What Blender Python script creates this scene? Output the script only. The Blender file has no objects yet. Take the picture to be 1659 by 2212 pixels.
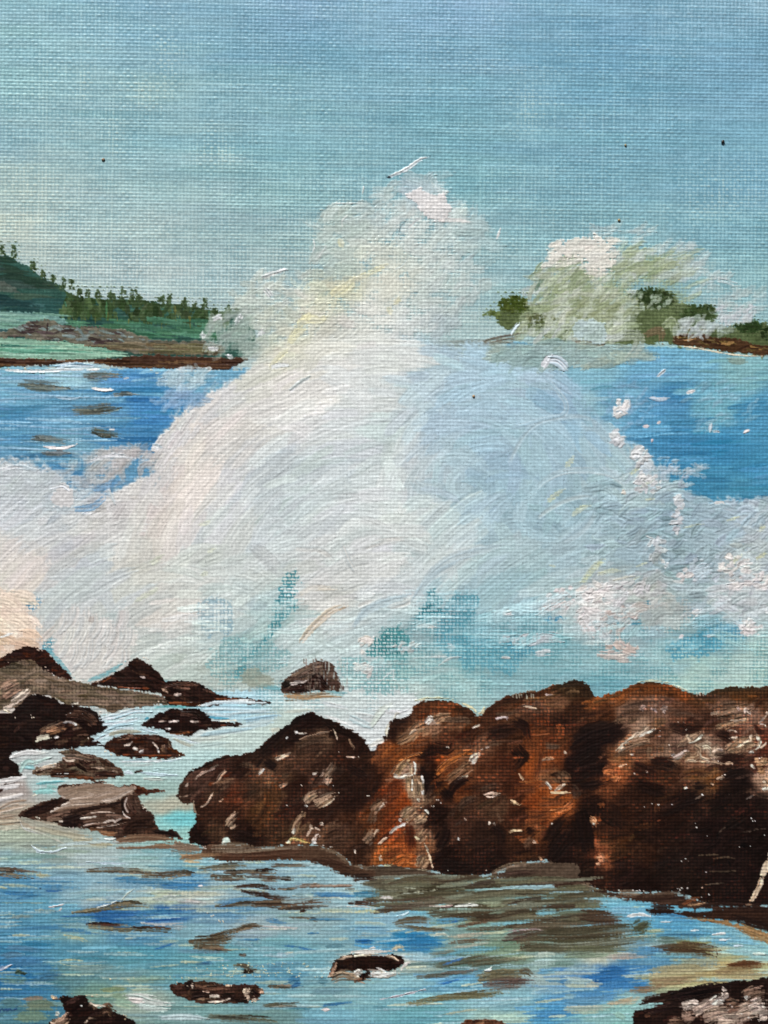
import bpy, bmesh, math
import numpy as np
from mathutils import Vector, Euler

# ----------------------------------------------------------------------------
# CAMERA, LIGHT, EXPOSURE
# ----------------------------------------------------------------------------
scene = bpy.context.scene
COLL = scene.collection
M_PER_D = 0.24 / 1659.0                     # metres per picture unit: the frame is 0.24 m wide
ZC = 0.24                                   # height of the picture's centre
cam = bpy.data.cameras.new('camera'); cam_o = bpy.data.objects.new('camera', cam); COLL.objects.link(cam_o)
cam_o.location = (0.0, -0.40, ZC); cam_o.rotation_euler = (math.radians(90), 0, 0)
cam.sensor_fit = 'VERTICAL'; cam.sensor_height = 36.0; cam.lens = 36.0 * 0.40 / 0.32
cam.clip_start = 0.01; cam.clip_end = 50
scene.camera = cam_o

world = bpy.data.worlds.new('World'); scene.world = world; world.use_nodes = True
world.node_tree.nodes['Background'].inputs[0].default_value = (0.86, 0.93, 1.0, 1)
world.node_tree.nodes['Background'].inputs[1].default_value = 0.10

def area(name, loc, target, sx, sy, power, col):
    l = bpy.data.lights.new(name, 'AREA'); l.shape = 'RECTANGLE'; l.size = sx; l.size_y = sy; l.energy = power; l.color = col
    o = bpy.data.objects.new(name, l); COLL.objects.link(o); o.location = loc
    o.rotation_euler = (Vector(target) - Vector(loc)).to_track_quat('-Z', 'Y').to_euler()
    return o
# a window above and a little to the left of the picture
area('window_light', (-0.90, -1.70, ZC + 3.10), (0, 0, ZC), 0.90, 0.65, 255.0, (1.0, 0.985, 0.96))
scene.view_settings.view_transform = 'Standard'; scene.view_settings.look = 'None'
scene.view_settings.exposure = 0.0; scene.view_settings.gamma = 1.0
scene.render.engine = 'CYCLES'
scene.cycles.max_bounces = 4

# ----------------------------------------------------------------------------
# PAINT ENGINE: brush strokes are laid one after another on a woven ground.  The
# state is the pigment on every point of the canvas, the height of the paint and
# which painted part the topmost paint belongs to.  Lengths are "d": 1659 d = 0.24 m.
# ----------------------------------------------------------------------------
PADX, PADY, DW, DH = 66.0, 88.0, 1659.0, 2212.0
GW, GH = 1056, 1408
K = GW / (DW + 2 * PADX)
rs = np.random.RandomState(7)
f4 = np.float32
GX = (np.arange(GW, dtype=f4) + 0.5) / K - PADX
GY = (np.arange(GH, dtype=f4) + 0.5) / K - PADY
XX, YY = np.meshgrid(GX, GY)

def up(a, h, w):
    """smooth (cubic) upsampling of a small table to h x w"""
    def ax(m, n):
        t = np.linspace(0, m - 3.001, n) + 1
        i = t.astype(int); f = (t - i)
        wts = np.stack([-.5*f+f*f-.5*f**3, 1-2.5*f*f+1.5*f**3, .5*f+2*f*f-1.5*f**3, -.5*f*f+.5*f**3], 1)
        return i, wts.astype(f4)
    i, wi = ax(a.shape[0], h); j, wj = ax(a.shape[1], w)
    r = sum(a[i - 1 + k] * wi[:, k][:, None] for k in range(4))
    return sum(r[:, j - 1 + k] * wj[:, k][None, :] for k in range(4))

def noise(sx, sy, octv=1, seed=0):
    """smooth noise about -1..1 with feature size sx, sy (in d)"""
    r = np.random.RandomState(seed + 1000); o = 0; amp = 1.0; tot = 0
    for k in range(octv):
        nx = int((DW + 2*PADX) / sx) + 5; ny = int((DH + 2*PADY) / sy) + 5
        o = o + amp * up(r.uniform(-1, 1, (ny, nx)).astype(f4), GH, GW); tot += amp * amp
        sx /= 2; sy /= 2; amp *= 0.55
    return (o / math.sqrt(tot)).astype(f4)

def sst(a, b, x):
    t = np.clip((x - a) / (b - a), 0, 1)
    return t * t * (3 - 2 * t)

# -- the weave ---------------------------------------------------------------
PX, PY = 7.95, 7.24
def thread_index():
    u = XX / PX + 0.16 * noise(90, 420, 2, 1) + 0.0012 * YY
    v = (YY - 0.020 * XX * (1 - YY / 2400)) / PY + 0.15 * noise(420, 90, 2, 2)
    return u, v
UU, VV = thread_index()
def make_weave():
    iu = np.round(UU).astype(int); iv = np.round(VV).astype(int)
    fu = UU - iu; fv = VV - iv
    par = np.where((iu + iv) % 2 == 0, 1.0, -1.0).astype(f4)
    ru = np.random.RandomState(3).normal(0, 1, 4096).astype(f4); rv = np.random.RandomState(4).normal(0, 1, 4096).astype(f4)
    cu = np.cos(math.pi * fu) ** 1.2; cv = np.cos(math.pi * fv) ** 1.2
    # warp is above where par > 0, weft where par < 0
    r2 = np.random.RandomState(6).normal(0, 1, (512, 512)).astype(f4)[iv % 512, iu % 512]
    warp = cu * (0.43 + 0.38 * par * np.cos(math.pi * fv) + 0.09 * ru[iu % 4096] + 0.05 * r2)
    weft = cv * (0.62 - 0.34 * par * np.cos(math.pi * fu) + 0.10 * rv[iv % 4096] - 0.06 * r2)
    h = np.maximum(warp, weft) + 0.12 * noise(5, 5, 1, 5) + 0.06 * noise(40, 40, 2, 6)
    return np.clip((h - 0.18) / 0.78, 0, 1).astype(f4)
WV = make_weave()
NF = noise(7, 7, 2, 11); NM = noise(26, 26, 3, 12); NC = noise(120, 120, 3, 13)
NH = noise(60, 7, 2, 14); NHL = noise(240, 14, 2, 15)

COL = np.zeros((GH, GW, 3), f4); HT = np.zeros((GH, GW), f4); FILL = np.zeros((GH, GW), f4)
ID = np.zeros((GH, GW), np.int16)
PARTS = [('painted_sky', None, 0)]          # name, label, parent id
def part(name, label=None, parent=0):
    PARTS.append((name, label, parent)); return len(PARTS) - 1

def box(x0, y0, x1, y1):
    i0 = max(0, int((x0 + PADX) * K) - 1); i1 = min(GW, int((x1 + PADX) * K) + 2)
    j0 = max(0, int((y0 + PADY) * K) - 1); j1 = min(GH, int((y1 + PADY) * K) + 2)
    return (slice(j0, j1), slice(i0, i1)) if i1 > i0 and j1 > j0 else None

def lay(s, a, c, pid, thick=0.0, h=0.0, fill=0.0, idt=0.5):
    a = a.astype(f4)
    COL[s] += (np.asarray(c, f4) - COL[s]) * a[..., None]
    HT[s] = HT[s] * (1 - 0.6 * a) + a * (thick + h)
    FILL[s] = np.maximum(FILL[s], a * fill)
    if pid is not None:
        ID[s][a > idt] = pid

def spline(p, n=6, closed=False):
    p = np.asarray(p, float); m = len(p)
    if m < 3 and not closed:
        return np.stack([np.linspace(p[0, k], p[-1, k], n + 1) for k in (0, 1)], 1)
    q = np.vstack([p[-1:], p, p[:2]]) if closed else np.vstack([2*p[0]-p[1], p, 2*p[-1]-p[-2]])
    t = np.arange(n) / n; o = []
    for k in range(1, len(q) - 2):
        a, b, c, d = q[k-1], q[k], q[k+1], q[k+2]
        for f in t:
            o.append(0.5*((2*b)+(c-a)*f+(2*a-5*b+4*c-d)*f*f+(3*b-a-3*c+d)*f**3))
    if not closed: o.append(p[-1])
    return np.array(o)

def segdist(s, P, closed):
    X = XX[s]; Y = YY[s]
    best = np.full(X.shape, 1e9, f4)
    n = len(P)
    for k in range(n if closed else n - 1):
        ax, ay = P[k]; bx, by = P[(k+1) % n]
        dx, dy = bx-ax, by-ay; L = dx*dx+dy*dy + 1e-9
        t = np.clip(((X-ax)*dx+(Y-ay)*dy)/L, 0, 1)
        best = np.minimum(best, (X-ax-t*dx)**2+(Y-ay-t*dy)**2)
    return np.sqrt(best)

def inside(X, Y, P):
    r = np.zeros(X.shape, bool); n = len(P)
    for k in range(n):
        ax, ay = P[k]; bx, by = P[(k+1) % n]
        if ay == by: continue
        r ^= ((ay > Y) != (by > Y)) & (X < (bx-ax)*(Y-ay)/(by-ay)+ax)
    return r

def pmask(pts, soft=6.0, rough=3.0, smooth=4, pad=14, wk=0.7):
    """soft ragged coverage of a closed outline (0..1) in its box"""
    P = spline(pts, smooth, True) if smooth else np.asarray(pts, float)
    s = box(P[:,0].min()-pad, P[:,1].min()-pad, P[:,0].max()+pad, P[:,1].max()+pad)
    d = segdist(s, P, True)
    d = np.where(inside(XX[s], YY[s], P), d, -d) + rough * NF[s] + rough * 0.9 * NM[s]
    a = sst(-soft, soft, d)
    return s, sst(0.25, 0.75, a * 1.5 - 0.25 + (WV[s] - 0.5) * wk * (a < 0.999)), d

def poly(pts, c, pid=None, soft=6, rough=3, op=1.0, thick=0.1, fill=0.25, smooth=4, var=10, wk=0.7, dry=0.0):
    s, a, d = pmask(pts, soft, rough, smooth, wk=wk)
    if dry: a = a * sst(0, 0.4, WV[s] - dry + 0.35 * NM[s])
    cc = np.asarray(c, f4) + (var * (0.6 * NM[s] + 0.4 * NF[s]))[..., None]
    lay(s, a * op, cc, pid, thick, 0.08 * NF[s], fill)
    return s, a, d

def stroke(pts, w, c1, c2=None, op=1.0, dry=0.25, pid=None, thick=0.25, clip=None, wk=0.7, fill=0.35, br=2.6,
           taper=(0.25, 0.35), seed=None, idt=0.5, n=5, soft=0.22):
    """one brush stroke along pts, w wide; bristles br apart leave furrows"""
    P = spline(pts, n); r = rs if seed is None else np.random.RandomState(seed)
    w = max(w, 4.0); hw = w / 2
    m = hw * 1.25 + 3
    s = box(P[:,0].min()-m, P[:,1].min()-m, P[:,0].max()+m, P[:,1].max()+m)
    if s is None: return
    X = XX[s]; Y = YY[s]
    best = np.full(X.shape, 1e9, f4); T = np.zeros(X.shape, f4); S = np.zeros(X.shape, f4)
    acc = 0.0
    for k in range(len(P) - 1):
        ax, ay = P[k]; dx, dy = P[k+1]-P[k]; L = math.hypot(dx, dy) + 1e-6
        ux, uy = dx/L, dy/L
        q = (X-ax)*ux+(Y-ay)*uy; t = (Y-ay)*ux-(X-ax)*uy
        qc = np.clip(q, 0, L); d2 = t*t+(q-qc)**2
        m = d2 < best
        best = np.where(m, d2, best); T = np.where(m, t, T); S = np.where(m, acc+qc, S)
        acc += L
    D = np.sqrt(best)
    nb = max(3, int(w / br)); ns = max(2, int(acc / 45) + 2)
    tb = r.uniform(0, 1, (ns, nb + 2)).astype(f4); tb = np.clip(0.5 + 1.15 * (0.62 * r.uniform(-.5, .5, (1, nb + 2)).astype(f4) + 0.55 * (tb - .5)), 0, 1)
    fi = np.clip((T / w + 0.5) * nb, 0, nb); i = fi.astype(int); f = fi - i; f = f*f*(3-2*f)
    fs = np.clip(S / acc * (ns - 1), 0, ns - 1.001); k = fs.astype(int); g = fs - k
    b = (tb[k, i]*(1-f)+tb[k, i+1]*f)*(1-g)+(tb[k+1, i]*(1-f)+tb[k+1, i+1]*f)*g
    wd = hw * np.clip(np.minimum(S/acc/max(taper[0], 1e-3)*0.34+0.66, (1-S/acc)/max(taper[1], 1e-3)*0.45+0.55), 0, 1)
    a = sst(0, 1, (wd - D + 0.9 * NF[s]) / (soft * w + 1.2) + 0.45)
    en = sst(0, 0.10, S/acc + 0.06 * b) * sst(0, 0.22, 1 - S/acc + 0.25 * (b - 0.5))
    a = a * (0.5 + 0.5 * en)
    a = sst(0.12, 0.88, a * 1.30 - 0.12 - dry * (1 - b) * 1.35 + (WV[s] - 0.52) * wk * 1.35 * (1.25 - 0.75 * en))
    if clip is not None: a = a * clip[s]
    c1 = np.asarray(c1, f4)
    if c2 is None: cc = c1 + ((b - 0.5) * 12)[..., None]
    else: cc = c1 + (np.asarray(c2, f4) - c1) * sst(0.25, 0.75, b)[..., None]
    lay(s, a * op, cc, pid, thick * 0.22, thick * (b - 0.5) * 1.2, fill, idt)

def field_from(points, x0, y0, x1, y1, power=3.4, sx=1.0, warp=10):
    """smooth colour plan from hand-read colour notes, over the whole canvas"""
    p = np.array(points, f4)
    st = 5
    cx = XX[::st, ::st] + warp * NM[::st, ::st]; cy = YY[::st, ::st] + warp * 0.7 * np.roll(NM, 200, 1)[::st, ::st]
    num = np.zeros(cx.shape + (3,), f4); den = np.zeros(cx.shape, f4)
    for x, y, r, g, b in p:
        w = 1.0 / (((cx-x)*sx)**2 + (cy-y)**2 + 60) ** (power / 2) * 1e6
        num += w[..., None] * np.array([r, g, b], f4); den += w
    sm = num / den[..., None]
    return np.stack([up(np.pad(sm[..., k], 1, mode='edge'), GH, GW) for k in range(3)], 2).astype(f4)

def at(F, x, y):
    i = min(GW-1, max(0, int((x+PADX)*K))); j = min(GH-1, max(0, int((y+PADY)*K)))
    return F[j, i]
# colour notes read off the picture: (x, y, r, g, b) in d and display values
def notes(t, g=0.0):
    o = []
    for q in t.replace('\n', ',').split(','):
        if q.strip():
            x, y, *c = [float(v) for v in q.split()]; m = 0.3 * c[0] + 0.55 * c[1] + 0.15 * c[2]
            o.append((x, y) + tuple(v + (m - v) * g for v in c))
    return o
SKYC = []
_sx = (0, 330, 660, 1000, 1330, 1659)
for _y, _row in ((0, '140 182 190,135 175 192,135 172 195,140 175 200,135 175 195,150 185 200'),
                 (100, '150 190 190,135 178 190,120 165 185,130 170 190,110 158 182,120 165 185'),
                 (200, '150 190 190,150 185 185,135 178 185,125 172 185,120 168 185,125 170 190'),
                 (300, '150 185 190,140 180 185,125 172 180,120 170 180,125 172 185,125 172 188'),
                 (400, '175 195 185,160 190 188,145 185 185,130 178 182,125 172 185,125 172 190'),
                 (500, '195 205 190,175 195 190,165 192 188,160 190 190,140 182 185,135 180 188'),
                 (600, '195 205 195,185 200 195,175 195 190,180 200 195,150 185 185,150 190 190'),
                 (700, '185 200 195,190 205 200,180 195 190,180 200 195,160 190 185,160 195 195'),
                 (790, '185 200 195,190 205 200,180 195 190,180 200 195,160 190 185,160 195 195')):
    for _x, _c in zip(_sx, _row.split(',')):
        _v = [float(v) for v in _c.split()]; _m = sum(_v) / 3
        SKYC.append((_x, _y) + tuple(v + (_m - v) * 0.06 + (0, 2, 7)[_i] for _i, v in enumerate(_v)))
SPRAYC = notes('''900 400 175 195 205,960 440 200 210 212,830 440 185 200 200,740 480 180 195 192,880 480 205 210 208,1000 500 190 205 205,1060 520 165 190 195
720 560 175 192 188,820 560 200 205 195,950 560 195 205 203,600 610 190 200 195,560 640 175 190 185,740 630 205 205 180,850 610 212 212 200,950 640 190 200 198
520 720 140 160 155,600 700 180 190 180,680 690 205 205 190,800 680 215 215 210,900 700 205 210 210,980 710 170 185 190
640 760 210 210 195,750 760 218 218 216,850 750 215 216 216,950 760 170 195 210,1060 790 165 195 215,1170 800 170 195 208
460 850 205 208 212,560 840 215 215 215,680 850 222 220 220,800 850 215 218 220,900 840 185 205 215,1000 840 170 198 215,1100 840 165 195 215,1200 860 150 185 210
420 930 215 210 208,520 930 220 214 212,620 930 210 212 216,750 920 208 214 218,850 930 200 212 218,950 930 175 200 215,1050 920 165 195 212,1150 920 165 195 212,1260 930 150 185 208
50 1060 190 200 210,150 1080 180 195 208,300 1050 205 205 210,400 1030 222 214 210,500 1020 205 210 215,600 1010 195 208 215,750 1000 200 212 218,850 1020 208 215 218,960 1020 180 203 215,1080 1000 160 190 210,1180 1000 165 195 210,1290 1010 165 192 205,1380 1030 175 195 200
50 1150 200 205 212,200 1140 210 210 212,350 1110 218 212 210,480 1120 205 210 214,600 1100 195 208 215,720 1130 205 213 218,850 1120 215 218 218,980 1120 195 210 215,1080 1110 165 193 207,1200 1100 165 195 208,1320 1100 165 190 203,1450 1120 155 180 195,1580 1130 170 190 205
50 1220 215 208 205,200 1220 190 200 208,330 1220 210 210 205,450 1220 200 208 208,560 1220 195 207 210,700 1210 210 212 214,820 1200 215 217 217,960 1190 205 213 215,1100 1190 180 202 210,1230 1190 170 195 205,1350 1200 165 188 198,1500 1200 160 182 192,1620 1190 190 200 205
30 1320 235 215 200,120 1300 190 202 208,250 1320 190 202 208,350 1320 212 208 205,480 1300 192 205 208,600 1330 170 195 200,720 1300 212 210 208,850 1270 205 212 214,960 1300 160 190 200,1080 1290 165 195 205,1200 1270 175 198 205,1290 1290 215 212 212,1400 1290 190 190 188,1500 1280 165 185 190,1600 1290 195 200 205
30 1390 225 200 180,130 1390 205 205 205,200 1390 215 212 208,330 1390 195 205 205,450 1390 190 205 205,560 1400 150 185 190,650 1390 185 205 208,760 1370 190 205 208,900 1380 150 185 192,1020 1350 130 180 195,1150 1360 140 185 198,1300 1370 175 190 195,1400 1350 150 185 195,1550 1370 120 175 190
300 1440 190 205 200,450 1460 185 200 195,560 1480 175 190 185,770 1450 185 205 208,900 1430 160 195 195,1050 1420 130 185 195,1200 1410 130 185 195,1300 1420 140 190 198,1450 1420 150 195 200,1600 1430 170 205 200
850 1500 190 210 205,1000 1480 160 200 200,1300 1480 120 185 200,1500 1470 175 215 205,1640 1470 175 210 200''', 0.22)
SEAC = notes('''1300 790 130 175 200,1400 800 105 160 198,1500 780 110 165 200,1600 800 130 175 190,1340 860 110 160 195,1450 860 70 130 180,1550 880 110 165 190,1640 900 75 140 185,1450 960 65 130 180,1550 970 60 130 180,1640 1000 65 135 180,1500 1030 60 130 175,1600 1060 70 135 175,1430 900 80 140 185
1330 1000 130 170 200,1250 960 150 185 208,1250 880 150 185 205
50 810 120 170 200,150 800 150 185 205,300 830 75 135 190,100 850 100 150 190,200 900 95 145 185,340 880 60 120 180,50 920 80 135 180,150 960 110 155 185,320 950 65 125 180,250 990 100 150 190,50 1000 95 145 185,130 1030 70 125 175,220 1060 100 140 180,420 820 110 160 195''', 0.04)
SEAC = [(x, y, r + 4, g + 9, b + 3) for x, y, r, g, b in SEAC]
WATERC = notes('''30 1800 175 185 170,100 1830 165 175 165,200 1850 175 190 190,50 1860 150 180 185,300 1870 165 190 190,400 1850 140 180 190,50 1900 100 150 180,150 1910 140 175 190,300 1900 130 165 185,400 1910 80 135 175,500 1900 150 180 190,50 1920 110 155 180,200 1930 165 185 190,350 1935 185 195 175,450 1935 185 195 190,100 1960 110 160 180
250 1975 60 110 160,370 1970 60 105 155,500 1965 110 150 175,50 2000 100 150 175,170 2010 140 175 180,300 2020 110 155 180,420 2010 140 175 185,550 2000 165 185 190,650 1980 150 175 180,50 2050 80 135 165,150 2050 100 150 170,300 2050 100 155 170,450 2060 110 160 170,600 2050 130 175 185,50 2100 65 120 160,150 2100 105 140 145
300 2110 120 160 165,450 2110 110 160 170,600 2110 110 155 175,50 2140 75 125 160,100 2160 80 130 155,200 2150 120 150 140,300 2160 160 175 165,450 2170 130 165 165,600 2150 140 180 190,700 2150 150 185 190,30 2190 90 130 140,400 2200 130 160 160,600 2200 120 150 150,700 2190 130 175 190
840 1920 175 200 205,900 1950 130 185 205,1000 1970 140 170 160,870 1990 150 185 200,900 2035 60 135 180,1000 2030 140 165 160,870 2070 190 200 190,1000 2080 100 120 110,1100 2050 130 150 130,1200 2070 140 165 160,1300 2060 190 195 180,1380 2080 90 140 180,870 2110 150 190 200,1000 2110 120 170 195,1200 2110 170 190 190
1300 2105 60 115 175,1350 2120 70 130 180,1400 2070 100 150 180,1450 1985 120 180 205,1520 2000 110 170 195,1600 2030 150 190 195,1650 2060 160 205 210,1500 2040 150 150 110,1450 2110 190 185 140,1550 2090 190 175 130,1640 2080 190 190 150,900 2160 140 185 195,1100 2160 150 190 200,1200 2180 90 150 190,1250 2150 110 160 195,1350 2150 150 185 190
900 2200 120 170 180,1100 2200 170 195 185,1300 2190 150 190 190,1370 2170 160 205 200
300 1560 190 215 220,500 1530 180 212 225,250 1590 185 205 210,600 1560 195 210 205,700 1530 205 215 215,480 1590 200 215 210,460 1640 185 210 210,350 1660 180 205 205,60 1660 190 195 195,30 1700 170 160 155,100 1690 185 205 205,330 1700 165 190 185,370 1740 180 180 165,400 1770 130 195 200,390 1800 165 205 200,60 1770 170 160 145,820 1570 215 220 222,440 1570 205 215 215''', -0.06)
WATERC = [(x, y, 135 + (r - 135) * 1.12 - 4, 165 + (g - 165) * 1.12 - 1, 172 + (b - 172) * 1.10) for x, y, r, g, b in WATERC]
ROCKC = notes('''390 1710 70 50 40,430 1680 85 60 50,480 1650 75 48 38,520 1650 60 35 25,470 1700 85 60 48,510 1720 110 60 40,450 1750 70 42 30,430 1800 45 25 18,500 1770 60 35 25,470 1790 85 60 45,550 1700 80 55 40,590 1680 100 75 58,570 1740 110 75 48,560 1780 85 55 35,590 1800 80 55 40,540 1800 45 25 18,620 1600 50 28 20,660 1555 40 20 15,590 1600 45 25 18,720 1575 50 28 20
650 1610 95 68 52,700 1590 110 85 68,610 1635 85 60 45,680 1640 75 50 38,740 1610 65 40 30,770 1600 55 32 24,690 1700 95 70 58,720 1680 60 38 28,760 1660 60 35 25,650 1700 60 35 25,640 1750 65 38 28,700 1750 60 35 25,760 1720 50 28 20,660 1800 105 75 58,700 1810 110 80 62,740 1800 90 62 48,760 1770 75 45 30,780 1830 70 45 32,800 1690 55 30 20,800 1770 110 65 40
845 1580 60 35 25,860 1560 70 42 30,920 1530 95 55 35,980 1530 110 65 40,1010 1545 80 48 32,930 1560 150 115 92,990 1560 130 95 72,870 1590 125 90 65,850 1620 140 80 45,900 1620 120 70 42,850 1650 120 70 42,970 1590 90 55 38,1010 1580 80 45 30,930 1630 60 32 22,875 1665 175 145 125,900 1710 150 120 100,850 1700 130 62 32,870 1720 150 75 38,850 1760 110 55 30,900 1770 130 100 82,860 1790 150 75 40,870 1830 165 90 50,920 1830 130 90 65,840 1850 150 90 50
930 1680 45 25 18,940 1760 42 22 15,960 1850 42 22 15,1040 1800 60 38 28
960 1650 140 75 40,1000 1640 130 90 65,1030 1610 120 85 65,1050 1660 95 55 35,980 1700 110 60 35,1060 1710 75 45 30,1010 1740 80 52 38,1070 1730 100 72 55,990 1780 85 55 42,1100 1640 80 42 26,1150 1650 150 80 42,1110 1700 90 48 30,1160 1700 150 82 45,1200 1710 165 95 55,1180 1680 125 85 60,1150 1740 140 75 42,1200 1740 160 90 50,1120 1760 80 45 30,1110 1800 75 45 30,1150 1790 120 72 45,1130 1840 65 38 26,1060 1850 45 25 18
1070 1520 90 52 34,1120 1505 85 50 32,1180 1490 95 58 36,1230 1480 70 50 32,1270 1490 65 45 30,1110 1540 110 75 55,1160 1525 100 72 58,1200 1510 120 85 65,1100 1580 80 48 32,1160 1560 85 50 34,1160 1580 120 68 40,1220 1560 60 35 25,1250 1530 70 42 28,1210 1590 95 55 34,1200 1620 130 72 42,1240 1640 45 25 20,1280 1600 45 25 20,1330 1580 48 28 22,1290 1650 42 22 16,1230 1680 45 25 18
1290 1510 140 80 45,1330 1490 150 85 45,1390 1475 110 65 38,1440 1480 95 58 36,1480 1500 120 68 38,1350 1530 125 95 78,1420 1525 130 100 85,1470 1530 110 75 58,1300 1540 95 58 38,1390 1570 165 135 115,1360 1600 140 105 82,1420 1580 90 62 48,1440 1620 150 120 100,1400 1630 120 80 58,1470 1600 130 100 85,1340 1640 140 95 65,1330 1660 165 95 60,1400 1660 85 50 34,1450 1680 75 45 30,1380 1700 60 35 24,1350 1720 65 38 26,1320 1700 110 65 42
1530 1495 85 58 36,1600 1490 90 60 36,1650 1500 85 55 36,1560 1530 120 88 72,1620 1540 130 100 85,1530 1560 85 55 42,1500 1580 75 48 36,1560 1590 90 60 48,1600 1590 95 60 48,1520 1605 185 160 140,1540 1625 190 165 145,1500 1640 140 100 78,1610 1600 150 120 100,1650 1610 110 60 45,1640 1640 90 50 38,1560 1650 70 42 32,1600 1640 65 38 28,1655 1670 200 165 140,1540 1680 130 85 50,1520 1700 100 70 50
1600 1690 35 20 16,1560 1720 38 22 17,1500 1720 42 24 18,1620 1750 38 22 18,1550 1790 42 24 20,1450 1770 50 28 20,1400 1800 48 28 20,1320 1780 70 40 26,1330 1830 90 55 32,1380 1830 70 42 28,1290 1750 45 25 18,1250 1800 42 22 16,1220 1850 42 22 16,1270 1870 48 28 20,1300 1840 150 90 62,1350 1880 48 28 22,1450 1880 45 28 22,1550 1880 40 24 20,1640 1830 35 20 16,1620 1900 38 22 18,1400 1920 42 24 18,1500 1920 45 28 20''', -0.14)
# ----------------------------------------------------------------------------
# THE PICTURE, painted from back to front
# ----------------------------------------------------------------------------
def frame(ox, oy, w, px=1659.0):
    k = w / px * 0.548611
    def f(t):
        return [((float(a) * k + ox * 0.548611), (float(b) * k + oy * 0.548611)) for a, b in (q.split(',') for q in t.split())]
    f.k = k
    return f
D0 = frame(0, 0, 3024.0); D0.k = 1.0
H = frame(0, 900, 1008); C2 = frame(1008, 600, 1008); R3 = frame(2016, 900, 1008); R4 = frame(2016, 1500, 1008)
R5 = frame(2016, 2050, 1008); C6 = frame(1008, 2050, 1008); L6 = frame(0, 1900, 1008, 952.0)
S5 = frame(0, 2500, 800); L2 = frame(0, 2950, 800); B3 = frame(700, 2750, 800); B4 = frame(700, 3050, 800)
B5 = frame(1450, 2650, 800); B6 = frame(2224, 2650, 800); B7 = frame(2224, 3050, 800); B8 = frame(1450, 3050, 800)
W1 = frame(0, 3350, 800); W2 = frame(700, 3450, 800); W3 = frame(1400, 3350, 800)
W4 = frame(2224, 3450, 800, 952.0); W5 = frame(0, 3700, 500, 952.0)
T5 = frame(0, 2500, 1512); T7 = frame(0, 3024, 1512); T8 = frame(1512, 3024, 1512); T6 = frame(1512, 2500, 1512)

def jit(c, a): return np.clip(np.asarray(c, float) + rs.normal(0, a) + rs.normal(0, a * 0.18, 3), 4, 252)
def arc(cx, cy, r, a0, a1, n=6, e=1.0):
    return [(cx + r * math.cos(t), cy + e * r * math.sin(t)) for t in np.linspace(a0, a1, n)]
def line(x, y, ang, L, bend=0.0, n=4):
    a = np.linspace(-bend, bend, n) + ang; s = L / (n - 1); p = [(0., 0.)]
    for k in range(n - 1): p.append((p[-1][0] + s * math.cos(a[k]), p[-1][1] + s * math.sin(a[k])))
    mx, my = p[len(p)//2]
    return [(x + u - mx, y + v - my) for u, v in p]
def dab(f, t, w, c, c2=None, pid=None, **k):
    kw = dict(dry=0.3, thick=0.5, n=5); kw.update(k)
    p = f(t) if isinstance(t, str) else t
    stroke(p, w * f.k, c, c2, pid=pid, **kw)
def shape(f, t, c, pid=None, **k):
    return poly(f(t), c, pid, **k)
def strands(p, w, c, pid, n, spread=1.0, clip=None, thick=.9):
    p = np.asarray(p, float); d = np.gradient(p, axis=0) if len(p) > 2 else np.repeat(p[1:] - p[:1], len(p), 0)
    nn = np.stack([-d[:, 1], d[:, 0]], 1) / (np.hypot(d[:, 0], d[:, 1])[:, None] + 1e-6)
    for k in range(n):
        o = rs.uniform(-.5, .5) * w * spread; u0, u1 = sorted(rs.uniform(-.12, 1.12, 2))
        if u1 - u0 < .35: u1 = u0 + .45
        q = p + nn * (o + rs.normal(0, w * .10, len(p)))[:, None]
        q = spline(q, 4); m = len(q) - 1; i0 = int(np.clip(u0, 0, 1) * m); i1 = max(i0 + 2, int(np.clip(u1, 0, 1) * m))
        q = q[i0:i1 + 1]
        if len(q) < 2: continue
        stroke(q, rs.uniform(2.2, 3.6), jit(c, 9), None, pid=pid, dry=.25, thick=thick, n=1, wk=.6, taper=(.4, .5), clip=clip, op=rs.uniform(.6, 1))
def brush(p, w, c, c2, pid, clip=None, op=.9, thick=.5, dry=.38, wk=.75, soft=.36, taper=(.35, .4)):
    """a wide touch laid as a bundle of ragged bristle clumps, mixing the two colours"""
    p = np.asarray(p, float)
    if w < 7:
        stroke(p, w, c, c2, pid=pid, clip=clip, op=op, thick=thick, dry=dry, wk=wk, soft=soft, taper=taper, n=5); return
    c = np.asarray(c, float); c2 = c * .86 if c2 is None else np.asarray(c2, float)
    stroke(p, w * .86, c * .6 + c2 * .4, None, pid=pid, clip=clip, op=op * .62, thick=thick, dry=dry * .7, wk=wk, soft=.5, taper=taper, n=5)
    d = np.gradient(p, axis=0) if len(p) > 2 else np.repeat(p[1:] - p[:1], len(p), 0)
    nn = np.stack([-d[:, 1], d[:, 0]], 1) / (np.hypot(d[:, 0], d[:, 1])[:, None] + 1e-6)
    L = float(np.hypot(*np.diff(p, axis=0).T).sum())
    for k in range(int(w / 3.2) + 2):
        o = rs.uniform(-.5, .5); q = spline(p + nn * (o * w + rs.normal(0, w * .06, len(p)))[:, None], 4)
        m = len(q) - 1; a = rs.uniform(0, .35) * (.5 + abs(o)); b = 1 - rs.uniform(0, .4) * (.5 + abs(o))
        q = q[int(a * m):max(int(a * m) + 2, int(b * m) + 1)]
        if len(q) < 2: continue
        cc = jit(c + (c2 - c) * rs.uniform(0, 1) ** .8, 2 + c.mean() * .035)
        stroke(q, rs.uniform(.16, .34) * w + 1.5, cc, cc * rs.uniform(.8, 1.1), pid=pid, clip=clip, op=op * rs.uniform(.6, 1), thick=thick, dry=dry + .1, wk=wk, soft=soft, taper=taper, n=1)
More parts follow.
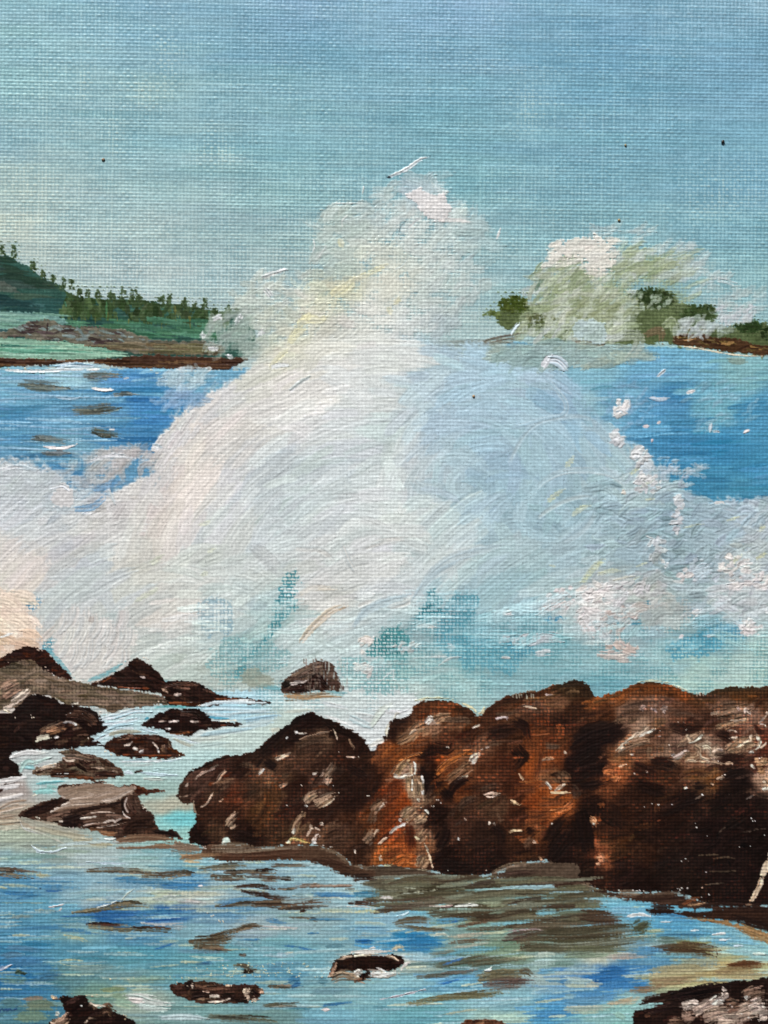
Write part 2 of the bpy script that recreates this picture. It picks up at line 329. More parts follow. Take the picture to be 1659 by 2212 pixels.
def specks(f, t, r, c=(225, 215, 205), pid=None, jr=0.5):
    for x, y in f(t):
        for _ in range(rs.randint(2, 4)):
            q = r * f.k * rs.uniform(0.6, 1.3); X, Y = x + rs.normal(0, r * f.k * 1.1), y + rs.normal(0, r * f.k * 0.6)
            s = box(X - 2 * q, Y - 2 * q, X + 2 * q, Y + 2 * q)
            if s is None: continue
            d = np.hypot(XX[s] - X, (YY[s] - Y) * 1.1) + 0.6 * NF[s]
            lay(s, sst(q, q * 0.45, d) * sst(.15, .5, WV[s]), jit(c, 12), pid, 0.25, 0.1, 0.2)

FS = field_from(SKYC, 0, 0, 0, 0, power=3.0, warp=14)
SPLASH = field_from(SPRAYC, 0, 0, 0, 0, power=4.2, warp=16)
FSEA = field_from(SEAC, 0, 0, 0, 0, power=4.0, sx=0.7, warp=12)
FWAT = field_from(WATERC, 0, 0, 0, 0, power=4.4, sx=0.45, warp=8)
FROCK = field_from(ROCKC, 0, 0, 0, 0, power=4.6, warp=9)

P_SKY = 0
P_HILL = part('hill', 'dark green wooded hill sloping down to the sea at left')
P_SEAL = part('sea', 'blue sea with grey ripples at left below the hill')
P_SEAR = part('sea', 'deep blue sea at right below the headland')
P_SHORE = part('shore', 'brown strip of shore under the green hill')
P_HEAD = part('headland', 'olive green headland with brown foot half lost in spray')
P_WAVE = part('wave', 'great white and pale blue burst of breaking surf')
P_SURF = part('surf', 'turquoise shallows behind the brown boulders')
P_POOL = part('pool', 'blue and cream foreground water streaked with brown')
P_CHAN = part('channel', 'pale foam channel between the small rocks at left')

# ---- sky --------------------------------------------------------------------
COL[:] = FS
COL += (3 * NHL + 2 * NH)[..., None] * np.array([1, 0.8, 0.6], f4)
for k in range(620):
    x, y = rs.uniform(-80, 1740), rs.uniform(-90, 800)
    L = rs.uniform(160, 420); w = rs.uniform(16, 46)
    c = jit(at(FS, x, y), 6)
    stroke(line(x, y, rs.normal(0.03, 0.035), L, rs.normal(0, 0.03)), w, c, c + np.array([10, 8, 6]) * rs.choice([-1, 1]), op=0.36, dry=0.25, pid=P_SKY,
           thick=0.10, wk=0.35, fill=0.12, n=2)
# dark pigment left in the pits of the weave, patchy
pit = sst(0.55, 0.05, WV) * (0.55 + 0.45 * sst(-0.6, 0.6, NC + 0.5 * NM))
COL += (np.array([72, 128, 150], f4) - COL) * (0.34 * pit * sst(900, 500, YY + 0 * XX))[..., None]
top = sst(0.60, 0.98, WV) * sst(-0.3, 0.8, np.roll(NC, 300, 1) + 0.6 * NM)
COL += (np.array([205, 222, 214], f4) - COL) * (0.16 * top)[..., None]
# thin places where the ground shows warm through the sky
for x, y, w_, h_ in ((185, 178, 14, 40), (250, 300, 24, 50), (360, 120, 30, 60), (470, 330, 60, 40), (75, 395, 90, 60), (1150, 240, 60, 60), (1560, 420, 90, 60), (310, 200, 60, 50)):
    g = np.exp(-((XX - x) / w_) ** 2 - ((YY - y) / h_) ** 2) * sst(0.45, 0.95, WV + 0.15 * NF)
    COL += (np.array([226, 224, 200], f4) - COL) * (0.30 * g)[..., None]

# ---- the sea, the shallows and the pool: underpainting ----------------------
def region(pts, F, pid, soft=10, rough=5):
    s, a, d = pmask(pts, soft, rough, 3)
    lay(s, a, F[s] + (4 * NH[s])[..., None], pid, 0.05, 0.06 * NH[s], 0.15)
region(D0('-80,797 60,800 250,797 420,803 640,800 700,1000 400,1200 -80,1130'), FSEA, P_SEAL)
region(D0('1080,752 1200,752 1290,752 1420,748 1540,760 1660,772 1740,776 1740,1200 1400,1200 1100,1000'), FSEA, P_SEAR, 5, 2)
region(D0('-80,1380 300,1390 700,1330 1100,1250 1740,1260 1740,1560 800,1700 -80,1600'), SPLASH, P_SURF)
region(D0('-80,1560 150,1560 400,1500 700,1480 900,1500 860,1640 420,1850 -80,1850'), FWAT, P_CHAN)
region(D0('-90,1780 150,1800 300,1830 450,1850 640,1850 900,1880 1200,1930 1500,1950 1740,2000 1740,2310 -90,2310'), FWAT, P_POOL, 14, 6)
def water_strokes(n, x0, y0, x1, y1, F, pid, w=(6, 15), L=(50, 170), ang=0.0, jc=12, op=0.8, dry=0.42, clip=None):
    for k in range(n):
        x, y = rs.uniform(x0, x1), rs.uniform(y0, y1)
        if clip is not None and at(clip, x, y) < 0.5: continue
        c = jit(at(F, x + rs.normal(0, 14), y + rs.normal(0, 6)), jc)
        stroke(line(x, y, ang + rs.normal(0, 0.05), rs.uniform(*L), rs.normal(0, 0.06)), rs.uniform(*w), c, c + rs.normal(0, 14), op=op,
               dry=dry, pid=pid, thick=0.22, wk=0.6, n=2, clip=clip)
water_strokes(170, -80, 790, 480, 1080, FSEA, P_SEAL)
water_strokes(200, 1200, 765, 1740, 1120, FSEA, P_SEAR, L=(40, 120), ang=-0.06)
water_strokes(150, 1000, 1320, 1740, 1500, SPLASH, P_SURF, L=(60, 180), jc=7, op=0.5)
pit = sst(0.5, 0.05, WV) * sst(-0.4, 0.6, NM + NC) * sst(1060, 1140, YY) * sst(1560, 1500, YY)
COL += (np.array([70, 150, 165], f4) - COL) * (0.45 * pit)[..., None]

# ---- hill at left -----------------------------------------------------------
shape(H, '-260,60 -120,130 0,170 40,178 110,210 180,250 240,290 310,330 390,370 440,410 510,440 600,450 700,455 900,462 1050,480 1200,495 1400,535 1600,560 1650,760 1500,850 900,870 400,850 -260,860', (52, 92, 82), P_HILL, soft=5, rough=2, var=7, fill=0.2)
for k in range(150):   # emerald and olive scrubbing
    x, y = rs.uniform(-60, 520), rs.uniform(560, 740)
    u = (x / 520)
    c = np.array([40, 78, 80]) * (1 - u) + np.array([62, 108, 84]) * u
    if y < 640 + 40 * u: c = c * 0.55 + np.array([70, 88, 48]) * 0.45 * (0.6 + 0.4 * u) + 4
    dab(D0, line(x, y, rs.normal(0.12, 0.1), rs.uniform(40, 110), 0.05), rs.uniform(8, 20), jit(c, 8), None, P_HILL, dry=0.35, clip=(ID == P_HILL).astype(f4), n=2, thick=0.15)
for k in range(230):   # olive foliage band
    t = rs.uniform(0, 1); x = 130 + 360 * t; y = 632 + 26 * t + rs.uniform(2, 52)
    dab(D0, line(x, y, rs.uniform(0.9, 2.2), rs.uniform(14, 30)), rs.uniform(9, 16), jit((62, 84, 48), 10), None, P_HILL, dry=0.35, clip=(ID == P_HILL).astype(f4), n=2, thick=0.3)
for k in range(60):
    x = rs.uniform(160, 470); y = rs.uniform(690, 730)
    dab(D0, line(x, y, 0.1, rs.uniform(30, 80)), rs.uniform(6, 12), jit((68, 116, 90), 10), None, P_HILL, dry=0.4, clip=(ID == P_HILL).astype(f4), n=2, thick=0.2)
for t in ('555,570 556,600', '617,575 616,612', '760,575 760,600', '835,580 834,618', '1048,610 1046,660', '690,480 700,600', '1135,500 1140,610', '1230,560 1232,650'):
    dab(H, t, 12, (120, 112, 50), None, P_HILL, dry=0.4, op=0.6)
dab(H, '420,470 430,510', 16, (76, 140, 120), None, P_HILL, op=0.6)
dab(H, '690,470 690,590', 16, (62, 130, 95), None, P_HILL, op=0.6)
shape(H, '-260,345 0,340 60,360 120,400 150,425 80,415 0,410 -260,410', (92, 98, 90), P_HILL, soft=5, rough=2, op=0.75)
shape(H, '-260,560 0,540 120,540 260,555 380,575 440,610 380,640 200,640 0,650 -260,650', (112, 152, 146), P_HILL, soft=5, rough=2)
for k in range(26):
    x, y = rs.uniform(-60, 130), rs.uniform(678, 712)
    dab(D0, line(x, y, 0.08, rs.uniform(40, 110)), rs.uniform(5, 10), jit((116, 156, 144), 12), None, P_HILL, dry=0.4, n=2)
shape(H, '-260,720 0,705 200,715 420,745 560,770 720,790 820,800 760,830 560,850 300,850 -260,850', (128, 166, 146), P_HILL, soft=6, rough=2)
for k in range(40):
    x, y = rs.uniform(-60, 250), rs.uniform(735, 772)
    dab(D0, line(x, y, 0.04, rs.uniform(50, 140)), rs.uniform(4, 8), jit((138, 178, 154) if rs.rand() < .7 else (90, 150, 130), 12), None, P_HILL, dry=0.45, n=2)
P_MOUND = part('mound', 'low grey brown mound in front of the green hill', P_HILL)
shape(H, '-260,690 0,675 60,650 150,625 210,600 330,590 400,620 540,635 700,640 780,655 880,685 1000,720 1120,728 1300,725 1380,740 1450,760 1440,810 1300,825 1000,815 800,800 640,770 420,735 200,715 0,705 -260,710', (104, 100, 86), P_MOUND, soft=5, rough=2, var=12, thick=0.2)
for k in range(70):
    t = rs.uniform(0, 1); x = 10 + 260 * t; y = 703 + 28 * t + rs.normal(0, 9)
    c = [(88, 76, 74), (104, 96, 90), (118, 132, 130), (72, 58, 56)][rs.randint(4)]
    dab(D0, line(x, y, rs.normal(0.15, 0.3), rs.uniform(14, 45)), rs.uniform(4, 9), jit(c, 8), None, P_MOUND, clip=(ID == P_MOUND).astype(f4), n=2, thick=0.5)
for k in range(40):
    x, y = rs.uniform(200, 480), rs.uniform(742, 766)
    dab(D0, line(x, y, 0.06, rs.uniform(30, 90)), rs.uniform(4, 9), jit((112, 104, 78), 12), None, P_MOUND, clip=(ID == P_MOUND).astype(f4), n=2)
dab(H, '310,610 305,680', 10, (62, 46, 46), None, P_MOUND); dab(H, '200,630 260,628', 8, (58, 44, 46), None, P_MOUND)
for x, y in ((690, 712), (760, 715), (830, 700), (900, 715), (960, 725), (640, 690)):
    dab(H, [(H('%d,%d' % (x, y))[0])] + [H('%d,%d' % (x + 40, y + 6))[0]], 12, (132, 150, 150), (80, 86, 86), P_MOUND, thick=0.6)
# trees along the ridge: each clump of dabs a tree of its own
for n_, (x, y, h_, w_) in enumerate(((12, 165, 60, 36), (88, 180, 75, 36), (215, 262, 52, 30), (282, 305, 46, 34), (345, 335, 40, 30), (412, 378, 60, 30), (462, 385, 60, 32),
                                     (515, 425, 36, 26), (568, 430, 40, 30), (636, 440, 46, 34), (722, 455, 52, 50), (800, 455, 62, 52), (868, 455, 62, 52), (905, 465, 40, 30),
                                     (1045, 482, 50, 44), (1098, 480, 58, 32), (1195, 505, 56, 40), (1265, 520, 44, 40), (1325, 520, 70, 50), (1390, 550, 40, 36), (1480, 550, 60, 44), (1535, 560, 50, 30))):
    pt = part('tree', None, P_HILL)
    for k in range(26):
        u = rs.uniform(-1, 1); v = rs.uniform(0, 1) ** 1.3
        px, py = x + u * w_ * 0.5 * (1 - 0.35 * v), y + 12 - v * h_
        fade = 0.75 if x > 1420 else 1.0
        dab(H, [H('%f,%f' % (px, py))[0], H('%f,%f' % (px + rs.uniform(-8, 8), py - rs.uniform(10, 22)))[0]], rs.uniform(15, 24), jit((64, 84, 50), 10), None, pt, dry=0.3, thick=0.5, op=.85 * fade, n=1, br=2.2, wk=1.0, soft=.5)
shape(H, '-260,840 0,836 110,840 300,845 420,850 560,845 720,842 860,830 1000,815 1150,822 1300,825 1460,838 1560,832 1605,838 1590,865 1520,890 1460,912 1300,915 1100,910 900,905 720,890 600,872 400,875 300,885 100,895 -260,905', (82, 52, 36), P_SHORE, soft=4, rough=2, var=10, thick=0.25)
for k in range(60):
    t = rs.uniform(0, 1); x = -60 + 590 * t; y = 783 + 8 * t + rs.normal(0, 5)
    dab(D0, line(x, y, 0.02, rs.uniform(30, 100)), rs.uniform(3, 7), jit([(66, 38, 26), (104, 74, 48), (86, 56, 38)][rs.randint(3)], 8), None, P_SHORE, clip=(ID == P_SHORE).astype(f4), n=2)
specks(D0, '20,797 55,798 150,792 330,799 400,800 440,801', 2.2, (215, 200, 160), P_SHORE)

# ---- details of the sea at left --------------------------------------------
def ripple(f, t, w, c, c2=None, label=None, parent=0, **k):
    p = part('ripple', label, parent); kw = dict(dry=0.42, taper=(0.5, 0.5), thick=0.3, n=4, wk=.8, soft=.34); kw.update(k)
    q = f(t)
    brush(q, w * f.k * 1.1, c, c2, p, thick=.35, op=kw.get('op', .92), taper=(.5, .5))
    strands(q, w * f.k * 1.1, np.array(c) * .72, p, 3, thick=.3); strands(q, w * f.k * 1.2, np.array(c) * 1.2, p, 2, thick=.3)
    return p
def foam(f, t, w, c=(228, 226, 224), c2=None, parent=0, **k):
    p = part('foam_dab', None, parent); kw = dict(dry=0.25, taper=(0.3, 0.4), thick=0.9, n=4); kw.update(k)
    stroke(f(t), w * f.k, c, c2, pid=p, **kw)
    if w * f.k > 9: strands(f(t), w * f.k, np.minimum(np.array(c) + 10, 244), p, int(1 + w * f.k * .2), thick=.5)
    return p
for k in range(40):
    x, y = rs.uniform(-60, 360), rs.uniform(800, 1000)
    dab(D0, line(x, y, rs.normal(0.02, 0.05), rs.uniform(60, 160), 0.05), rs.uniform(3, 8), jit((150, 188, 212), 14), None, P_SEAL, dry=0.55, n=2, op=0.8)
ripple(H, '530,950 620,945 720,945 800,948', 34, (108, 112, 104), (84, 90, 82), parent=P_SEAL)
ripple(H, '560,975 640,980 700,975', 22, (100, 120, 124), parent=P_SEAL, op=.8)
ripple(H, '120,1010 220,1020 330,1030 460,1042', 60, (110, 114, 104), (80, 92, 90), parent=P_SEAL)
ripple(H, '740,1070 820,1072 910,1080', 24, (104, 112, 110), parent=P_SEAL)
T3 = frame(0, 900, 1512)
ripple(T3, '310,785 400,785 470,775 525,770', 42, (106, 108, 98), (76, 80, 72), parent=P_SEAL)
ripple(T3, '395,875 450,885 525,890', 34, (92, 96, 84), (70, 74, 64), parent=P_SEAL)
ripple(T3, '140,900 200,908 300,918', 36, (118, 126, 126), (92, 104, 104), parent=P_SEAL)
ripple(T3, '180,970 250,972 320,970', 22, (112, 120, 124), parent=P_SEAL)
foam(T3, '0,608 80,615 200,615 300,608 420,608', 14, (220, 226, 230), parent=P_SEAL)
foam(T3, '240,600 320,590 420,596', 22, (205, 220, 232), (150, 190, 215), parent=P_SEAL)
foam(T3, '388,610 430,608', 12, (236, 234, 232), parent=P_SEAL)
foam(T3, '396,688 440,696 500,694', 16, (235, 232, 230), parent=P_SEAL)
foam(T3, '530,650 560,644', 8, (220, 220, 222), parent=P_SEAL)
foam(T3, '470,868 500,868', 8, (225, 222, 222), parent=P_SEAL)
foam(T3, '190,942 240,948 290,945 335,930', 16, (228, 220, 220), parent=P_SEAL)
foam(T3, '240,730 300,735 370,728', 10, (190, 205, 220), parent=P_SEAL, op=.7)

# ---- headland at right -------------------------------------------------------
shape(R3, '-80,520 -20,480 40,450 90,440 130,470 260,470 420,440 560,470 700,470 760,420 860,400 960,400 1050,420 1100,470 1200,490 1300,510 1330,560 1330,620 1450,640 1520,600 1600,610 1760,660 1760,830 1640,825 1480,810 1350,800 1240,775 1060,755 800,755 560,755 400,740 200,700 -80,640', (84, 96, 56), P_HEAD, soft=9, rough=5, var=12, op=0.92)
for (cx, cy, rx, ry, n_, c, lab) in ((10, 500, 90, 55, 60, (74, 88, 34), 'olive tree clump at the left end of the headland'), (-130, 570, 50, 24, 18, (92, 108, 60), None), (190, 590, 110, 40, 34, (84, 90, 52), None), (400, 480, 100, 35, 40, (72, 84, 42), None),
                                     (900, 460, 140, 60, 80, (52, 70, 36), 'dark green tree clump in the middle of the headland'), (1215, 560, 120, 70, 70, (60, 80, 40), 'rounded green tree clump toward the right of the headland'), (1530, 640, 90, 40, 34, (52, 74, 36), 'small dark tree clump at the far right of the headland'),
                                     (1650, 690, 40, 50, 14, (46, 66, 30), None)):
    pt = part('tree', lab, P_HEAD)
    for k in range(n_):
        a_, q = rs.uniform(0, 6.28), math.sqrt(rs.uniform(0, 1))
        x, y = cx + rx * q * math.cos(a_), cy + ry * q * math.sin(a_) * (1 if math.sin(a_) > 0 else 0.9)
        dab(R3, [R3('%f,%f' % (x, y))[0], R3('%f,%f' % (x + rs.uniform(-18, 18), y - rs.uniform(14, 30)))[0]], rs.uniform(20, 40), jit(c, 9), None, pt, dry=0.35, thick=0.5, n=1, br=2.4, wk=1.0, soft=.45)
shape(R3, '1060,690 1200,685 1330,700 1450,710 1560,745 1760,770 1760,830 1640,822 1480,806 1350,795 1240,770 1060,750', (86, 58, 36), P_HEAD, soft=4, rough=2, thick=0.2)
for k in range(26):
    t = rs.uniform(0, 1)
    dab(R3, [R3('%f,%f' % (1070 + 560 * t, 705 + 75 * t + rs.normal(0, 10)))[0], R3('%f,%f' % (1140 + 560 * t, 712 + 80 * t + rs.normal(0, 10)))[0]], rs.uniform(10, 18), jit([(74, 46, 30), (104, 84, 48), (150, 116, 70)][rs.randint(3)], 8), None, P_HEAD, clip=(ID == P_HEAD).astype(f4))
dab(R3, '1090,640 1200,660 1320,660', 34, (112, 98, 44), (84, 76, 40), P_HEAD)
shape(R3, '360,715 420,705 540,735 620,752 560,765 440,755', (96, 70, 54), P_HEAD, soft=3, rough=2)
dab(R3, '860,690 960,660 970,740', 60, (116, 92, 72), None, P_HEAD, op=.7, dry=.5)
dab(R3, '1080,758 1240,782 1350,804 1480,822 1640,830', 10, (225, 214, 190), None, P_SEAR, dry=.5)
T4 = frame(1512, 900, 1512)
dab(T4, '60,510 180,500 320,495 470,490 560,480', 34, (122, 128, 122), (150, 165, 165), P_HEAD, dry=.5, op=.8)
dab(T4, '420,500 560,470 620,460', 44, (110, 108, 92), (90, 76, 66), P_HEAD, dry=.55, op=.8)
dab(R3, '1400,850 1450,860 1520,860', 50, (130, 150, 140), None, P_SEAR, dry=.55, op=.8)

# ---- the big spray -------------------------------------------------------------
def sweep(x, y):
    """centre and squash of the brush sweep the spray follows at a point"""
    if math.hypot(x - 1060, (y - 1000) / .9) < 235 and y < 1070: return 1060, 1060, .9
    if math.hypot(x - 1190, (y - 1090) / .85) < 130: return 1190, 1120, .8
    if x > 900 and y > 1040: return 1380, 1680, 1.0
    if x < 260: return 420, 1620, 1.0
    if y > 1180 and x < 900: return x + 60, y + 190, 1.0
    return 840, 1370, 1.0
OUT = D0('-90,1050 40,1010 100,1030 160,1060 230,1075 330,1040 352,985 365,940 400,905 470,850 540,815 560,790 640,742 700,720 840,720 950,752 1080,765 1190,790 1235,850 1250,890 1310,930 1345,965 1400,1000 1430,1045 1500,1075 1560,1100 1740,1110 1740,1330 1600,1345 1480,1300 1400,1340 1250,1350 1180,1310 1050,1320 900,1330 800,1400 740,1440 640,1450 540,1470 300,1470 -90,1440')
s_, a_, d_ = pmask(OUT, 26, 12, 3)
lay(s_, a_ * 0.96, SPLASH[s_] + (5 * NM[s_])[..., None], P_WAVE, 0.2, 0.1 * NM[s_], 0.45)
CL = np.zeros((GH, GW), f4)
s_, a_, d_ = pmask(OUT, 14, 8, 3, wk=0); CL[s_] = np.maximum(sst(-26, 0, d_), 0)
SPLASH = np.clip((SPLASH - 205) * np.array([1.14, 1.12, 1.08], f4) + np.array([211, 213, 212], f4) + np.array([5, 1, -2], f4) * sst(900, 500, XX)[..., None], 0, 238)
def spray_pass(n, wr, lr, jc, op, dry, thick, field=SPLASH, inside_only=True):
    for k in range(n):
        x, y = rs.uniform(-90, 1740), rs.uniform(730, 1480)
        if at(CL, x, y) < 0.5: continue
        cx, cy, e = sweep(x, y); cx += rs.normal(0, 60); cy += rs.normal(0, 50)
        if rs.rand() < .08: cx, cy = x + rs.normal(0, 80), y + rs.uniform(40, 110)
        r = max(40, math.hypot(x - cx, (y - cy) / e)); a0 = math.atan2((y - cy) / e, x - cx)
        da = rs.uniform(*lr) / r
        c = jit(at(field, x, y), jc)
        stroke(arc(cx, cy, r, a0 - da / 2, a0 + da / 2, 5, e), rs.uniform(*wr), c, c - np.array([9, 8, 7]) * rs.uniform(0, 1.2), op=op, dry=dry, pid=P_WAVE, thick=thick, wk=0.25,
               clip=CL, n=2, fill=0.75, br=3.8, taper=(0.2, 0.25))
spray_pass(850, (30, 62), (90, 190), 6, 0.8, 0.12, 0.34)
spray_pass(700, (14, 34), (50, 120), 8, 0.6, 0.3, 0.42)
# right wing: short scrubbed dabs over blue
for k in range(520):
    x, y = rs.uniform(1280, 1740), rs.uniform(1020, 1350)
    if at(CL, x, y) < 0.4: continue
    c = jit(at(SPLASH, x, y) + (10 if rs.rand() < 0.3 else -8), 10)
    stroke(line(x, y, rs.uniform(-0.9, 0.5), rs.uniform(18, 60), rs.normal(0, .5)), rs.uniform(7, 20), c, c - 14, op=0.8, dry=0.35, pid=P_WAVE, thick=0.7, n=2, wk=0.35)

# plumes of finer spray over sky, hill and headland: scumble, mostly on the thread tops
def scumble(n, gen, wr, Lr, cfun, pid, op=(0.35, 0.7), dry=0.5, thick=0.5, ang=(-1.2, 0.4)):
    for k in range(n):
        x, y = gen()
        c = jit(cfun(x, y), 7)
        stroke(line(x, y, rs.uniform(*ang), rs.uniform(*Lr), rs.normal(0, .5)), rs.uniform(*wr), c, c - 12, op=rs.uniform(*op), dry=dry, pid=pid, thick=thick, n=2, wk=0.65, idt=0.42)
def blob(cx, cy, rx, ry):
    def g():
        a = rs.uniform(0, 6.28); q = rs.uniform(0, 1) ** 0.6
        return cx + rx * q * math.cos(a), cy + ry * q * math.sin(a)
    return g
def veil(x, y, rx, ry, op, pid, c=None):
    s = box(x - rx * 1.6, y - ry * 1.6, x + rx * 1.6, y + ry * 1.6)
    d = np.hypot((XX[s] - x + 14 * NM[s]) / rx, (YY[s] - y + 12 * NF[s]) / ry) + .22 * NM[s]
    a = sst(1.25, -.1, d) * op
    a = a * sst(-.1, .75, WV[s] + 1.1 * (a - .35) + .25 * NF[s])
    lay(s, a, SPLASH[s] if c is None else c, pid, .1, .05 * NF[s], .3, .4)
P_PLUME = part('spray_plume', 'tall thin plume of white spray rising against the sky', P_WAVE)
col_sp = lambda x, y: at(SPLASH, x, y)
for cx, cy, rx, ry, n_ in ((860, 430, 60, 40, 30), (930, 400, 40, 40, 24), (800, 500, 100, 60, 70), (740, 480, 56, 40, 34), (960, 500, 90, 70, 64), (1030, 520, 46, 60, 26), (720, 570, 50, 50, 30), (850, 580, 130, 60, 90), (980, 600, 80, 60, 40), (800, 660, 150, 60, 110), (920, 680, 80, 50, 46)):
    scumble(n_, blob(cx, cy, rx, ry), (10, 30), (22, 70), col_sp, P_PLUME, op=(0.35, 0.75), dry=0.42)
for a in ((850, 600, 150, 110, .55), (830, 660, 190, 90, .7), (880, 490, 110, 110, .5), (940, 440, 60, 60, .6), (760, 520, 90, 80, .4), (980, 560, 80, 110, .4), (900, 700, 130, 60, .6)): veil(*a, P_PLUME)
P_LP = part('spray_puff', 'grey white puff of spray over the right end of the green hill', P_WAVE)
for cx, cy, rx, ry, n_ in ((580, 620, 46, 34, 34), (540, 660, 50, 40, 36), (500, 720, 50, 50, 50), (570, 700, 70, 60, 60), (640, 680, 60, 60, 60), (620, 750, 60, 40, 50), (560, 760, 40, 24, 24), (680, 620, 40, 40, 20)):
    veil(cx, cy, rx * 1.1, ry * 1.1, .2, P_LP); scumble(n_, blob(cx, cy, rx, ry), (8, 22), (16, 50), lambda x, y: at(SPLASH, x, y) + 8, P_LP, op=(0.35, 0.75), dry=0.42)
# thick curls on the plume
dab(C2, '845,165 900,145 980,105 1060,50 1130,30', 26, (196, 208, 216), (232, 234, 234), P_PLUME, thick=1.2)
dab(C2, '845,160 880,160', 10, (40, 50, 58), None, P_PLUME, thick=.2)
P_CAP = part('spray_dab', 'pinkish white dab near the top of the plume', P_PLUME)
shape(C2, '980,280 1040,250 1110,255 1210,265 1245,320 1270,370 1255,430 1170,450 1100,420 1070,380', (222, 216, 216), P_CAP, soft=8, rough=5, op=.85, thick=.4, var=5)
dab(C2, '1180,440 1300,440 1390,450', 26, (220, 214, 212), None, P_PLUME, op=.7)
dab(C2, '920,540 940,480 990,430', 12, (130, 150, 155), (90, 105, 110), P_PLUME, thick=.8)
dab(C2, '980,500 1040,440 1100,420', 16, (214, 216, 216), (150, 165, 168), P_PLUME, thick=.9)
dab(C2, '1560,560 1590,480', 14, (222, 224, 224), None, P_PLUME)
for t in ('380,440 430,385 520,335 560,315', '560,480 560,440 600,400', '360,660 380,610 370,560', '400,690 430,640 460,600', '900,760 960,720 1000,640', '700,220 690,270', '520,330 700,330'):
    dab(C2, t, 9, (150, 170, 170), (225, 228, 226), P_PLUME, thick=.8, op=.8)
for t in ('860,1000 870,1050', '480,930 540,880 620,870', '640,820 720,790 860,720', '300,1050 330,1090', '900,980 940,940', '540,560 560,620', '420,1090 460,1060'):
    dab(C2, t, 44, (226, 218, 168), (214, 212, 190), P_WAVE, op=.6, dry=.45)
T3b = T3
for t, w in (('1440,290 1500,250 1530,210', 50), ('1280,420 1330,390 1400,400', 44), ('1250,500 1280,450 1330,420', 40), ('1170,600 1200,560 1250,520', 26), ('1310,390 1350,370', 34)):
    dab(T3, t, w, (228, 222, 178), (214, 212, 186), P_WAVE, op=.65, dry=.4)
for t in ('1130,210 1190,190 1240,180', '870,470 890,455', '900,520 950,520', '980,550 1010,560', '1170,600 1200,590 1260,590', '760,615 800,608', '890,612 915,600', '1150,260 1180,300', '1120,460 1140,440', '920,390 960,380', '1040,370 1020,410', '1250,700 1300,660 1340,640'):
    foam(T3, t, 22, (222, 224, 226), (170, 180, 180), parent=P_LP, op=.9)
scumble(60, blob(410, 820, 60, 26), (8, 18), (14, 40), lambda x, y: (178, 202, 214), P_LP, op=(.4, .8), dry=.45)
scumble(46, blob(390, 860, 60, 20), (8, 18), (14, 40), lambda x, y: (140, 172, 202), P_LP, op=(.4, .7), dry=.45)
# edge of the white bank against the blue at left
for k in range(50):
    t = rs.uniform(0, 1); x = 352 + 60 * t; y = 985 - 85 * t
    dab(D0, line(x + rs.normal(0, 14), y + rs.normal(0, 12), -0.9, rs.uniform(16, 50), .2), rs.uniform(6, 14), jit((214, 212, 212), 6), None, P_WAVE, dry=.35, n=2)
P_LB = part('spray_puff', 'pale bank of foam below the blue sea at the far left', P_WAVE)
for cx, cy, rx, ry, n_ in ((40, 1045, 70, 26, 60), (140, 1075, 26, 20, 22), (230, 1010, 90, 40, 50), (270, 985, 70, 24, 30), (160, 1110, 130, 30, 40)):
    scumble(n_, blob(cx, cy, rx, ry), (12, 28), (20, 50), lambda x, y: at(SPLASH, x, max(y, 1055)) + (0 if x < 190 else -22), P_LB, op=(.35, .75), dry=.35)
shape(D0, '118,1060 130,1045 150,1048 160,1075 150,1095 120,1092 110,1080', (214, 210, 210), P_LB, soft=6, rough=3, op=.85)
for t in ('0,1015 40,1008 90,1020', '110,1055 135,1050 150,1060', '180,1110 210,1098', '230,1050 250,1090', '185,1000 240,985 300,990', '330,960 352,968'):
    foam(D0, t, 10, (216, 218, 222), (190, 205, 214), parent=P_LB, op=.85)
for t in ('160,1100 200,1095 230,1070', '200,1060 240,1045 260,1030'):
    dab(D0, t, 18, (88, 138, 182), None, P_SEAL, op=.6, dry=.45)

# headland spray
P_RP = part('spray_puff', 'white and greenish spray bursting over the headland at right', P_WAVE)
for a, cv in (((1240, 640, 100, 80, .75), (150, 162, 124)), ((1200, 690, 110, 50, .6), (140, 152, 122)), ((1330, 620, 80, 70, .7), (158, 168, 132)), ((1400, 580, 80, 50, .6), (166, 178, 150)), ((1450, 640, 60, 50, .6), (140, 154, 120)), ((1470, 570, 80, 40, .5), (186, 200, 190)), ((1300, 700, 120, 40, .6), (150, 156, 130)), ((1560, 660, 80, 60, .5), (192, 205, 205))): veil(*a, P_RP, cv)
gre = lambda x, y: (176, 188, 160) if rs.rand() < .55 else (196, 206, 200)
for cx, cy, rx, ry, n_ in ((1215, 640, 60, 70, 60), (1240, 590, 60, 40, 40), (1300, 640, 80, 60, 70), (1380, 560, 70, 40, 46), (1190, 705, 80, 30, 40), (1290, 705, 90, 36, 46)):
    scumble(n_, blob(cx, cy, rx, ry), (9, 22), (18, 56), gre, P_RP, op=(.35, .8), dry=.4, ang=(-1.1, 0.0))
for cx, cy, rx, ry, n_ in ((1470, 550, 60, 34, 34), (1520, 600, 60, 30, 26), (1600, 650, 60, 40, 20), (1560, 700, 40, 20, 14), (1350, 500, 70, 26, 16)):
    scumble(n_, blob(cx, cy, rx, ry), (9, 22), (18, 50), lambda x, y: (190, 205, 206), P_RP, op=(.3, .65), dry=.5, ang=(-.9, 0.2))
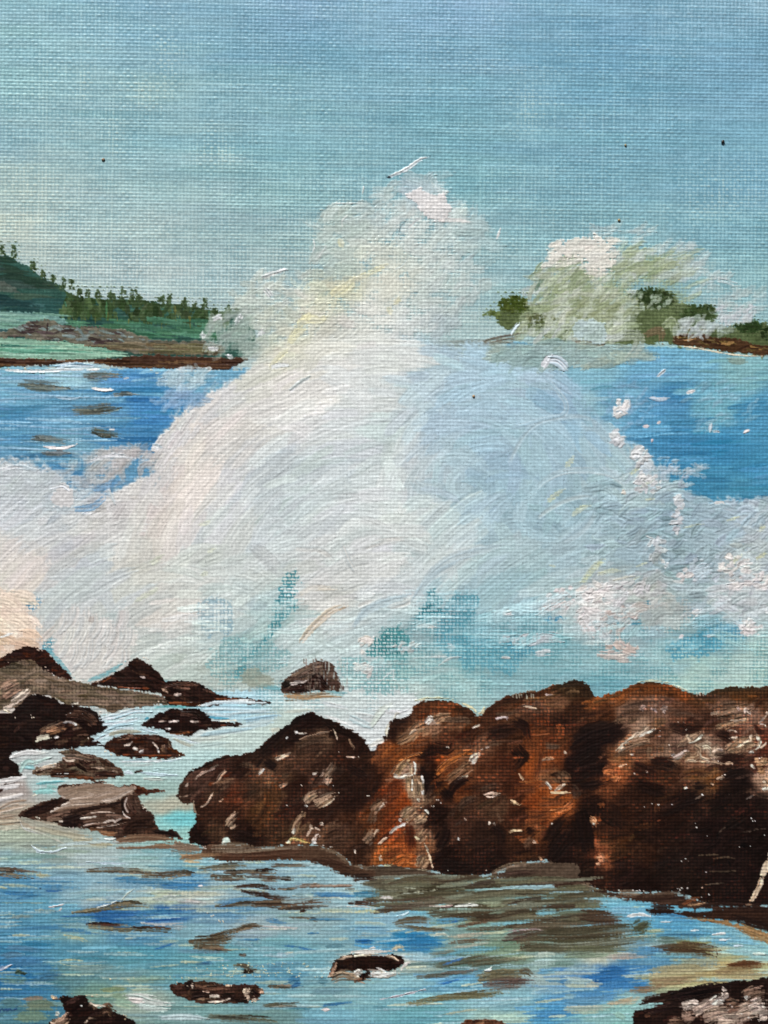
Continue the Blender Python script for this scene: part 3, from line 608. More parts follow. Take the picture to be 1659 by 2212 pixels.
for t, w in (('1240,120 1100,190 1020,230', 40), ('740,210 800,170 860,130', 50), ('860,250 1000,230 1110,210', 40), ('700,320 820,260 900,200', 40), ('1110,390 1200,350 1290,325', 34), ('1080,480 1180,440 1240,400', 44), ('280,260 340,220 400,220', 60), ('640,440 700,400 740,470 700,540', 60), ('980,640 1040,600 1060,720', 70), ('380,600 420,560 500,540', 46), ('560,330 640,280 700,260', 40)):
    dab(R3, t, w, (146, 160, 124), (186, 196, 172), P_RP, op=.6, dry=.5, thick=.5, soft=.45)
for t in ('160,380 220,300 300,240', '150,400 180,350'):
    dab(R3, t, 30, (92, 118, 100), None, P_RP, op=.7, dry=.45)
for n2, (cx, cy, rx, ry, n_, c_, pt) in enumerate(((20, 500, 80, 46, 46, (70, 86, 30), 1), (860, 440, 80, 50, 40, (50, 68, 34), 1), (960, 470, 90, 60, 40, (54, 72, 38), 1), (1230, 560, 95, 60, 50, (58, 78, 38), 1), (1530, 640, 80, 36, 26, (50, 72, 34), 1), (420, 480, 80, 24, 16, (74, 84, 44), 1), (190, 590, 90, 30, 14, (80, 88, 52), 1))):
    tid = [i for i, p in enumerate(PARTS) if p[0] == 'tree' and p[2] == P_HEAD][(0, 4, 4, 5, 6, 3, 2)[n2]]
    for k in range(n_):
        a_, q = rs.uniform(0, 6.28), math.sqrt(rs.uniform(0, 1))
        x, y = cx + rx * q * math.cos(a_), cy + ry * q * math.sin(a_)
        dab(R3, [R3('%f,%f' % (x, y))[0], R3('%f,%f' % (x + rs.uniform(-18, 18), y - rs.uniform(14, 30)))[0]], rs.uniform(22, 42), jit(c_, 8), None, tid, dry=.35, thick=.5, n=1, br=2.4, op=.85, wk=1.0, soft=.45)
scumble(150, blob(1240, 765, 170, 26), (9, 22), (24, 70), lambda x, y: (150, 174, 172) if rs.rand() < .6 else (172, 186, 176), P_RP, op=(.4, .8), dry=.45, ang=(-.35, .15))
scumble(120, blob(1225, 620, 80, 70), (8, 18), (22, 54), lambda x, y: (152, 164, 132) if rs.rand() < .5 else (192, 200, 184), P_RP, op=(.4, .8), dry=.42, ang=(-1.0, -.1))
scumble(90, blob(1310, 660, 70, 40), (8, 18), (22, 50), lambda x, y: (150, 160, 126) if rs.rand() < .5 else (190, 198, 180), P_RP, op=(.4, .75), dry=.42, ang=(-1.0, .2))
scumble(80, blob(1420, 575, 90, 36), (8, 18), (26, 60), lambda x, y: (160, 172, 140) if rs.rand() < .5 else (190, 202, 194), P_RP, op=(.35, .7), dry=.48, ang=(-.8, -.2))
P_RW = part('spray_dab', 'rounded creamy white dab at the top of the headland spray', P_RP)
shape(R3, '230,215 260,170 275,110 360,85 450,75 530,70 600,90 650,140 690,175 670,220 600,250 560,300 480,260 440,210 340,195 270,215', (226, 220, 212), P_RW, soft=14, rough=9, op=.9, thick=.4, var=6)
for k in range(60):
    x, y = rs.uniform(240, 690), rs.uniform(70, 260)
    dab(R3, arc(R3('%f,%f' % (x, y + 60))[0][0], R3('%f,%f' % (x, y + 60))[0][1], 24, -2.4, -1.3, 4), 36, jit((230, 224, 216), 5), (208, 208, 200), P_RW, thick=.5, dry=.45, op=.7)
dab(R3, '480,270 560,290 640,270', 60, (222, 216, 208), None, P_RP, op=.7)
P_RS = part('spray_puff', 'small pale puff low on the left of the headland', P_RP)
shape(R3, '390,640 440,600 520,590 600,620 610,700 560,740 440,715 400,690', (182, 204, 212), P_RS, soft=9, rough=5, op=.7, thick=.3)
dab(R3, '640,720 700,700 800,690 820,760 740,860', 80, (178, 186, 178), None, P_RP, op=.6, dry=.45)
dab(R3, '-10,690 20,640 50,610', 24, (206, 222, 230), None, P_RP, thick=1.2)
scumble(40, blob(1505, 705, 50, 20), (7, 14), (12, 34), lambda x, y: (186, 196, 196), P_RP, op=(.5, .85), dry=.4, ang=(-1.4, -.2))
scumble(36, blob(1600, 672, 44, 22), (7, 14), (12, 34), lambda x, y: (198, 206, 210), P_RP, op=(.5, .85), dry=.45, ang=(-1.2, -.2))
scumble(30, blob(1390, 650, 70, 18), (5, 10), (10, 24), lambda x, y: (172, 186, 172), P_RP, op=(.5, .85), dry=.45, ang=(-1.2, -.2))
dab(R3, '1300,320 1380,340 1470,370', 40, (206, 214, 216), None, P_RP, op=.6, dry=.5)
scumble(70, blob(1180, 770, 110, 20), (8, 20), (20, 60), lambda x, y: (156, 182, 182), P_WAVE, op=(.4, .8), dry=.4, ang=(-.5, .2))

# individual white dabs by the sea at right
for f, t, w, c, c2, lab in ((R4, '660,215 720,190 745,150 745,110', 60, (236, 232, 230), (205, 212, 220), 'thick white dab over the blue sea'), (R4, '660,340 690,400', 70, (214, 216, 220), None, None), (R4, '790,500 820,450 860,460', 70, (222, 222, 224), (204, 210, 216), None),
                            (R4, '820,580 870,540 900,600', 80, (206, 214, 220), (190, 204, 212), None), (R4, '800,650 850,640 900,670', 60, (210, 214, 216), None, None), (R3, '200,900 230,850 250,820', 50, (212, 214, 220), None, 'rounded white dab at the top right of the wave'), (R3, '240,850 300,860 360,920', 70, (206, 212, 220), (182, 200, 212), None),
                            (R4, '1130,80 1190,60', 22, (226, 220, 220), None, None), (R4, '890,110 960,120 1020,110', 26, (214, 214, 220), (150, 180, 205), None), (R4, '850,295 890,290', 22, (214, 204, 208), None, None), (R4, '940,275 965,262', 18, (218, 208, 208), None, None),
                            (R4, '1280,330 1290,270', 20, (206, 206, 212), None, None), (R4, '1500,335 1540,315', 20, (220, 212, 212), None, None), (R4, '905,395 908,375', 16, (210, 196, 200), None, None), (R4, '1300,325 1350,330', 14, (200, 206, 214), None, None), (R3, '940,960 1000,910', 22, (206, 214, 222), None, None),
                            (R4, '1310,790 1360,785 1380,800', 22, (216, 216, 216), None, None), (R4, '1070,860 1085,850', 30, (226, 228, 230), None, None), (R4, '1070,960 1068,1000', 24, (212, 214, 218), None, None), (R4, '715,725 735,715', 36, (218, 212, 204), None, None)):
    p = part('foam_dab', lab, P_WAVE)
    stroke(f(t), w * f.k, c, c2, pid=p, thick=1.1, dry=.12, wk=.2, taper=(.2, .25), n=4, fill=.8)
scumble(60, blob(1440, 1020, 90, 34), (6, 14), (12, 36), lambda x, y: (184, 200, 212), P_WAVE, op=(.4, .8), dry=.45)
scumble(50, blob(1360, 870, 50, 50), (6, 12), (10, 30), lambda x, y: (140, 178, 206), P_SEAR, op=(.3, .7), dry=.5)
scumble(40, blob(1560, 880, 90, 60), (6, 12), (16, 40), lambda x, y: (150, 188, 206), P_SEAR, op=(.3, .6), dry=.55, ang=(-.6, 0))
# yellow touches
for f, t, w in ((R4, '345,560 380,520 400,490', 44), (R4, '760,610 810,570 840,540', 34), (R4, '830,690 900,650 920,640', 26), (R4, '860,770 940,760', 24), (R4, '230,780 280,740 340,700', 50), (R4, '390,870 440,830 500,800', 50), (R4, '1390,905 1440,890 1490,870', 22), (R4, '1600,970 1650,930', 40),
                (R5, '450,410 500,340 560,280 620,240', 56), (R5, '560,345 640,325 720,325', 36), (R5, '1380,310 1440,260 1500,210', 40), (R5, '1580,250 1660,200', 40), (R5, '1110,50 1180,30 1240,25', 20), (R5, '800,300 880,270', 20), (R5, '780,380 840,360', 16), (R5, '240,290 290,300', 20),
                (L6, '500,440 560,410 590,390', 26), (L6, '560,300 610,270', 26), (L6, '750,350 775,330', 26), (L6, '740,160 790,140', 26), (L6, '770,260 800,240', 22)):
    p = part('yellow_dab', None, P_WAVE)
    stroke(f(t), w * f.k, (222, 216, 150) if f is not L6 else (218, 220, 196), (204, 210, 190), op=.6, pid=p, dry=.55, soft=.5, thick=.4, taper=(.3, .4), n=4)

# ---- lower spray: gaps of teal, thick white touches ---------------------------------
def gap(pts, c, op=.8, f=C6):
    s, a, d = pmask(f(pts), 16, 8, 3, wk=0)
    m = a * sst(0.72, 0.38, WV + 0.12 * NF[s].mean() + 0 * WV)[s]
    lay(s, m * op, np.asarray(c, f4) + (8 * NF[s])[..., None], None, 0.0, 0, 0); 
gap('210,330 260,340 270,420 260,500 270,560 200,620 130,720 60,800 -120,1000 -150,960 0,800 100,640 160,460', (64, 136, 148), .95)
gap('1110,480 1180,480 1190,600 1100,640 1060,600', (56, 128, 142), .95); gap('1290,470 1420,480 1430,600 1380,640 1200,760 1190,640', (82, 148, 166), .8)
gap('840,700 960,700 980,870 880,910 760,880 700,900', (60, 132, 138), .9); gap('560,900 900,920 1000,1100 600,1100', (110, 170, 175), .6)
gap('1200,760 1659,780 1659,1000 1250,900', (90, 160, 180), .7)
gap('-200,760 200,830 100,1000 -300,1040', (110, 165, 172), .6)
gap('240,620 330,610 300,660 240,650', (60, 130, 165), .9, R5); gap('700,650 820,650 800,700 700,690', (70, 140, 165), .9, R5); gap('860,520 910,520 900,560 870,560', (60, 125, 150), .9, R5)
gap('0,790 120,800 140,850 40,900 0,860', (84, 150, 172), .8, R5); gap('1110,730 1240,720 1350,800 1300,860 1120,900 1000,860', (84, 160, 186), .85, R5); gap('1330,680 1480,670 1500,740 1350,750', (84, 150, 180), .7, R5)
gap('90,440 160,430 140,470 90,470', (90, 140, 170), .6, L6); gap('380,540 450,540 440,590 390,580', (96, 150, 170), .7, L6); gap('740,450 860,440 850,560 750,560', (120, 160, 180), .55, L6); gap('80,430 110,430 115,460 90,460', (70, 130, 165), .9, L6)
gap('160,600 200,590 190,635 160,635', (84, 150, 170), .9, L6)
lowc = (216, 213, 212)
def clump(x, y, rx, ry, c, n, lab=None, parent=None):
    p = part('foam_clump', lab, P_WAVE if parent is None else parent)
    for k in range(n):
        a, q = rs.uniform(0, 6.28), rs.uniform(0, 1) ** .6
        X, Y = x + rx * q * math.cos(a), y + ry * q * math.sin(a)
        cc = jit(c, 7) - (14 if Y > y + ry * .3 else 0)
        stroke(line(X, Y, rs.uniform(-1.3, .3), rs.uniform(8, 20), rs.normal(0, .5)), rs.uniform(6, 13), cc, cc - 10, pid=p, dry=.25, thick=.9, n=2, wk=.5, fill=.6, op=.9, soft=.35)
    return p
for a in ((1290, 1285, 40, 26, (228, 222, 221), 34, 'bright white foam clump under the yellow stroke at right'), (1272, 1335, 22, 40, (226, 222, 222), 30, None), (1215, 1290, 40, 22, (222, 214, 214), 24, None), (1370, 1270, 40, 20, (208, 206, 208), 22, None), (1320, 1345, 30, 26, (208, 194, 188), 24, 'pinkish foam clump low on the right of the wave'), (1350, 1400, 34, 14, (206, 192, 186), 16, None), (1355, 1320, 30, 20, (206, 194, 190), 16, None),
          (1490, 1240, 30, 18, (224, 219, 219), 24, None), (1590, 1225, 34, 30, (222, 218, 216), 30, 'white foam clump near the right edge under the yellow dabs'), (1650, 1255, 24, 20, (226, 221, 221), 16, None), (1622, 1352, 26, 16, (228, 222, 222), 22, 'small white foam clump low at the right edge'), (1510, 1230, 26, 22, (196, 210, 218), 20, None), (1420, 1180, 22, 30, (206, 212, 216), 22, None), (1465, 1105, 12, 40, (214, 216, 220), 16, None),
          (1130, 1380, 46, 14, (204, 208, 212), 20, None), (880, 1395, 26, 12, (206, 210, 210), 10, None), (792, 1445, 16, 16, (228, 221, 216), 12, None), (790, 1385, 16, 8, (226, 220, 214), 8, None), (1400, 1040, 30, 26, (216, 216, 218), 24, None), (1385, 985, 20, 20, (220, 222, 224), 16, None), (1345, 880, 16, 20, (232, 230, 230), 14, None), (1337, 945, 16, 18, (220, 222, 226), 12, None)):
    clump(*a)
for f, t, w, c in ((R5, '170,600 260,540 330,490', 60, (222, 214, 214)), (R5, '330,560 400,520', 40, (222, 212, 212)), (R5, '480,560 520,600 600,600', 70, (228, 222, 222)), (R5, '470,640 500,700 540,760', 70, (224, 220, 220)), (R5, '560,680 600,740 640,780', 50, (210, 212, 216)), (R5, '600,800 640,760', 24, (236, 234, 232)),
                   (R5, '410,460 480,450', 34, (230, 222, 218)), (R5, '660,560 720,500 760,470', 50, (206, 204, 208)), (R5, '760,600 840,560 900,560', 60, (204, 192, 186)), (R5, '680,760 720,820 820,850', 60, (206, 190, 182)), (R5, '560,870 680,880 780,860', 46, (204, 192, 186)), (R5, '680,900 770,910', 30, (200, 190, 186)), (R5, '760,640 700,700 690,760', 50, (198, 188, 182)),
                   (R5, '100,800 200,760 330,780', 60, (194, 202, 208)), (R5, '150,860 260,840', 36, (198, 204, 208)), (R5, '1190,370 1240,330 1300,320', 70, (192, 208, 218)), (R5, '1300,380 1350,350', 50, (196, 208, 216)), (R5, '1400,430 1460,420 1490,400', 46, (226, 220, 220)), (R5, '1500,410 1560,410', 40, (224, 216, 216)), (R5, '1600,440 1659,430', 40, (226, 220, 220)),
                   (R5, '1500,700 1540,720 1600,710', 46, (228, 222, 222)), (R5, '1440,660 1500,670', 26, (214, 214, 216)), (R5, '1170,600 1220,575', 28, (226, 222, 222)), (R5, '1160,660 1180,630 1250,560', 12, (220, 222, 224)), (R5, '1040,390 1090,400 1120,415', 18, (230, 232, 232)), (R5, '970,250 985,280', 22, (232, 230, 228)), (R5, '650,390 720,370 800,360', 14, (222, 222, 210)), (R5, '990,290 1010,300', 40, (212, 218, 222)),
                   (R5, '1110,740 1080,760', 24, (214, 206, 206)), (R5, '1260,750 1320,740', 20, (206, 208, 212)), (R5, '1640,590 1659,585', 26, (226, 222, 222)), (C6, '680,770 720,765 760,780', 40, (228, 220, 214)), (C6, '640,930 690,960 730,970', 44, (230, 222, 216)), (C6, '1600,600 1659,590', 36, (224, 222, 222)), (C6, '1040,690 1110,680 1170,700', 26, (220, 220, 218)), (C6, '1240,820 1290,820', 26, (214, 206, 208)), (C6, '1000,890 1200,880 1280,875', 18, (204, 212, 212)),
                   (C6, '790,1060 840,1010 900,960', 10, (212, 222, 224)), (C6, '890,960 890,1040', 6, (215, 225, 226)), (C6, '1590,885 1650,890', 20, (222, 218, 216)), (C6, '1180,940 1260,890 1330,880', 16, (206, 214, 214)), (C6, '680,860 700,840', 30, (220, 216, 210))):
    foam(f, t, w * 1.25, c, tuple(np.array(c) - 10), parent=P_WAVE, thick=.7, dry=.35, wk=.6, soft=.4, op=.85)
for k in range(230):
    x, y = rs.uniform(330, 1740), rs.uniform(1270, 1490)
    if y > 1400 and rs.rand() < .55: continue
    if x > 1150 and y > 1400: continue
    c = jit(at(SPLASH, x, y) + (24 if y < 1400 else 14), 8)
    dab(D0, line(x, y, rs.normal(-.12, .18), rs.uniform(30, 110), rs.normal(0, .1)), rs.uniform(10, 26), c, None, P_WAVE if y < 1400 else P_SURF, dry=.5, wk=1.0, n=2, op=rs.uniform(.35, .75), thick=.5)
# dirty grey patch in the right wing
shape(R5, '800,560 900,520 1020,500 1120,520 1150,600 1120,680 980,700 860,690', (186, 184, 178), P_WAVE, soft=26, rough=10, op=.55)
shape(R5, '900,230 960,210 970,260 920,280', (150, 160, 160), P_WAVE, soft=8, rough=4, op=.7)
# rusty stroke and warm cream strokes in the middle
dab(C6, '290,790 340,720 420,640 500,580 590,545', 56, (224, 212, 200), (210, 196, 176), P_WAVE, thick=.8, op=.85)
P_RUST = part('tan_stroke', 'thin tan brush stroke in the lower middle of the wave', P_WAVE)
dab(C6, '300,770 350,700 430,630 500,590 590,560', 20, (200, 176, 146), (212, 198, 180), P_RUST, thick=.3, dry=.6, op=.55)
dab(C6, '540,575 590,560', 8, (150, 120, 90), None, P_RUST, op=.6)
dab(C6, '280,480 360,440 520,440', 40, (220, 208, 192), None, P_WAVE, op=.6)
for t in ('660,560 700,540 780,520', '300,480 350,440 420,430', '560,160 600,260 640,330', '250,180 420,190 520,280', '700,180 800,140 1000,110', '860,560 960,540 1020,500'):
    dab(C6, t, 46, (216, 214, 210), (196, 204, 206), P_WAVE, thick=.9, op=.7, dry=.2)
# long blue-grey sweep up to the right dome
for t, w in (('1020,520 1100,400 1200,290 1340,220 1659,150', 70), ('640,680 700,600 800,540 1000,480', 60), ('1080,420 1180,330 1300,270', 50)):
    dab(C6, t, w, (192, 208, 214), (176, 196, 206), P_WAVE, thick=.45, dry=.25, wk=.3, n=6, op=.75, soft=.4)
dab(R4, '-20,540 60,380 160,280 300,240 430,230 520,260 560,320', 46, (186, 206, 216), (166, 192, 206), P_WAVE, thick=.45, dry=.25, wk=.3, n=6, op=.75, soft=.4)
dab(R4, '150,700 220,640 330,590 480,580 620,600 720,660 760,740', 46, (176, 200, 210), (196, 210, 216), P_WAVE, thick=.45, dry=.25, wk=.3, n=6, op=.75, soft=.4)
dab(R4, '160,900 240,830 360,770 480,750 560,780', 40, (190, 206, 210), (170, 194, 204), P_WAVE, thick=.45, dry=.25, wk=.3, n=6, op=.75, soft=.4)
dab(R4, '330,1040 430,980 500,910 540,830', 70, (184, 202, 210), (168, 192, 204), P_WAVE, thick=.45, dry=.25, wk=.3, n=6, op=.75, soft=.4)
dab(R4, '0,300 60,290 200,250 330,220 350,150 290,60 160,-80', 40, (186, 204, 214), (166, 194, 210), P_WAVE, thick=.4, dry=.25, wk=.3, n=6, op=.7, soft=.4)
# warm corner at left edge
shape(D0, '-90,1270 -20,1262 40,1285 68,1330 80,1375 60,1400 0,1412 -90,1425', (234, 214, 198), P_WAVE, soft=16, rough=6, op=.9, var=6)
for k in range(40):
    x, y = rs.uniform(-60, 70), rs.uniform(1280, 1395)
    dab(D0, arc(x - 20, y + 50, 50, -1.6, -.7, 4), rs.uniform(14, 30), jit((236, 218, 200) if y < 1365 else (226, 196, 172), 6), None, P_WAVE, thick=.6, dry=.2, n=2, op=.8)
shape(D0, '120,1395 130,1345 160,1330 230,1350 290,1360 280,1400 240,1450 190,1470 160,1440', (218, 214, 210), P_WAVE, soft=18, rough=8, op=.8, var=6)
for k in range(34):
    x, y = rs.uniform(130, 270), rs.uniform(1345, 1450)
    dab(D0, arc(x - 40, y - 30, 50, -.2, .9, 4), rs.uniform(14, 26), jit((220, 216, 212), 5), (204, 206, 206), P_WAVE, thick=.7, dry=.2, n=2, op=.8)
dab(D0, '196,1345 200,1330', 14, (176, 166, 160), None, P_WAVE, op=.7)
# dry teal line where the spray stops on the rocks
for t in ('100,1400 120,1420 145,1450 165,1470', '190,1470 230,1455 270,1430', '700,1495 760,1500', '330,1470 420,1480', '560,1480 610,1490'):
    dab(D0, t, 12, (110, 168, 178), None, P_SURF, dry=.5, op=.8)

# ---- small rocks at left ------------------------------------------------------------------
def hl(f, t, w, c=(206, 188, 174), c2=None, parent=0, **k):
    w *= 1.5 if w * f.k > 7 else 1.0
    p = part('highlight', None, parent); kw = dict(dry=.3, thick=.8, taper=(.35, .4), n=4, wk=.45, soft=.3); kw.update(k)
    brush(f(t), w * f.k, c, c2 if c2 is not None else np.array(c) * .78, p, thick=.8, op=.95)
    strands(f(t), w * f.k, np.minimum(np.array(c) * 1.14 + 6, 242), p, int(2 + w * f.k * .45)); strands(f(t), w * f.k * 1.25, np.array(c) * .62, p, int(w * f.k * .3))
    return p
def rock(f, t, label, base, pal, n, ang=-.5, L=(14, 40), w=(5, 11), soft=4, rough=2.2, parent=0, jc=8, sp=.25, op=.9, name='rock', F=None, thick=.3):
    p = part(name, label, parent)
    s, a, d = poly(f(t), base, p, soft=soft, rough=rough, var=7, thick=thick, fill=.35)
    cl = np.zeros((GH, GW), f4); cl[s] = a
    j, i = np.nonzero(a > .6)
    for k in range(n if len(j) else 0):
        q = rs.randint(len(j)); x, y = XX[s][j[q], i[q]], YY[s][j[q], i[q]]
        c = at(F, x, y) if F is not None else np.array(pal[rs.randint(len(pal))], float)
        c = jit(c, jc)
        stroke(line(x, y, ang + rs.normal(0, sp), rs.uniform(*L), rs.normal(0, .25)), rs.uniform(*w), c, c * rs.uniform(.78, 1.2), op=op, dry=.3, pid=p, thick=.45, clip=cl, n=2, wk=.5)
    return p
DK = [(48, 24, 17), (40, 20, 15), (58, 32, 24)]; BR = [(66, 38, 28), (84, 54, 42), (52, 28, 20)]; RU = [(92, 44, 22), (70, 34, 20), (54, 26, 18)]; TA = [(132, 112, 94), (118, 98, 80), (104, 88, 70)]
r = rock(S5, '-160,200 0,180 60,150 130,110 230,90 330,110 390,150 440,200 500,260 560,320 590,370 480,350 360,300 200,260 -160,300', 'rust brown capped rock at the far left behind the others', (62, 30, 22), DK + RU + RU, 60, ang=-.1)
specks(S5, '20,215 60,220 370,265 380,280 420,310 400,290 310,120 350,130', 6, (222, 196, 180), r)
r = rock(S5, '-160,300 -20,270 80,240 200,190 280,220 340,270 420,320 560,370 700,395 860,420 1060,450 1200,470 1330,500 1370,560 1240,580 1020,600 930,640 800,590 680,580 540,570 480,530 320,480 240,500 160,570 60,600 -160,600', 'long taupe rock shelf behind the black boulder at left', (118, 100, 84), TA + TA + [(140, 120, 104), (96, 82, 62)], 190, ang=.1, L=(18, 60), w=(6, 14), sp=.35)
for t, w, c in (('0,440 80,400 150,400', 40, (152, 122, 104)), ('0,520 100,460 170,420', 44, (146, 114, 96)), ('100,560 180,500 240,440', 30, (196, 178, 164)), ('30,610 80,590 130,560', 24, (206, 188, 172)), ('20,600 90,640', 16, (214, 192, 172)), ('580,580 640,550', 14, (216, 200, 186)), ('450,520 480,540', 16, (214, 196, 180))):
    hl(S5, t, w, c, None, r)
specks(S5, '60,620 90,640 800,640 830,630 700,590 1300,540 1340,535 1000,430 1060,440', 6, (222, 200, 180), r)
r = rock(S5, '735,405 800,375 900,330 980,290 1040,250 1080,195 1130,190 1190,215 1260,265 1320,330 1340,375 1420,375 1520,375 1620,385 1680,420 1740,470 1800,490 1920,500 2060,520 2180,540 2200,555 2080,565 1900,560 1760,570 1640,580 1500,590 1400,580 1340,500 1240,470 1100,455 960,435 840,420', 'pointed dark brown rock with a low tail on its right', (58, 32, 25), DK + BR + [(62, 34, 24)], 120, ang=.25)
for t, w, c in (('760,400 860,370 960,310', 16, (96, 48, 24)), ('960,420 1080,430 1240,440', 14, (120, 60, 34)), ('1380,560 1500,560 1640,560', 22, (108, 56, 24)), ('1760,530 1900,530 2100,540', 20, (112, 56, 26)), ('1420,490 1480,490', 22, (196, 178, 168)), ('1330,440 1380,470', 14, (180, 150, 130)), ('1140,340 1190,345', 8, (170, 156, 150)), ('1400,430 1560,440', 24, (96, 66, 52)), ('1340,420 1500,400 1620,420', 26, (88, 58, 46))):
    hl(S5, t, w, c, None, r)
specks(S5, '1000,435 1040,440 1080,450 790,390 1180,185 1195,200 1300,545 1330,540 1640,575 2180,560', 6, (226, 206, 186), r)
r = rock(T5, '1215,240 1222,205 1240,180 1290,155 1330,125 1370,108 1410,110 1440,135 1455,165 1470,200 1490,240 1420,243 1330,243 1240,252', 'small taupe rock standing alone below the middle of the wave', (92, 66, 56), [(100, 76, 64), (84, 58, 48), (112, 88, 74)], 46, ang=-.3)
for t, w, c in (('1240,240 1330,225 1370,190 1400,220 1420,235', 26, (48, 22, 16)), ('1290,235 1350,215 1390,215', 24, (50, 24, 17)), ('1250,210 1290,205 1330,200', 14, (200, 186, 180)), ('1260,180 1330,150 1390,135', 26, (110, 88, 76)), ('1220,220 1250,195', 18, (40, 30, 24))):
    hl(T5, t, w, c, None, r)
for k in range(60):   # vertical threads of spray dragged over it
    x = rs.uniform(1310, 1500); dab(T5, line(*T5('%f,%f' % (x, rs.uniform(120, 250)))[0], 1.57, rs.uniform(10, 30)), 8, jit((176, 184, 180) if x > 1400 else (120, 104, 94), 12), None, r if x < 1440 else P_SURF, dry=.6, op=.7, n=1)
ripple(T5, '1230,262 1320,268 1400,262 1480,265', 30, (150, 122, 92), (176, 160, 136), 'tan reflection under the lone small rock', P_CHAN, op=.8)
shape(T5, '1040,190 1070,155 1110,145 1150,165 1190,190 1150,220 1080,225', (146, 152, 138), P_SURF, soft=10, rough=6, op=.7)

r = rock(S5, '-160,640 0,640 60,640 130,600 180,560 240,500 310,490 420,510 500,560 620,580 740,600 800,640 860,720 880,750 800,800 740,830 780,880 840,905 700,910 560,930 420,940 280,945 200,950 120,960 80,1010 150,1040 165,1100 165,1180 80,1215 -160,1240', 'big nearly black boulder at the left edge', (40, 20, 15), DK + [(36, 18, 14)], 120, ang=.1)
q = rock(S5, '330,790 420,740 520,710 580,690 640,720 700,790 740,830 820,890 640,900 480,925 340,930 300,890 420,860 500,820', 'small brown hump within the black boulder', (56, 30, 22), [(60, 34, 26), (48, 25, 18), (96, 70, 54)], 40, ang=-.3, parent=r)
for t, w, c in (('330,800 420,760 520,720', 40, (110, 82, 64)), ('380,790 460,770 540,760', 30, (146, 104, 76)), ('520,712 580,708 625,735', 14, (226, 214, 206)), ('620,640 740,680 790,740', 50, (84, 56, 44)), ('540,640 660,650 760,700', 40, (72, 46, 36)), ('300,850 340,830 410,830', 26, (212, 200, 182)), ('440,840 480,820', 16, (206, 200, 200))):
    hl(S5, t, w, c, None, q)
specks(S5, '120,675 250,655 275,675 150,745 205,830 700,830 720,840 820,630', 5, (226, 208, 190), r)
foam(S5, '290,870 340,850 420,840', 20, (214, 210, 190), parent=P_CHAN)
r = rock(S5, '1150,735 1200,710 1260,660 1340,625 1440,605 1560,600 1660,620 1715,650 1740,700 1800,705 1900,715 1960,722 1985,735 1930,750 1800,755 1700,765 1600,800 1540,825 1440,810 1340,790 1250,755', 'small black rock with a pointed tail in the pale channel', (48, 26, 20), DK + [(66, 38, 28)], 50, ang=.05)
for t, w, c in (('1380,715 1430,700 1460,690', 18, (190, 176, 170)), ('1300,710 1360,705', 10, (150, 132, 124)), ('1550,705 1620,710', 14, (176, 160, 152)), ('1350,765 1390,765', 12, (206, 194, 190)), ('1380,800 1500,800 1600,785', 20, (92, 46, 22)), ('1800,735 1900,735', 18, (106, 50, 26)), ('1480,640 1600,650 1660,700', 30, (62, 38, 30))):
    hl(S5, t, w, c, None, r)
r = rock(S5, '840,905 900,860 980,820 1060,805 1150,815 1260,815 1350,830 1400,870 1420,930 1480,960 1500,980 1440,1000 1360,1010 1240,1005 1100,1005 960,990 900,960', 'low brown rock with white flecks right of the black boulder', (74, 44, 32), BR + RU, 60, ang=.1)
for t, w, c in (('1010,900 1060,890 1080,870', 22, (206, 186, 176)), ('1090,920 1130,940', 18, (216, 198, 188)), ('1140,960 1180,930', 16, (220, 206, 200)), ('1240,880 1280,910 1310,950', 10, (206, 190, 180)), ('1300,930 1290,960', 16, (214, 202, 198)), ('1330,900 1350,960', 40, (112, 84, 66)), ('960,850 1080,830 1200,840', 24, (98, 68, 52)), ('1000,980 1200,990 1400,985', 16, (110, 54, 26)), ('1380,870 1390,920', 24, (116, 90, 70))):
    hl(S5, t, w, c, None, r)
specks(S5, '860,950 900,975 960,990 1160,1005 1400,1000 1470,990 820,920', 5, (230, 206, 170), r)
for t, w in (('1000,1030 1150,1020 1300,1030 1420,1025 1500,1000', 18), ('1380,810 1480,840 1560,870 1659,890', 26), ('1150,760 1200,775 1290,800', 26), ('820,690 960,660 1100,620 1240,620', 44), ('840,730 960,720 1060,700 1180,670', 40), ('860,780 960,740 1100,720', 30), ('860,830 980,770 1140,760', 30), ('760,870 840,830 900,800', 20)):
    foam(S5, t, w, (212, 222, 228), (176, 208, 220), parent=P_CHAN, thick=.8, n=6)
for t, w, c in (('1020,660 1120,640 1220,640', 12, (228, 236, 240)), ('960,690 1040,670', 10, (226, 234, 238)), ('1180,690 1220,670', 22, (72, 150, 172)), ('1260,590 1400,585 1600,590', 22, (110, 180, 184)), ('900,810 1000,790 1150,790', 40, (166, 166, 150)), ('1420,850 1540,900 1640,920', 30, (180, 184, 172))):
    dab(S5, t, w, c, None, P_CHAN, dry=.35, n=6)
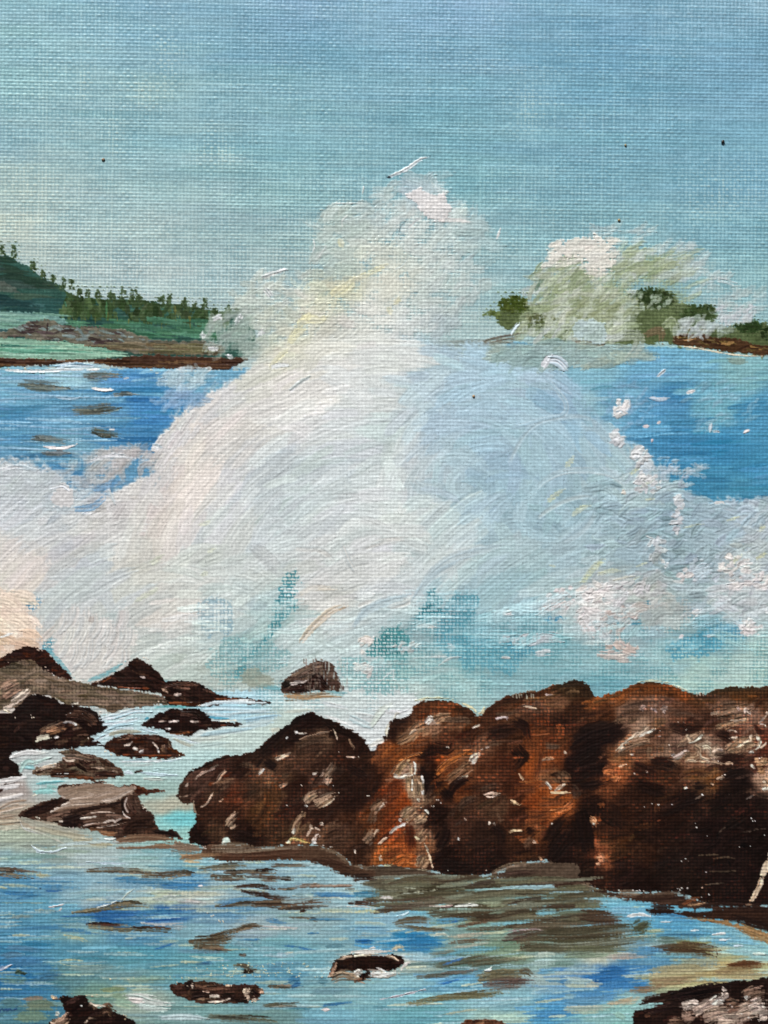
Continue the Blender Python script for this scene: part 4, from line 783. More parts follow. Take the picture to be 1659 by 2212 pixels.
# channel, right part
for t, w, c, c2 in (('190,60 330,30 520,30 720,40', 30, (190, 214, 228), (214, 228, 234)), ('210,90 360,80 560,90 760,90', 40, (176, 208, 222), (200, 222, 230)), ('230,130 400,140 600,120 800,110', 40, (168, 204, 218), (206, 224, 230)), ('560,180 700,160 850,140', 60, (184, 212, 222), (160, 196, 214)), ('520,230 650,210 800,180', 60, (186, 210, 216), (206, 220, 220)), ('200,300 400,270 600,250', 50, (196, 212, 214), (178, 204, 212)),
                    ('240,150 330,160 420,165', 18, (60, 130, 160), (90, 160, 184)), ('340,185 420,180 500,180', 14, (230, 230, 216), None), ('100,340 240,330 400,310', 40, (196, 206, 200), None), ('100,400 260,380 420,360', 40, (186, 206, 204), None), ('340,20 500,15 680,10', 14, (226, 232, 234), None), ('1180,30 1280,60 1400,80', 40, (206, 216, 220), (224, 228, 228)), ('1200,140 1320,180 1440,235', 22, (234, 236, 236), None), ('1400,150 1500,200 1600,240', 70, (210, 220, 222), (190, 208, 212)),
                    ('1450,100 1560,120 1659,150', 60, (200, 214, 216), (216, 222, 222)), ('880,110 1000,100 1100,90', 30, (206, 214, 204), None), ('760,260 850,250', 40, (206, 210, 196), None), ('1560,390 1600,370 1659,340', 50, (232, 232, 230), (206, 214, 218))):
    dab(B3, t, w, c, c2, P_CHAN, dry=.2, n=6, thick=.6)
for t, w, c in (('0,20 60,0 120,-20', 20, (232, 232, 230)), ('90,1000 200,960 330,950', 40, (226, 226, 226)), ('120,990 240,970 400,960', 26, (206, 210, 206)), ('150,1050 280,1040 420,1000', 40, (180, 200, 196)), ('180,1080 300,1080', 40, (140, 186, 190))):
    foam(S5, t, w, c, None, parent=P_CHAN)
r = rock(L2, '265,190 300,140 400,150 470,110 520,70 480,20 600,0 700,30 780,50 860,80 920,110 990,160 1010,210 900,235 760,250 640,240 520,230 380,215 280,205', 'low taupe rock with rusty underside at left', (100, 78, 62), TA + BR, 70, ang=.15)
for t, w, c in (('520,70 560,90 620,90', 12, (190, 172, 156)), ('300,170 380,140 470,110', 16, (190, 170, 152)), ('400,220 560,220 760,235', 26, (92, 46, 24)), ('420,190 560,190 640,180', 30, (70, 40, 28)), ('740,150 820,150 860,160', 14, (172, 146, 128)), ('780,200 900,200 980,210', 30, (74, 42, 30)), ('520,60 640,60 760,90', 30, (120, 98, 82)), ('330,170 420,140 500,130', 20, (176, 154, 138))):
    hl(L2, t, w, c, None, r)
ripple(L2, '1095,190 1130,180 1170,192', 22, (62, 44, 36), None, 'tiny dark stone in the channel', P_CHAN, op=.9)
for t, w, c in (('1010,190 1060,190 1100,200', 30, (206, 222, 230)), ('1150,190 1300,205 1450,215', 30, (190, 212, 222)), ('1180,240 1350,250', 30, (190, 202, 196)), ('980,100 1150,100 1350,90 1520,60', 16, (220, 228, 230)), ('1240,170 1400,160', 24, (176, 206, 208)), ('1000,130 1150,130 1300,120', 30, (190, 208, 206))):
    foam(L2, t, w, c, None, parent=P_CHAN)
r = rock(L2, '1060,290 1120,300 1200,320 1300,330 1340,335 1300,350 1200,365 1120,360 1080,340', 'thin rusty stone bar beside the flat taupe rock', (104, 52, 30), RU, 14, ang=.1)
# frothy water at the left edge
for t, w, c, c2 in (('-80,280 40,260 160,240 220,220', 50, (212, 206, 204), (232, 230, 230)), ('-80,330 60,310 180,290', 50, (206, 198, 194), (228, 224, 224)), ('-80,420 80,390 200,360', 50, (198, 188, 180), (224, 218, 216)), ('0,480 100,440 220,420', 40, (206, 196, 186), (150, 128, 110)), ('-60,520 80,490 240,450', 40, (172, 150, 130), (210, 196, 184)), ('-80,560 60,550 150,540', 50, (150, 130, 112), (190, 174, 158)), ('-60,610 60,600 170,590', 40, (150, 132, 112), (196, 184, 164)), ('-60,650 80,640 180,640', 40, (186, 182, 164), (206, 204, 186)),
                    ('250,390 330,350 400,315', 12, (222, 216, 200), None), ('300,280 440,270 520,260', 26, (120, 184, 190), None), ('280,350 400,340 460,360', 50, (150, 202, 200), None), ('380,300 480,310', 30, (150, 196, 192), None), ('110,60 220,30 330,30', 40, (222, 222, 224), (200, 200, 198)), ('-60,360 0,340 40,310', 30, (60, 30, 22), None), ('160,190 220,100 300,110', 40, (176, 206, 202), None)):
    dab(L2, t, w, c, c2, P_CHAN, dry=.2, n=5, thick=.8)
r = rock(L2, '155,540 180,510 260,470 300,440 400,410 500,375 470,330 500,290 620,285 740,275 830,265 900,285 960,300 1040,290 1100,310 1100,345 1130,410 1170,470 1220,510 1270,550 1280,620 1330,650 1420,660 1470,700 1475,735 1350,715 1200,705 1050,710 960,730 850,680 720,650 640,640 560,640 500,620 380,590 300,570 190,560', 'flat topped taupe rock with white streaks at lower left', (84, 58, 46), BR + [(100, 76, 62), (66, 42, 32)], 90, ang=-.15)
q = part('rock_top', 'smooth pale taupe upper face of the flat rock', r)
poly(L2('500,395 470,340 560,300 740,285 860,270 960,305 1050,295 1100,310 1095,345 1020,390 940,430 820,455 680,480 520,500 400,530 440,480 560,425'), (150, 128, 112), q, soft=4, rough=2, var=6, thick=.35)
clq = (ID == q).astype(f4)
for t, w, c, c2 in (('500,360 620,320 760,300 900,300', 34, (146, 124, 108), (124, 102, 86)), ('520,390 640,340 740,340 840,350', 26, (168, 146, 130), (140, 118, 100)), ('560,410 700,390 760,370 700,350', 22, (222, 206, 196), (176, 154, 138)), ('600,420 740,400 860,360 960,340', 26, (186, 164, 150), (150, 128, 112)), ('820,430 940,400 1040,350 1095,320', 34, (206, 190, 178), (170, 148, 134)), ('440,490 560,450 700,440 840,430', 24, (196, 176, 162), (150, 126, 110)), ('400,525 480,470 570,430', 20, (220, 204, 192), None), ('420,520 560,490 700,470 840,450', 30, (136, 110, 94), (112, 88, 72)), ('860,300 960,330 1040,320', 26, (140, 118, 102), (170, 150, 136)), ('480,380 540,400', 22, (196, 178, 166), None)):
    stroke(L2(t), w * L2.k, c, c2, pid=q, thick=.8, dry=.15, n=6, wk=.3, clip=clq, br=2.2)
for t, w, c, c2 in (('190,540 280,510 380,480 480,420 540,400', 70, (42, 22, 17), (56, 32, 24)), ('1000,400 1010,480 1000,560', 40, (44, 24, 18), None), ('880,460 960,440 1000,430', 26, (44, 24, 18), None), ('560,520 680,490 860,470 940,450', 34, (54, 32, 24), None), ('540,570 600,560 660,540', 60, (42, 22, 17), None), ('510,600 580,620 650,620', 50, (40, 21, 16), None),
                    ('1040,390 1020,460 1060,540', 20, (196, 178, 170), (120, 92, 80)), ('1060,370 1050,430 1090,520', 30, (132, 108, 96), (84, 58, 48)), ('1090,400 1110,470 1160,530', 40, (78, 54, 44), (110, 84, 70)), ('1000,500 1020,540 1080,570', 14, (214, 198, 190), None), ('660,565 740,555 800,545', 12, (220, 208, 196), None), ('660,630 760,610 900,600', 12, (206, 188, 180), (120, 94, 80)), ('680,600 800,580 960,580', 34, (112, 86, 72), (84, 60, 48)), ('840,600 920,580 940,600 960,610', 10, (206, 190, 180), None), ('780,640 900,620 1040,600', 12, (196, 176, 164), (110, 84, 70)), ('700,540 840,500 940,490', 40, (108, 82, 68), (84, 60, 48)), ('740,520 860,510 940,520', 10, (180, 158, 144), None),
                    ('880,540 960,545 1040,560', 40, (96, 70, 58), (130, 102, 88)), ('940,590 1000,560', 16, (190, 172, 162), None), ('1060,600 1160,570 1250,560', 90, (50, 28, 21), (66, 42, 32)), ('1020,680 1100,620 1220,620', 80, (48, 26, 19), (60, 36, 26)), ('1260,670 1360,680 1460,710', 40, (42, 24, 18), None), ('380,580 480,570 520,590', 30, (130, 106, 90), (84, 60, 48)), ('480,590 520,585', 16, (212, 198, 186), None), ('820,680 900,690 960,680', 40, (120, 76, 48), (160, 120, 90)), ('720,650 860,660', 24, (112, 76, 52), None), ('380,560 500,520 600,500', 24, (120, 92, 78), None)):
    p = part('highlight', None, r) if c[0] > 100 else r
    stroke(L2(t), w * L2.k, c, c2, pid=p, thick=.7, dry=.2, n=6, wk=.35, br=2.4)
specks(L2, '1160,460 1180,480 1200,500 1270,590 1215,695 1270,690 1245,695 300,555 320,560 570,640 600,635 130,240', 5, (226, 214, 200), r)
foam(L2, '860,730 910,735 940,725', 26, (206, 212, 210), parent=r)
# bank of greenish water in front of the flat rock
for t, w, c, c2 in (('150,560 260,600 400,640 600,680 760,720', 60, (170, 168, 154), (186, 184, 168)), ('200,640 340,690 460,740 560,790', 22, (206, 208, 200), (180, 180, 166)), ('160,570 190,640 280,680 400,720', 16, (206, 208, 204), None), ('300,640 500,690 800,740', 50, (164, 158, 138), (182, 178, 158)), ('560,780 700,800 900,790', 40, (176, 184, 170), None), ('600,740 800,770 960,780', 40, (158, 150, 126), (180, 176, 150)), ('940,760 1100,730 1300,730 1460,760', 80, (110, 80, 62), (136, 108, 86)), ('960,800 1150,790 1350,790 1500,800', 50, (146, 120, 96), (120, 92, 72)), ('1400,790 1540,800 1659,820', 70, (146, 126, 108), (124, 104, 88)), ('1460,860 1560,880 1659,890', 40, (170, 146, 118), None), ('1500,910 1659,920', 30, (206, 186, 150), None)):
    dab(L2, t, w, c, c2, P_POOL, dry=.25, n=6)
for t, w in (('260,790 320,830 420,840 540,805', 20), ('300,840 360,845 430,835', 10)):
    foam(L2, t, w, (206, 222, 232), None, parent=P_POOL)
dab(L2, '280,780 380,800 480,790', 26, (140, 180, 190), None, P_POOL)

# ---- the great boulder mass at right -----------------------------------------------------------
lab = 'the connected brown boulders at right'
MASS = B3('-10,800 0,750 20,700 70,640 100,590 200,550 300,490 400,465 520,455 600,430 690,390 720,350 850,240 930,180 1000,135 1080,115 1180,140 1260,180 1330,220 1470,290 1530,340 1580,420')
MASS += B5('165,480 170,400 210,370 290,360 350,330 365,265 450,225 560,215 680,235 780,265 850,300 890,350 930,340 950,290 1060,220 1180,165 1400,140 1520,100 1640,70')
MASS += B6('0,75 60,60 140,65 200,110 240,180 300,190 420,160 520,110 600,80 700,72 800,82 880,110 960,140 1020,165 1160,170 1230,140 1320,110 1500,115 1659,110 1850,110')
MASS += B7('1850,1000 1659,1060 1540,1080 1200,1060 900,960 640,960 440,960 300,940 100,880 0,850')
MASS += B8('1500,730 1450,700 1200,730 1060,790 960,820 740,830 600,810 540,790 350,770 200,750 80,740')
MASS += B4('1540,760 1430,740 1330,650 1180,590 1100,570 820,580 590,600 560,560 430,560 400,520 360,570 250,620 200,590 100,560 90,470 150,380 130,300 120,240 40,230 0,190')
P_MASS = part('rock', 'large rounded brown boulder at the left end of the big rock mass')
s_, a_, d_ = pmask(MASS, 4, 2.4, 0)
lay(s_, a_, FROCK[s_] + (6 * NM[s_] + 5 * NF[s_])[..., None], P_MASS, .3, .1 * NF[s_], .35)
CLM = np.zeros((GH, GW), f4); CLM[s_] = a_
# the single boulders of the mass
def sub(pts, label):
    p = part('rock', label)
    s, a, d = pmask(pts, 3, 2, 3)
    m = (a > .5) & (CLM[s] > .5)
    ID[s][m] = p
    return p
P_R10 = sub(B5('-20,640 60,610 150,560 165,400 210,370 365,265 560,205 850,295 900,360 940,420 900,520 760,640 600,760 540,860 540,1100 560,1300 560,1500 300,1480 60,1450 0,1200 -60,900'), 'rust streaked boulder with a bright vertical ridge in the centre')
P_R11 = sub(B5('900,360 950,290 1060,215 1400,130 1640,65 1760,140 1790,180 1760,300 1700,500 1600,640 1600,900 1680,1000 1700,1200 1500,1420 1480,1560 1100,1570 560,1480 540,860 760,640 900,520'), 'tall dark brown boulder with rusty centre and rounded top')
P_R12 = sub(B6('240,180 420,160 600,75 720,65 960,135 1050,165 1150,180 1180,380 1240,600 1240,800 1150,900 940,980 700,1250 420,1600 280,1700 60,1600 -40,1200 -20,900 60,600 160,300'), 'broad boulder with pale ledges and an orange brown crest')
P_R13 = sub(B6('1050,165 1300,105 1659,105 1850,105 1850,1000 1640,980 1560,800 1400,740 1280,780 1240,800 1240,600 1180,380 1150,180'), 'light brown boulder with white swirls at the right edge')
P_R14 = sub(B7('960,120 1060,60 1160,60 1240,80 1270,10 1400,-60 1540,-50 1620,120 1850,160 1850,1100 1540,1080 1200,1060 900,960 640,960 440,960 280,930 300,700 560,480 800,300'), 'nearly black boulder at the lower right')
def flow(x, y):
    if x < 760: return -0.55
    if y < 1545: return -0.25 + 0.2 * math.sin(x / 70)
    if x < 1000: return -0.55
    return -0.30
for k in range(1500):
    x, y = rs.uniform(370, 1740), rs.uniform(1470, 1960)
    if at(CLM, x, y) < .5: continue
    c = at(FROCK, x + rs.normal(0, 5), y + rs.normal(0, 5)).astype(float)
    L_ = c.mean()
    c = jit(c * rs.uniform(.86, 1.16), 3 + L_ * .06)
    stroke(line(x, y, flow(x, y) + rs.normal(0, .22), rs.uniform(16, 50), rs.normal(0, .2)), rs.uniform(5, 14), c, c * rs.uniform(.65, 1.1), op=.75, dry=.35, pid=None, thick=.5, clip=CLM, n=2, wk=.6)
def on(parent, f, *items):
    for it in items:
        t, w, c = it[:3]; c2 = it[3] if len(it) > 3 else None
        if sum(c) > 300: hl(f, t, w, c, c2, parent)
        else: brush(f(t), w * f.k * 1.05, c, c2, None, clip=CLM, thick=.6, op=.92)
DKC = (44, 23, 16)
# left boulder
on(P_MASS, B3, ('30,690 100,600 220,545 330,490 500,470', 30, (44, 28, 20)), ('740,380 860,250 960,180 1060,140 1160,160', 60, (40, 20, 15)), ('1160,160 1300,240 1440,310 1540,390', 60, (46, 25, 18)), ('880,330 1000,300 1100,270', 70, (46, 24, 18)),
   ('1000,340 1080,310 1170,280 1280,265', 24, (150, 120, 98), (112, 84, 66)), ('980,400 1100,350 1250,320', 80, (104, 78, 60), (84, 58, 44)), ('960,440 1100,400 1300,380', 60, (92, 64, 48), (74, 48, 36)), ('1270,250 1290,300 1300,340', 16, (186, 164, 144)), ('1400,340 1430,390 1440,420', 20, (128, 100, 80), None),
   ('810,510 850,480 920,440', 26, (206, 186, 168), (150, 122, 102)), ('960,280 975,265', 22, (224, 214, 206)), ('990,290 1050,285', 8, (214, 200, 190)), ('885,320 895,330', 16, (226, 218, 212)), ('660,620 680,600 700,570', 18, (236, 222, 208)),
   ('140,660 200,610 270,580 350,545', 16, (166, 140, 126), (110, 84, 70)), ('260,700 320,680 360,620 400,590', 16, (180, 150, 128)), ('300,700 400,660 500,640', 44, (124, 92, 72), (98, 68, 52)), ('340,740 400,710 460,680', 30, (116, 84, 66)), ('60,720 90,690', 12, (196, 174, 160)), ('10,800 60,800 100,790', 10, (128, 104, 88)), ('130,830 135,900 150,940 180,950', 12, (130, 108, 92)), ('180,885 240,860 290,770', 12, (196, 170, 150), (130, 100, 82)),
   ('250,700 290,690', 26, (140, 66, 32)), ('370,640 440,600', 26, (118, 52, 26)), ('380,830 450,780 530,750', 44, (124, 58, 32), (90, 44, 26)), ('330,840 370,830', 16, (190, 150, 126)), ('500,540 600,560 620,620', 50, (96, 70, 54)), ('700,520 780,560 800,620', 60, (42, 24, 19)), ('640,560 700,480', 30, (40, 24, 20)),
   ('700,740 760,800 740,900 720,1000', 90, (104, 66, 36), (82, 50, 30)), ('820,680 800,760 800,860', 70, (112, 72, 40), (90, 56, 34)), ('780,640 860,560 930,540', 60, (100, 70, 52), (84, 54, 38)), ('830,720 870,700 900,690', 20, (146, 118, 98)), ('1160,640 1190,600 1200,580', 20, (180, 150, 132)), ('1100,620 1150,600', 12, (214, 196, 184)), ('1200,640 1240,600 1290,520', 44, (128, 104, 86), (96, 70, 54)), ('1210,700 1240,640', 30, (156, 130, 112)), ('1260,620 1330,580 1360,540', 50, (84, 60, 48), (62, 40, 30)),
   ('1040,850 1080,800 1150,760', 44, (150, 124, 104), (112, 84, 66)), ('1120,870 1200,830 1300,790', 40, (150, 122, 100), (104, 76, 58)), ('1040,870 1060,880', 14, (226, 212, 202)), ('1180,890 1260,840 1290,790', 8, (206, 188, 170)), ('1100,740 1180,720 1270,740', 30, (120, 64, 36)),
   ('390,1040 440,980 490,930', 30, (178, 150, 128), (124, 96, 76)), ('430,1060 480,1040', 26, (160, 132, 110)), ('1380,560 1480,600 1560,640', 60, (50, 27, 20)), ('1380,475 1420,480 1460,480', 10, (190, 160, 144)))
on(P_MASS, B4, ('120,500 200,560 330,560', 90, (44, 24, 18)), ('130,420 160,480', 50, (42, 23, 17)), ('480,480 580,520 760,540', 90, (46, 25, 18)), ('620,420 700,330 760,200', 80, (98, 62, 36), (78, 48, 28)), ('620,490 720,480', 50, (92, 56, 34)), ('940,500 960,420 990,360 1040,310', 40, (140, 112, 88), (108, 78, 58)), ('940,480 950,430', 18, (222, 206, 192)), ('970,500 1040,440 1080,390', 60, (124, 92, 66), (104, 72, 50)), ('1060,500 1090,440 1090,400', 20, (186, 162, 142)), ('1090,440 1130,440 1180,460', 12, (190, 168, 152)), ('1100,560 1130,500 1160,490', 24, (206, 190, 180), (150, 122, 104)), ('1160,405 1190,400', 14, (210, 190, 174)), ('1180,470 1260,430 1350,400', 70, (116, 86, 66), (92, 64, 48)), ('1200,540 1300,490 1400,490', 80, (104, 74, 56), (84, 56, 42)), ('1240,590 1340,560 1440,560', 60, (90, 60, 44)), ('1440,610 1450,640', 12, (206, 190, 178)), ('900,560 940,520 1080,560', 24, (190, 172, 116), (140, 96, 44)), ('900,540 920,560', 24, (206, 216, 190)), ('1090,550 1130,560', 20, (226, 220, 210)), ('1520,540 1560,500 1580,440', 50, (128, 100, 80), (100, 72, 54)), ('1560,400 1590,350 1620,250', 60, (120, 90, 70), (98, 68, 50)), ('1600,490 1640,450', 14, (190, 164, 142)), ('1640,680 1659,650', 14, (214, 180, 156)))
# centre boulder
on(P_R10, B5, ('200,420 240,380 340,370', 70, (58, 34, 26)), ('370,280 480,240 600,250 720,280', 34, (128, 68, 36), (92, 52, 32)), ('400,310 560,300 700,320', 30, (112, 66, 42)), ('370,270 500,230 640,225 800,270', 12, (58, 36, 24)), ('480,420 510,385 540,395 590,400', 40, (214, 200, 194), (170, 140, 120)), ('540,390 600,360 690,350', 44, (156, 122, 92), (124, 94, 72)), ('620,380 740,380 840,370', 50, (122, 94, 74), (104, 76, 58)), ('780,380 860,400', 40, (114, 84, 64)), ('250,580 320,530 400,460 480,440', 54, (146, 112, 84), (108, 78, 56)), ('320,520 360,480 420,450', 14, (196, 172, 150)), ('850,450 870,440 910,425', 12, (214, 196, 184)), ('180,660 300,590 420,560 540,530', 34, (146, 82, 40), (92, 50, 30)), ('160,760 300,690 420,640', 44, (156, 88, 44), (110, 60, 34)), ('240,720 340,680 480,640', 16, (180, 108, 56)), ('420,680 520,640 600,600', 60, (52, 28, 21)), ('500,600 640,620 700,560', 70, (64, 34, 24)), ('440,760 480,900 470,1050', 80, (44, 24, 18)),
   ('220,840 270,760 340,720', 44, (166, 134, 100), (120, 90, 64)), ('210,840 280,850 370,820', 26, (222, 208, 196), (176, 148, 124)), ('370,720 385,760 375,830', 12, (226, 212, 198)), ('310,720 340,760 350,820', 16, (186, 158, 130)), ('340,840 350,920 350,1030', 50, (172, 144, 116), (136, 106, 80)), ('400,850 410,930 405,1040', 60, (162, 134, 108), (126, 98, 74)), ('440,840 448,900', 16, (230, 222, 216)), ('440,960 445,1000', 14, (228, 218, 212)), ('360,870 360,960', 8, (226, 212, 196)), ('400,1030 420,1030', 26, (224, 208, 190)), ('160,960 220,900 300,880', 80, (128, 62, 32), (96, 46, 26)), ('100,1080 180,1000 280,960', 80, (122, 62, 34), (88, 44, 26)), ('60,1120 120,1060', 40, (120, 92, 72)), ('550,840 640,740 760,670 860,640', 40, (166, 94, 46), (120, 66, 38)), ('600,820 700,760 800,700', 44, (140, 80, 44), (104, 58, 36)), ('840,730 860,700 920,650', 30, (222, 210, 202), (170, 140, 120)), ('920,630 960,610 1000,600', 10, (196, 180, 170)), ('680,910 750,860 820,830', 18, (214, 192, 172), (150, 112, 84)), ('640,880 740,810 840,760', 50, (136, 100, 74), (110, 76, 54)), ('960,600 1040,570 1120,570', 50, (112, 82, 64), (88, 62, 46)), ('545,860 550,920 560,980', 16, (120, 56, 28)), ('560,880 660,840', 30, (132, 72, 40)))
on(P_R10, B8, ('90,560 160,500 240,440', 60, (118, 56, 30), (86, 42, 24)), ('320,420 340,520 350,640', 90, (108, 48, 24), (80, 38, 22)), ('120,680 220,630 300,600', 60, (150, 78, 36), (104, 54, 30)), ('200,740 280,680 380,690', 50, (168, 92, 44), (128, 70, 38)), ('180,480 240,430 330,390', 24, (226, 214, 206), (186, 158, 138)), ('90,570 130,530 170,510', 12, (190, 164, 144)), ('250,370 280,370', 24, (226, 218, 214)), ('280,360 340,300 400,270', 60, (158, 128, 100), (120, 92, 70)), ('380,380 440,350 480,290', 50, (166, 138, 110), (126, 98, 76)), ('460,290 490,310 490,340', 12, (224, 208, 196)), ('400,540 430,500 470,440', 50, (146, 114, 88), (104, 74, 54)), ('480,440 510,500 520,560', 44, (124, 98, 78), (84, 60, 46)), ('460,560 490,620 500,640', 14, (226, 204, 180)), ('420,760 450,700 490,670', 60, (150, 120, 94), (110, 82, 60)), ('490,640 520,740 530,780', 12, (196, 170, 144)), ('380,510 420,530', 12, (222, 196, 160)), ('30,300 100,240 150,220', 40, (128, 98, 76)), ('90,290 130,230', 12, (196, 176, 160)), ('130,740 160,750 200,740', 20, (200, 196, 160)), ('90,690 110,690', 16, (226, 210, 196)))
# tall boulder
on(P_R11, B5, ('960,300 1080,250 1250,200 1450,170', 44, (92, 56, 36), (64, 38, 26)), ('1160,180 1320,150 1480,120', 14, (120, 100, 80)), ('1450,170 1480,180 1510,175', 16, (190, 168, 162)), ('1280,220 1400,210 1600,170', 36, (130, 96, 62), (98, 64, 42)), ('1180,310 1280,280 1420,270', 40, (114, 82, 62), (84, 56, 42)), ('1260,270 1340,280 1380,285', 16, (196, 172, 152)), ('1040,380 1100,365 1140,370', 22, (196, 184, 186), (120, 94, 84)), ('1040,340 1160,330 1240,320', 26, (110, 82, 64)), ('1350,380 1440,390 1460,450', 60, (122, 66, 38), (90, 48, 30)), ('1560,420 1580,480 1540,560', 60, (146, 80, 44), (100, 56, 34)), ('1280,520 1400,510 1540,490', 26, (128, 68, 36)), ('980,500 1100,480 1240,460', 90, (60, 33, 24)), ('1180,400 1280,440 1320,560', 80, (52, 28, 21)), ('1200,620 1260,700 1200,780', 90, (46, 25, 18)), ('640,1000 720,900 840,850', 80, (48, 26, 19)), ('600,960 700,1060', 90, (44, 24, 18)), ('1400,620 1380,760 1340,900', 60, (136, 72, 38), (100, 54, 32)), ('1180,690 1260,690', 26, (130, 72, 44)), ('1420,710 1480,700 1520,700', 20, (160, 128, 104)), ('1440,600 1520,600 1580,600', 60, (112, 84, 66)), ('1600,640 1620,660', 16, (200, 176, 158)), ('1540,820 1600,860 1640,900', 90, (128, 98, 74), (98, 70, 52)), ('1450,890 1480,920 1500,950', 26, (222, 206, 194), (180, 150, 126)), ('1520,960 1560,940 1600,900', 26, (214, 192, 174), (160, 124, 98)), ('1490,980 1580,975 1659,970', 10, (226, 186, 150)), ('940,1000 1020,980 1080,990', 24, (186, 162, 146), (112, 82, 64)), ('920,960 1000,930 1100,920', 50, (98, 68, 52)), ('1230,820 1250,860 1270,870', 14, (206, 170, 140)), ('760,1060 840,1020 900,1000', 60, (100, 74, 58), (76, 52, 40)), ('1160,1040 1200,1060 1250,1080', 16, (216, 176, 140)), ('1200,960 1320,940 1400,920', 80, (124, 64, 34), (96, 50, 30)), ('1400,1080 1540,1060 1659,1040', 60, (150, 82, 44), (112, 62, 36)))
on(P_R11, B8, ('720,280 780,220 860,180', 50, (104, 78, 60), (76, 52, 40)), ('640,360 700,300 740,260', 40, (92, 64, 48), (70, 44, 32)), ('960,170 1000,180 1070,160', 18, (200, 178, 162)), ('1160,220 1200,230 1250,240', 20, (222, 178, 140)), ('1060,320 1080,380 1110,360', 40, (124, 92, 72), (92, 62, 46)), ('1020,400 1040,410', 16, (206, 188, 176)), ('990,380 985,410', 10, (200, 180, 168)), ('1140,465 1200,450 1260,455', 18, (222, 186, 150), (120, 70, 44)), ('1200,510 1250,510', 26, (166, 84, 44)), ('1280,300 1400,320 1560,280', 60, (156, 86, 46), (118, 64, 36)), ('1300,380 1400,360 1500,340', 60, (128, 70, 40), (98, 54, 34)), ('1480,300 1600,280 1659,250', 26, (196, 116, 66)), ('1280,600 1320,540 1360,520', 60, (120, 88, 68), (88, 58, 42)), ('1350,540 1370,550', 16, (190, 160, 138)), ('1300,480 1360,440', 70, (58, 32, 23)), ('1200,680 1300,660 1400,640', 50, (92, 54, 30)), ('1400,690 1420,680', 24, (196, 150, 116)), ('560,600 620,500 640,400', 90, (44, 24, 18)), ('600,720 760,760 900,760', 90, (42, 23, 17)), ('780,560 900,560 1050,520', 60, (66, 40, 30)), ('700,420 740,400 780,370', 26, (84, 60, 48)), ('730,520 740,525', 14, (226, 216, 210)), ('780,360 800,370', 14, (160, 134, 118)), ('1000,440 1080,480 1100,600', 90, (52, 29, 21)), ('1440,540 1540,400 1640,310', 90, (46, 25, 18)), ('1480,680 1560,560 1659,440', 120, (44, 24, 18)))
# broad boulder
on(P_R12, B6, ('-60,100 20,90 140,90 220,150', 50, (70, 52, 36), (52, 34, 24)), ('0,170 80,150 160,190', 30, (124, 92, 64)), ('140,300 260,250 400,200 520,160', 40, (152, 84, 40), (112, 66, 38)), ('240,240 340,210 460,170', 24, (98, 66, 40)), ('480,150 620,110 760,100 900,130', 50, (128, 70, 34), (96, 56, 32)), ('520,180 680,160 860,160 980,180', 40, (146, 82, 42), (116, 66, 36)), ('560,90 700,78 860,95', 14, (82, 58, 34)), ('120,350 220,330 330,310', 40, (78, 44, 30)), ('0,440 100,420 200,400', 40, (122, 66, 40), (92, 50, 34)),
   ('60,560 200,480 360,430 500,400', 90, (48, 30, 25), (40, 22, 18)), ('40,640 200,560 400,500 520,460', 100, (44, 26, 21), (38, 20, 17)), ('60,760 200,680 340,620', 110, (42, 24, 19)), ('80,860 220,800 360,760', 80, (42, 23, 18)), ('460,290 560,260 680,240 840,240', 60, (124, 96, 80), (98, 72, 58)), ('480,340 640,320 820,320', 60, (116, 86, 70), (92, 64, 50)), ('620,300 640,280 660,280', 34, (158, 132, 122)), ('725,310 735,290', 36, (176, 152, 148)), ('790,310 810,290 830,300', 34, (158, 134, 126)), ('860,340 960,330 1100,350', 60, (112, 84, 68), (90, 62, 48)), ('720,440 760,400 840,380', 70, (124, 94, 68), (104, 76, 56)),
   ('430,640 500,580 560,540 620,520', 34, (214, 196, 178), (166, 136, 112)), ('560,530 600,500 640,490 700,430', 34, (200, 178, 158), (150, 118, 94)), ('590,540 660,490 740,460', 14, (224, 210, 196)), ('480,600 600,560 700,540', 44, (150, 118, 94), (120, 88, 68)), ('560,640 700,620 850,600', 60, (112, 80, 60), (92, 62, 46)), ('400,680 500,640 600,640', 50, (122, 88, 64), (96, 66, 48)), ('310,800 350,790 400,790', 50, (180, 104, 62), (150, 84, 50)), ('380,840 410,860 430,820', 40, (176, 102, 60)), ('440,760 500,745', 12, (200, 160, 130)), ('540,660 560,670', 14, (206, 186, 176)), ('660,800 670,820', 18, (214, 200, 194)), ('560,820 580,815', 12, (190, 170, 160)), ('780,640 800,600', 50, (134, 92, 62)), ('690,600 680,690', 44, (124, 96, 74)), ('840,430 1000,470 1100,440', 70, (62, 36, 28)),
   ('920,600 980,560 1060,520 1140,490', 40, (156, 128, 106), (118, 88, 68)), ('1000,500 1020,540 1040,560', 26, (190, 164, 140)), ('1010,575 1070,550 1120,500', 16, (224, 208, 190)), ('880,700 920,680 1010,640', 30, (190, 172, 164), (130, 104, 90)), ('980,690 1060,680 1100,640', 50, (150, 120, 94), (118, 88, 66)), ('1100,640 1120,690 1180,710', 26, (206, 186, 160), (160, 130, 104)), ('1120,610 1160,600 1190,630 1180,690', 24, (214, 196, 174), (166, 136, 110)), ('1000,720 1100,720 1180,725', 14, (196, 170, 144)), ('1060,590 1100,620 1090,680', 24, (170, 142, 116)), ('700,720 820,740 940,780', 90, (54, 30, 22)), ('560,760 680,800 780,860', 90, (66, 36, 26)), ('960,820 1080,800 1200,820', 60, (116, 74, 44), (88, 54, 36)), ('980,860 1060,850 1180,870', 34, (130, 86, 50)), ('600,900 740,940 880,960', 100, (52, 29, 21)))
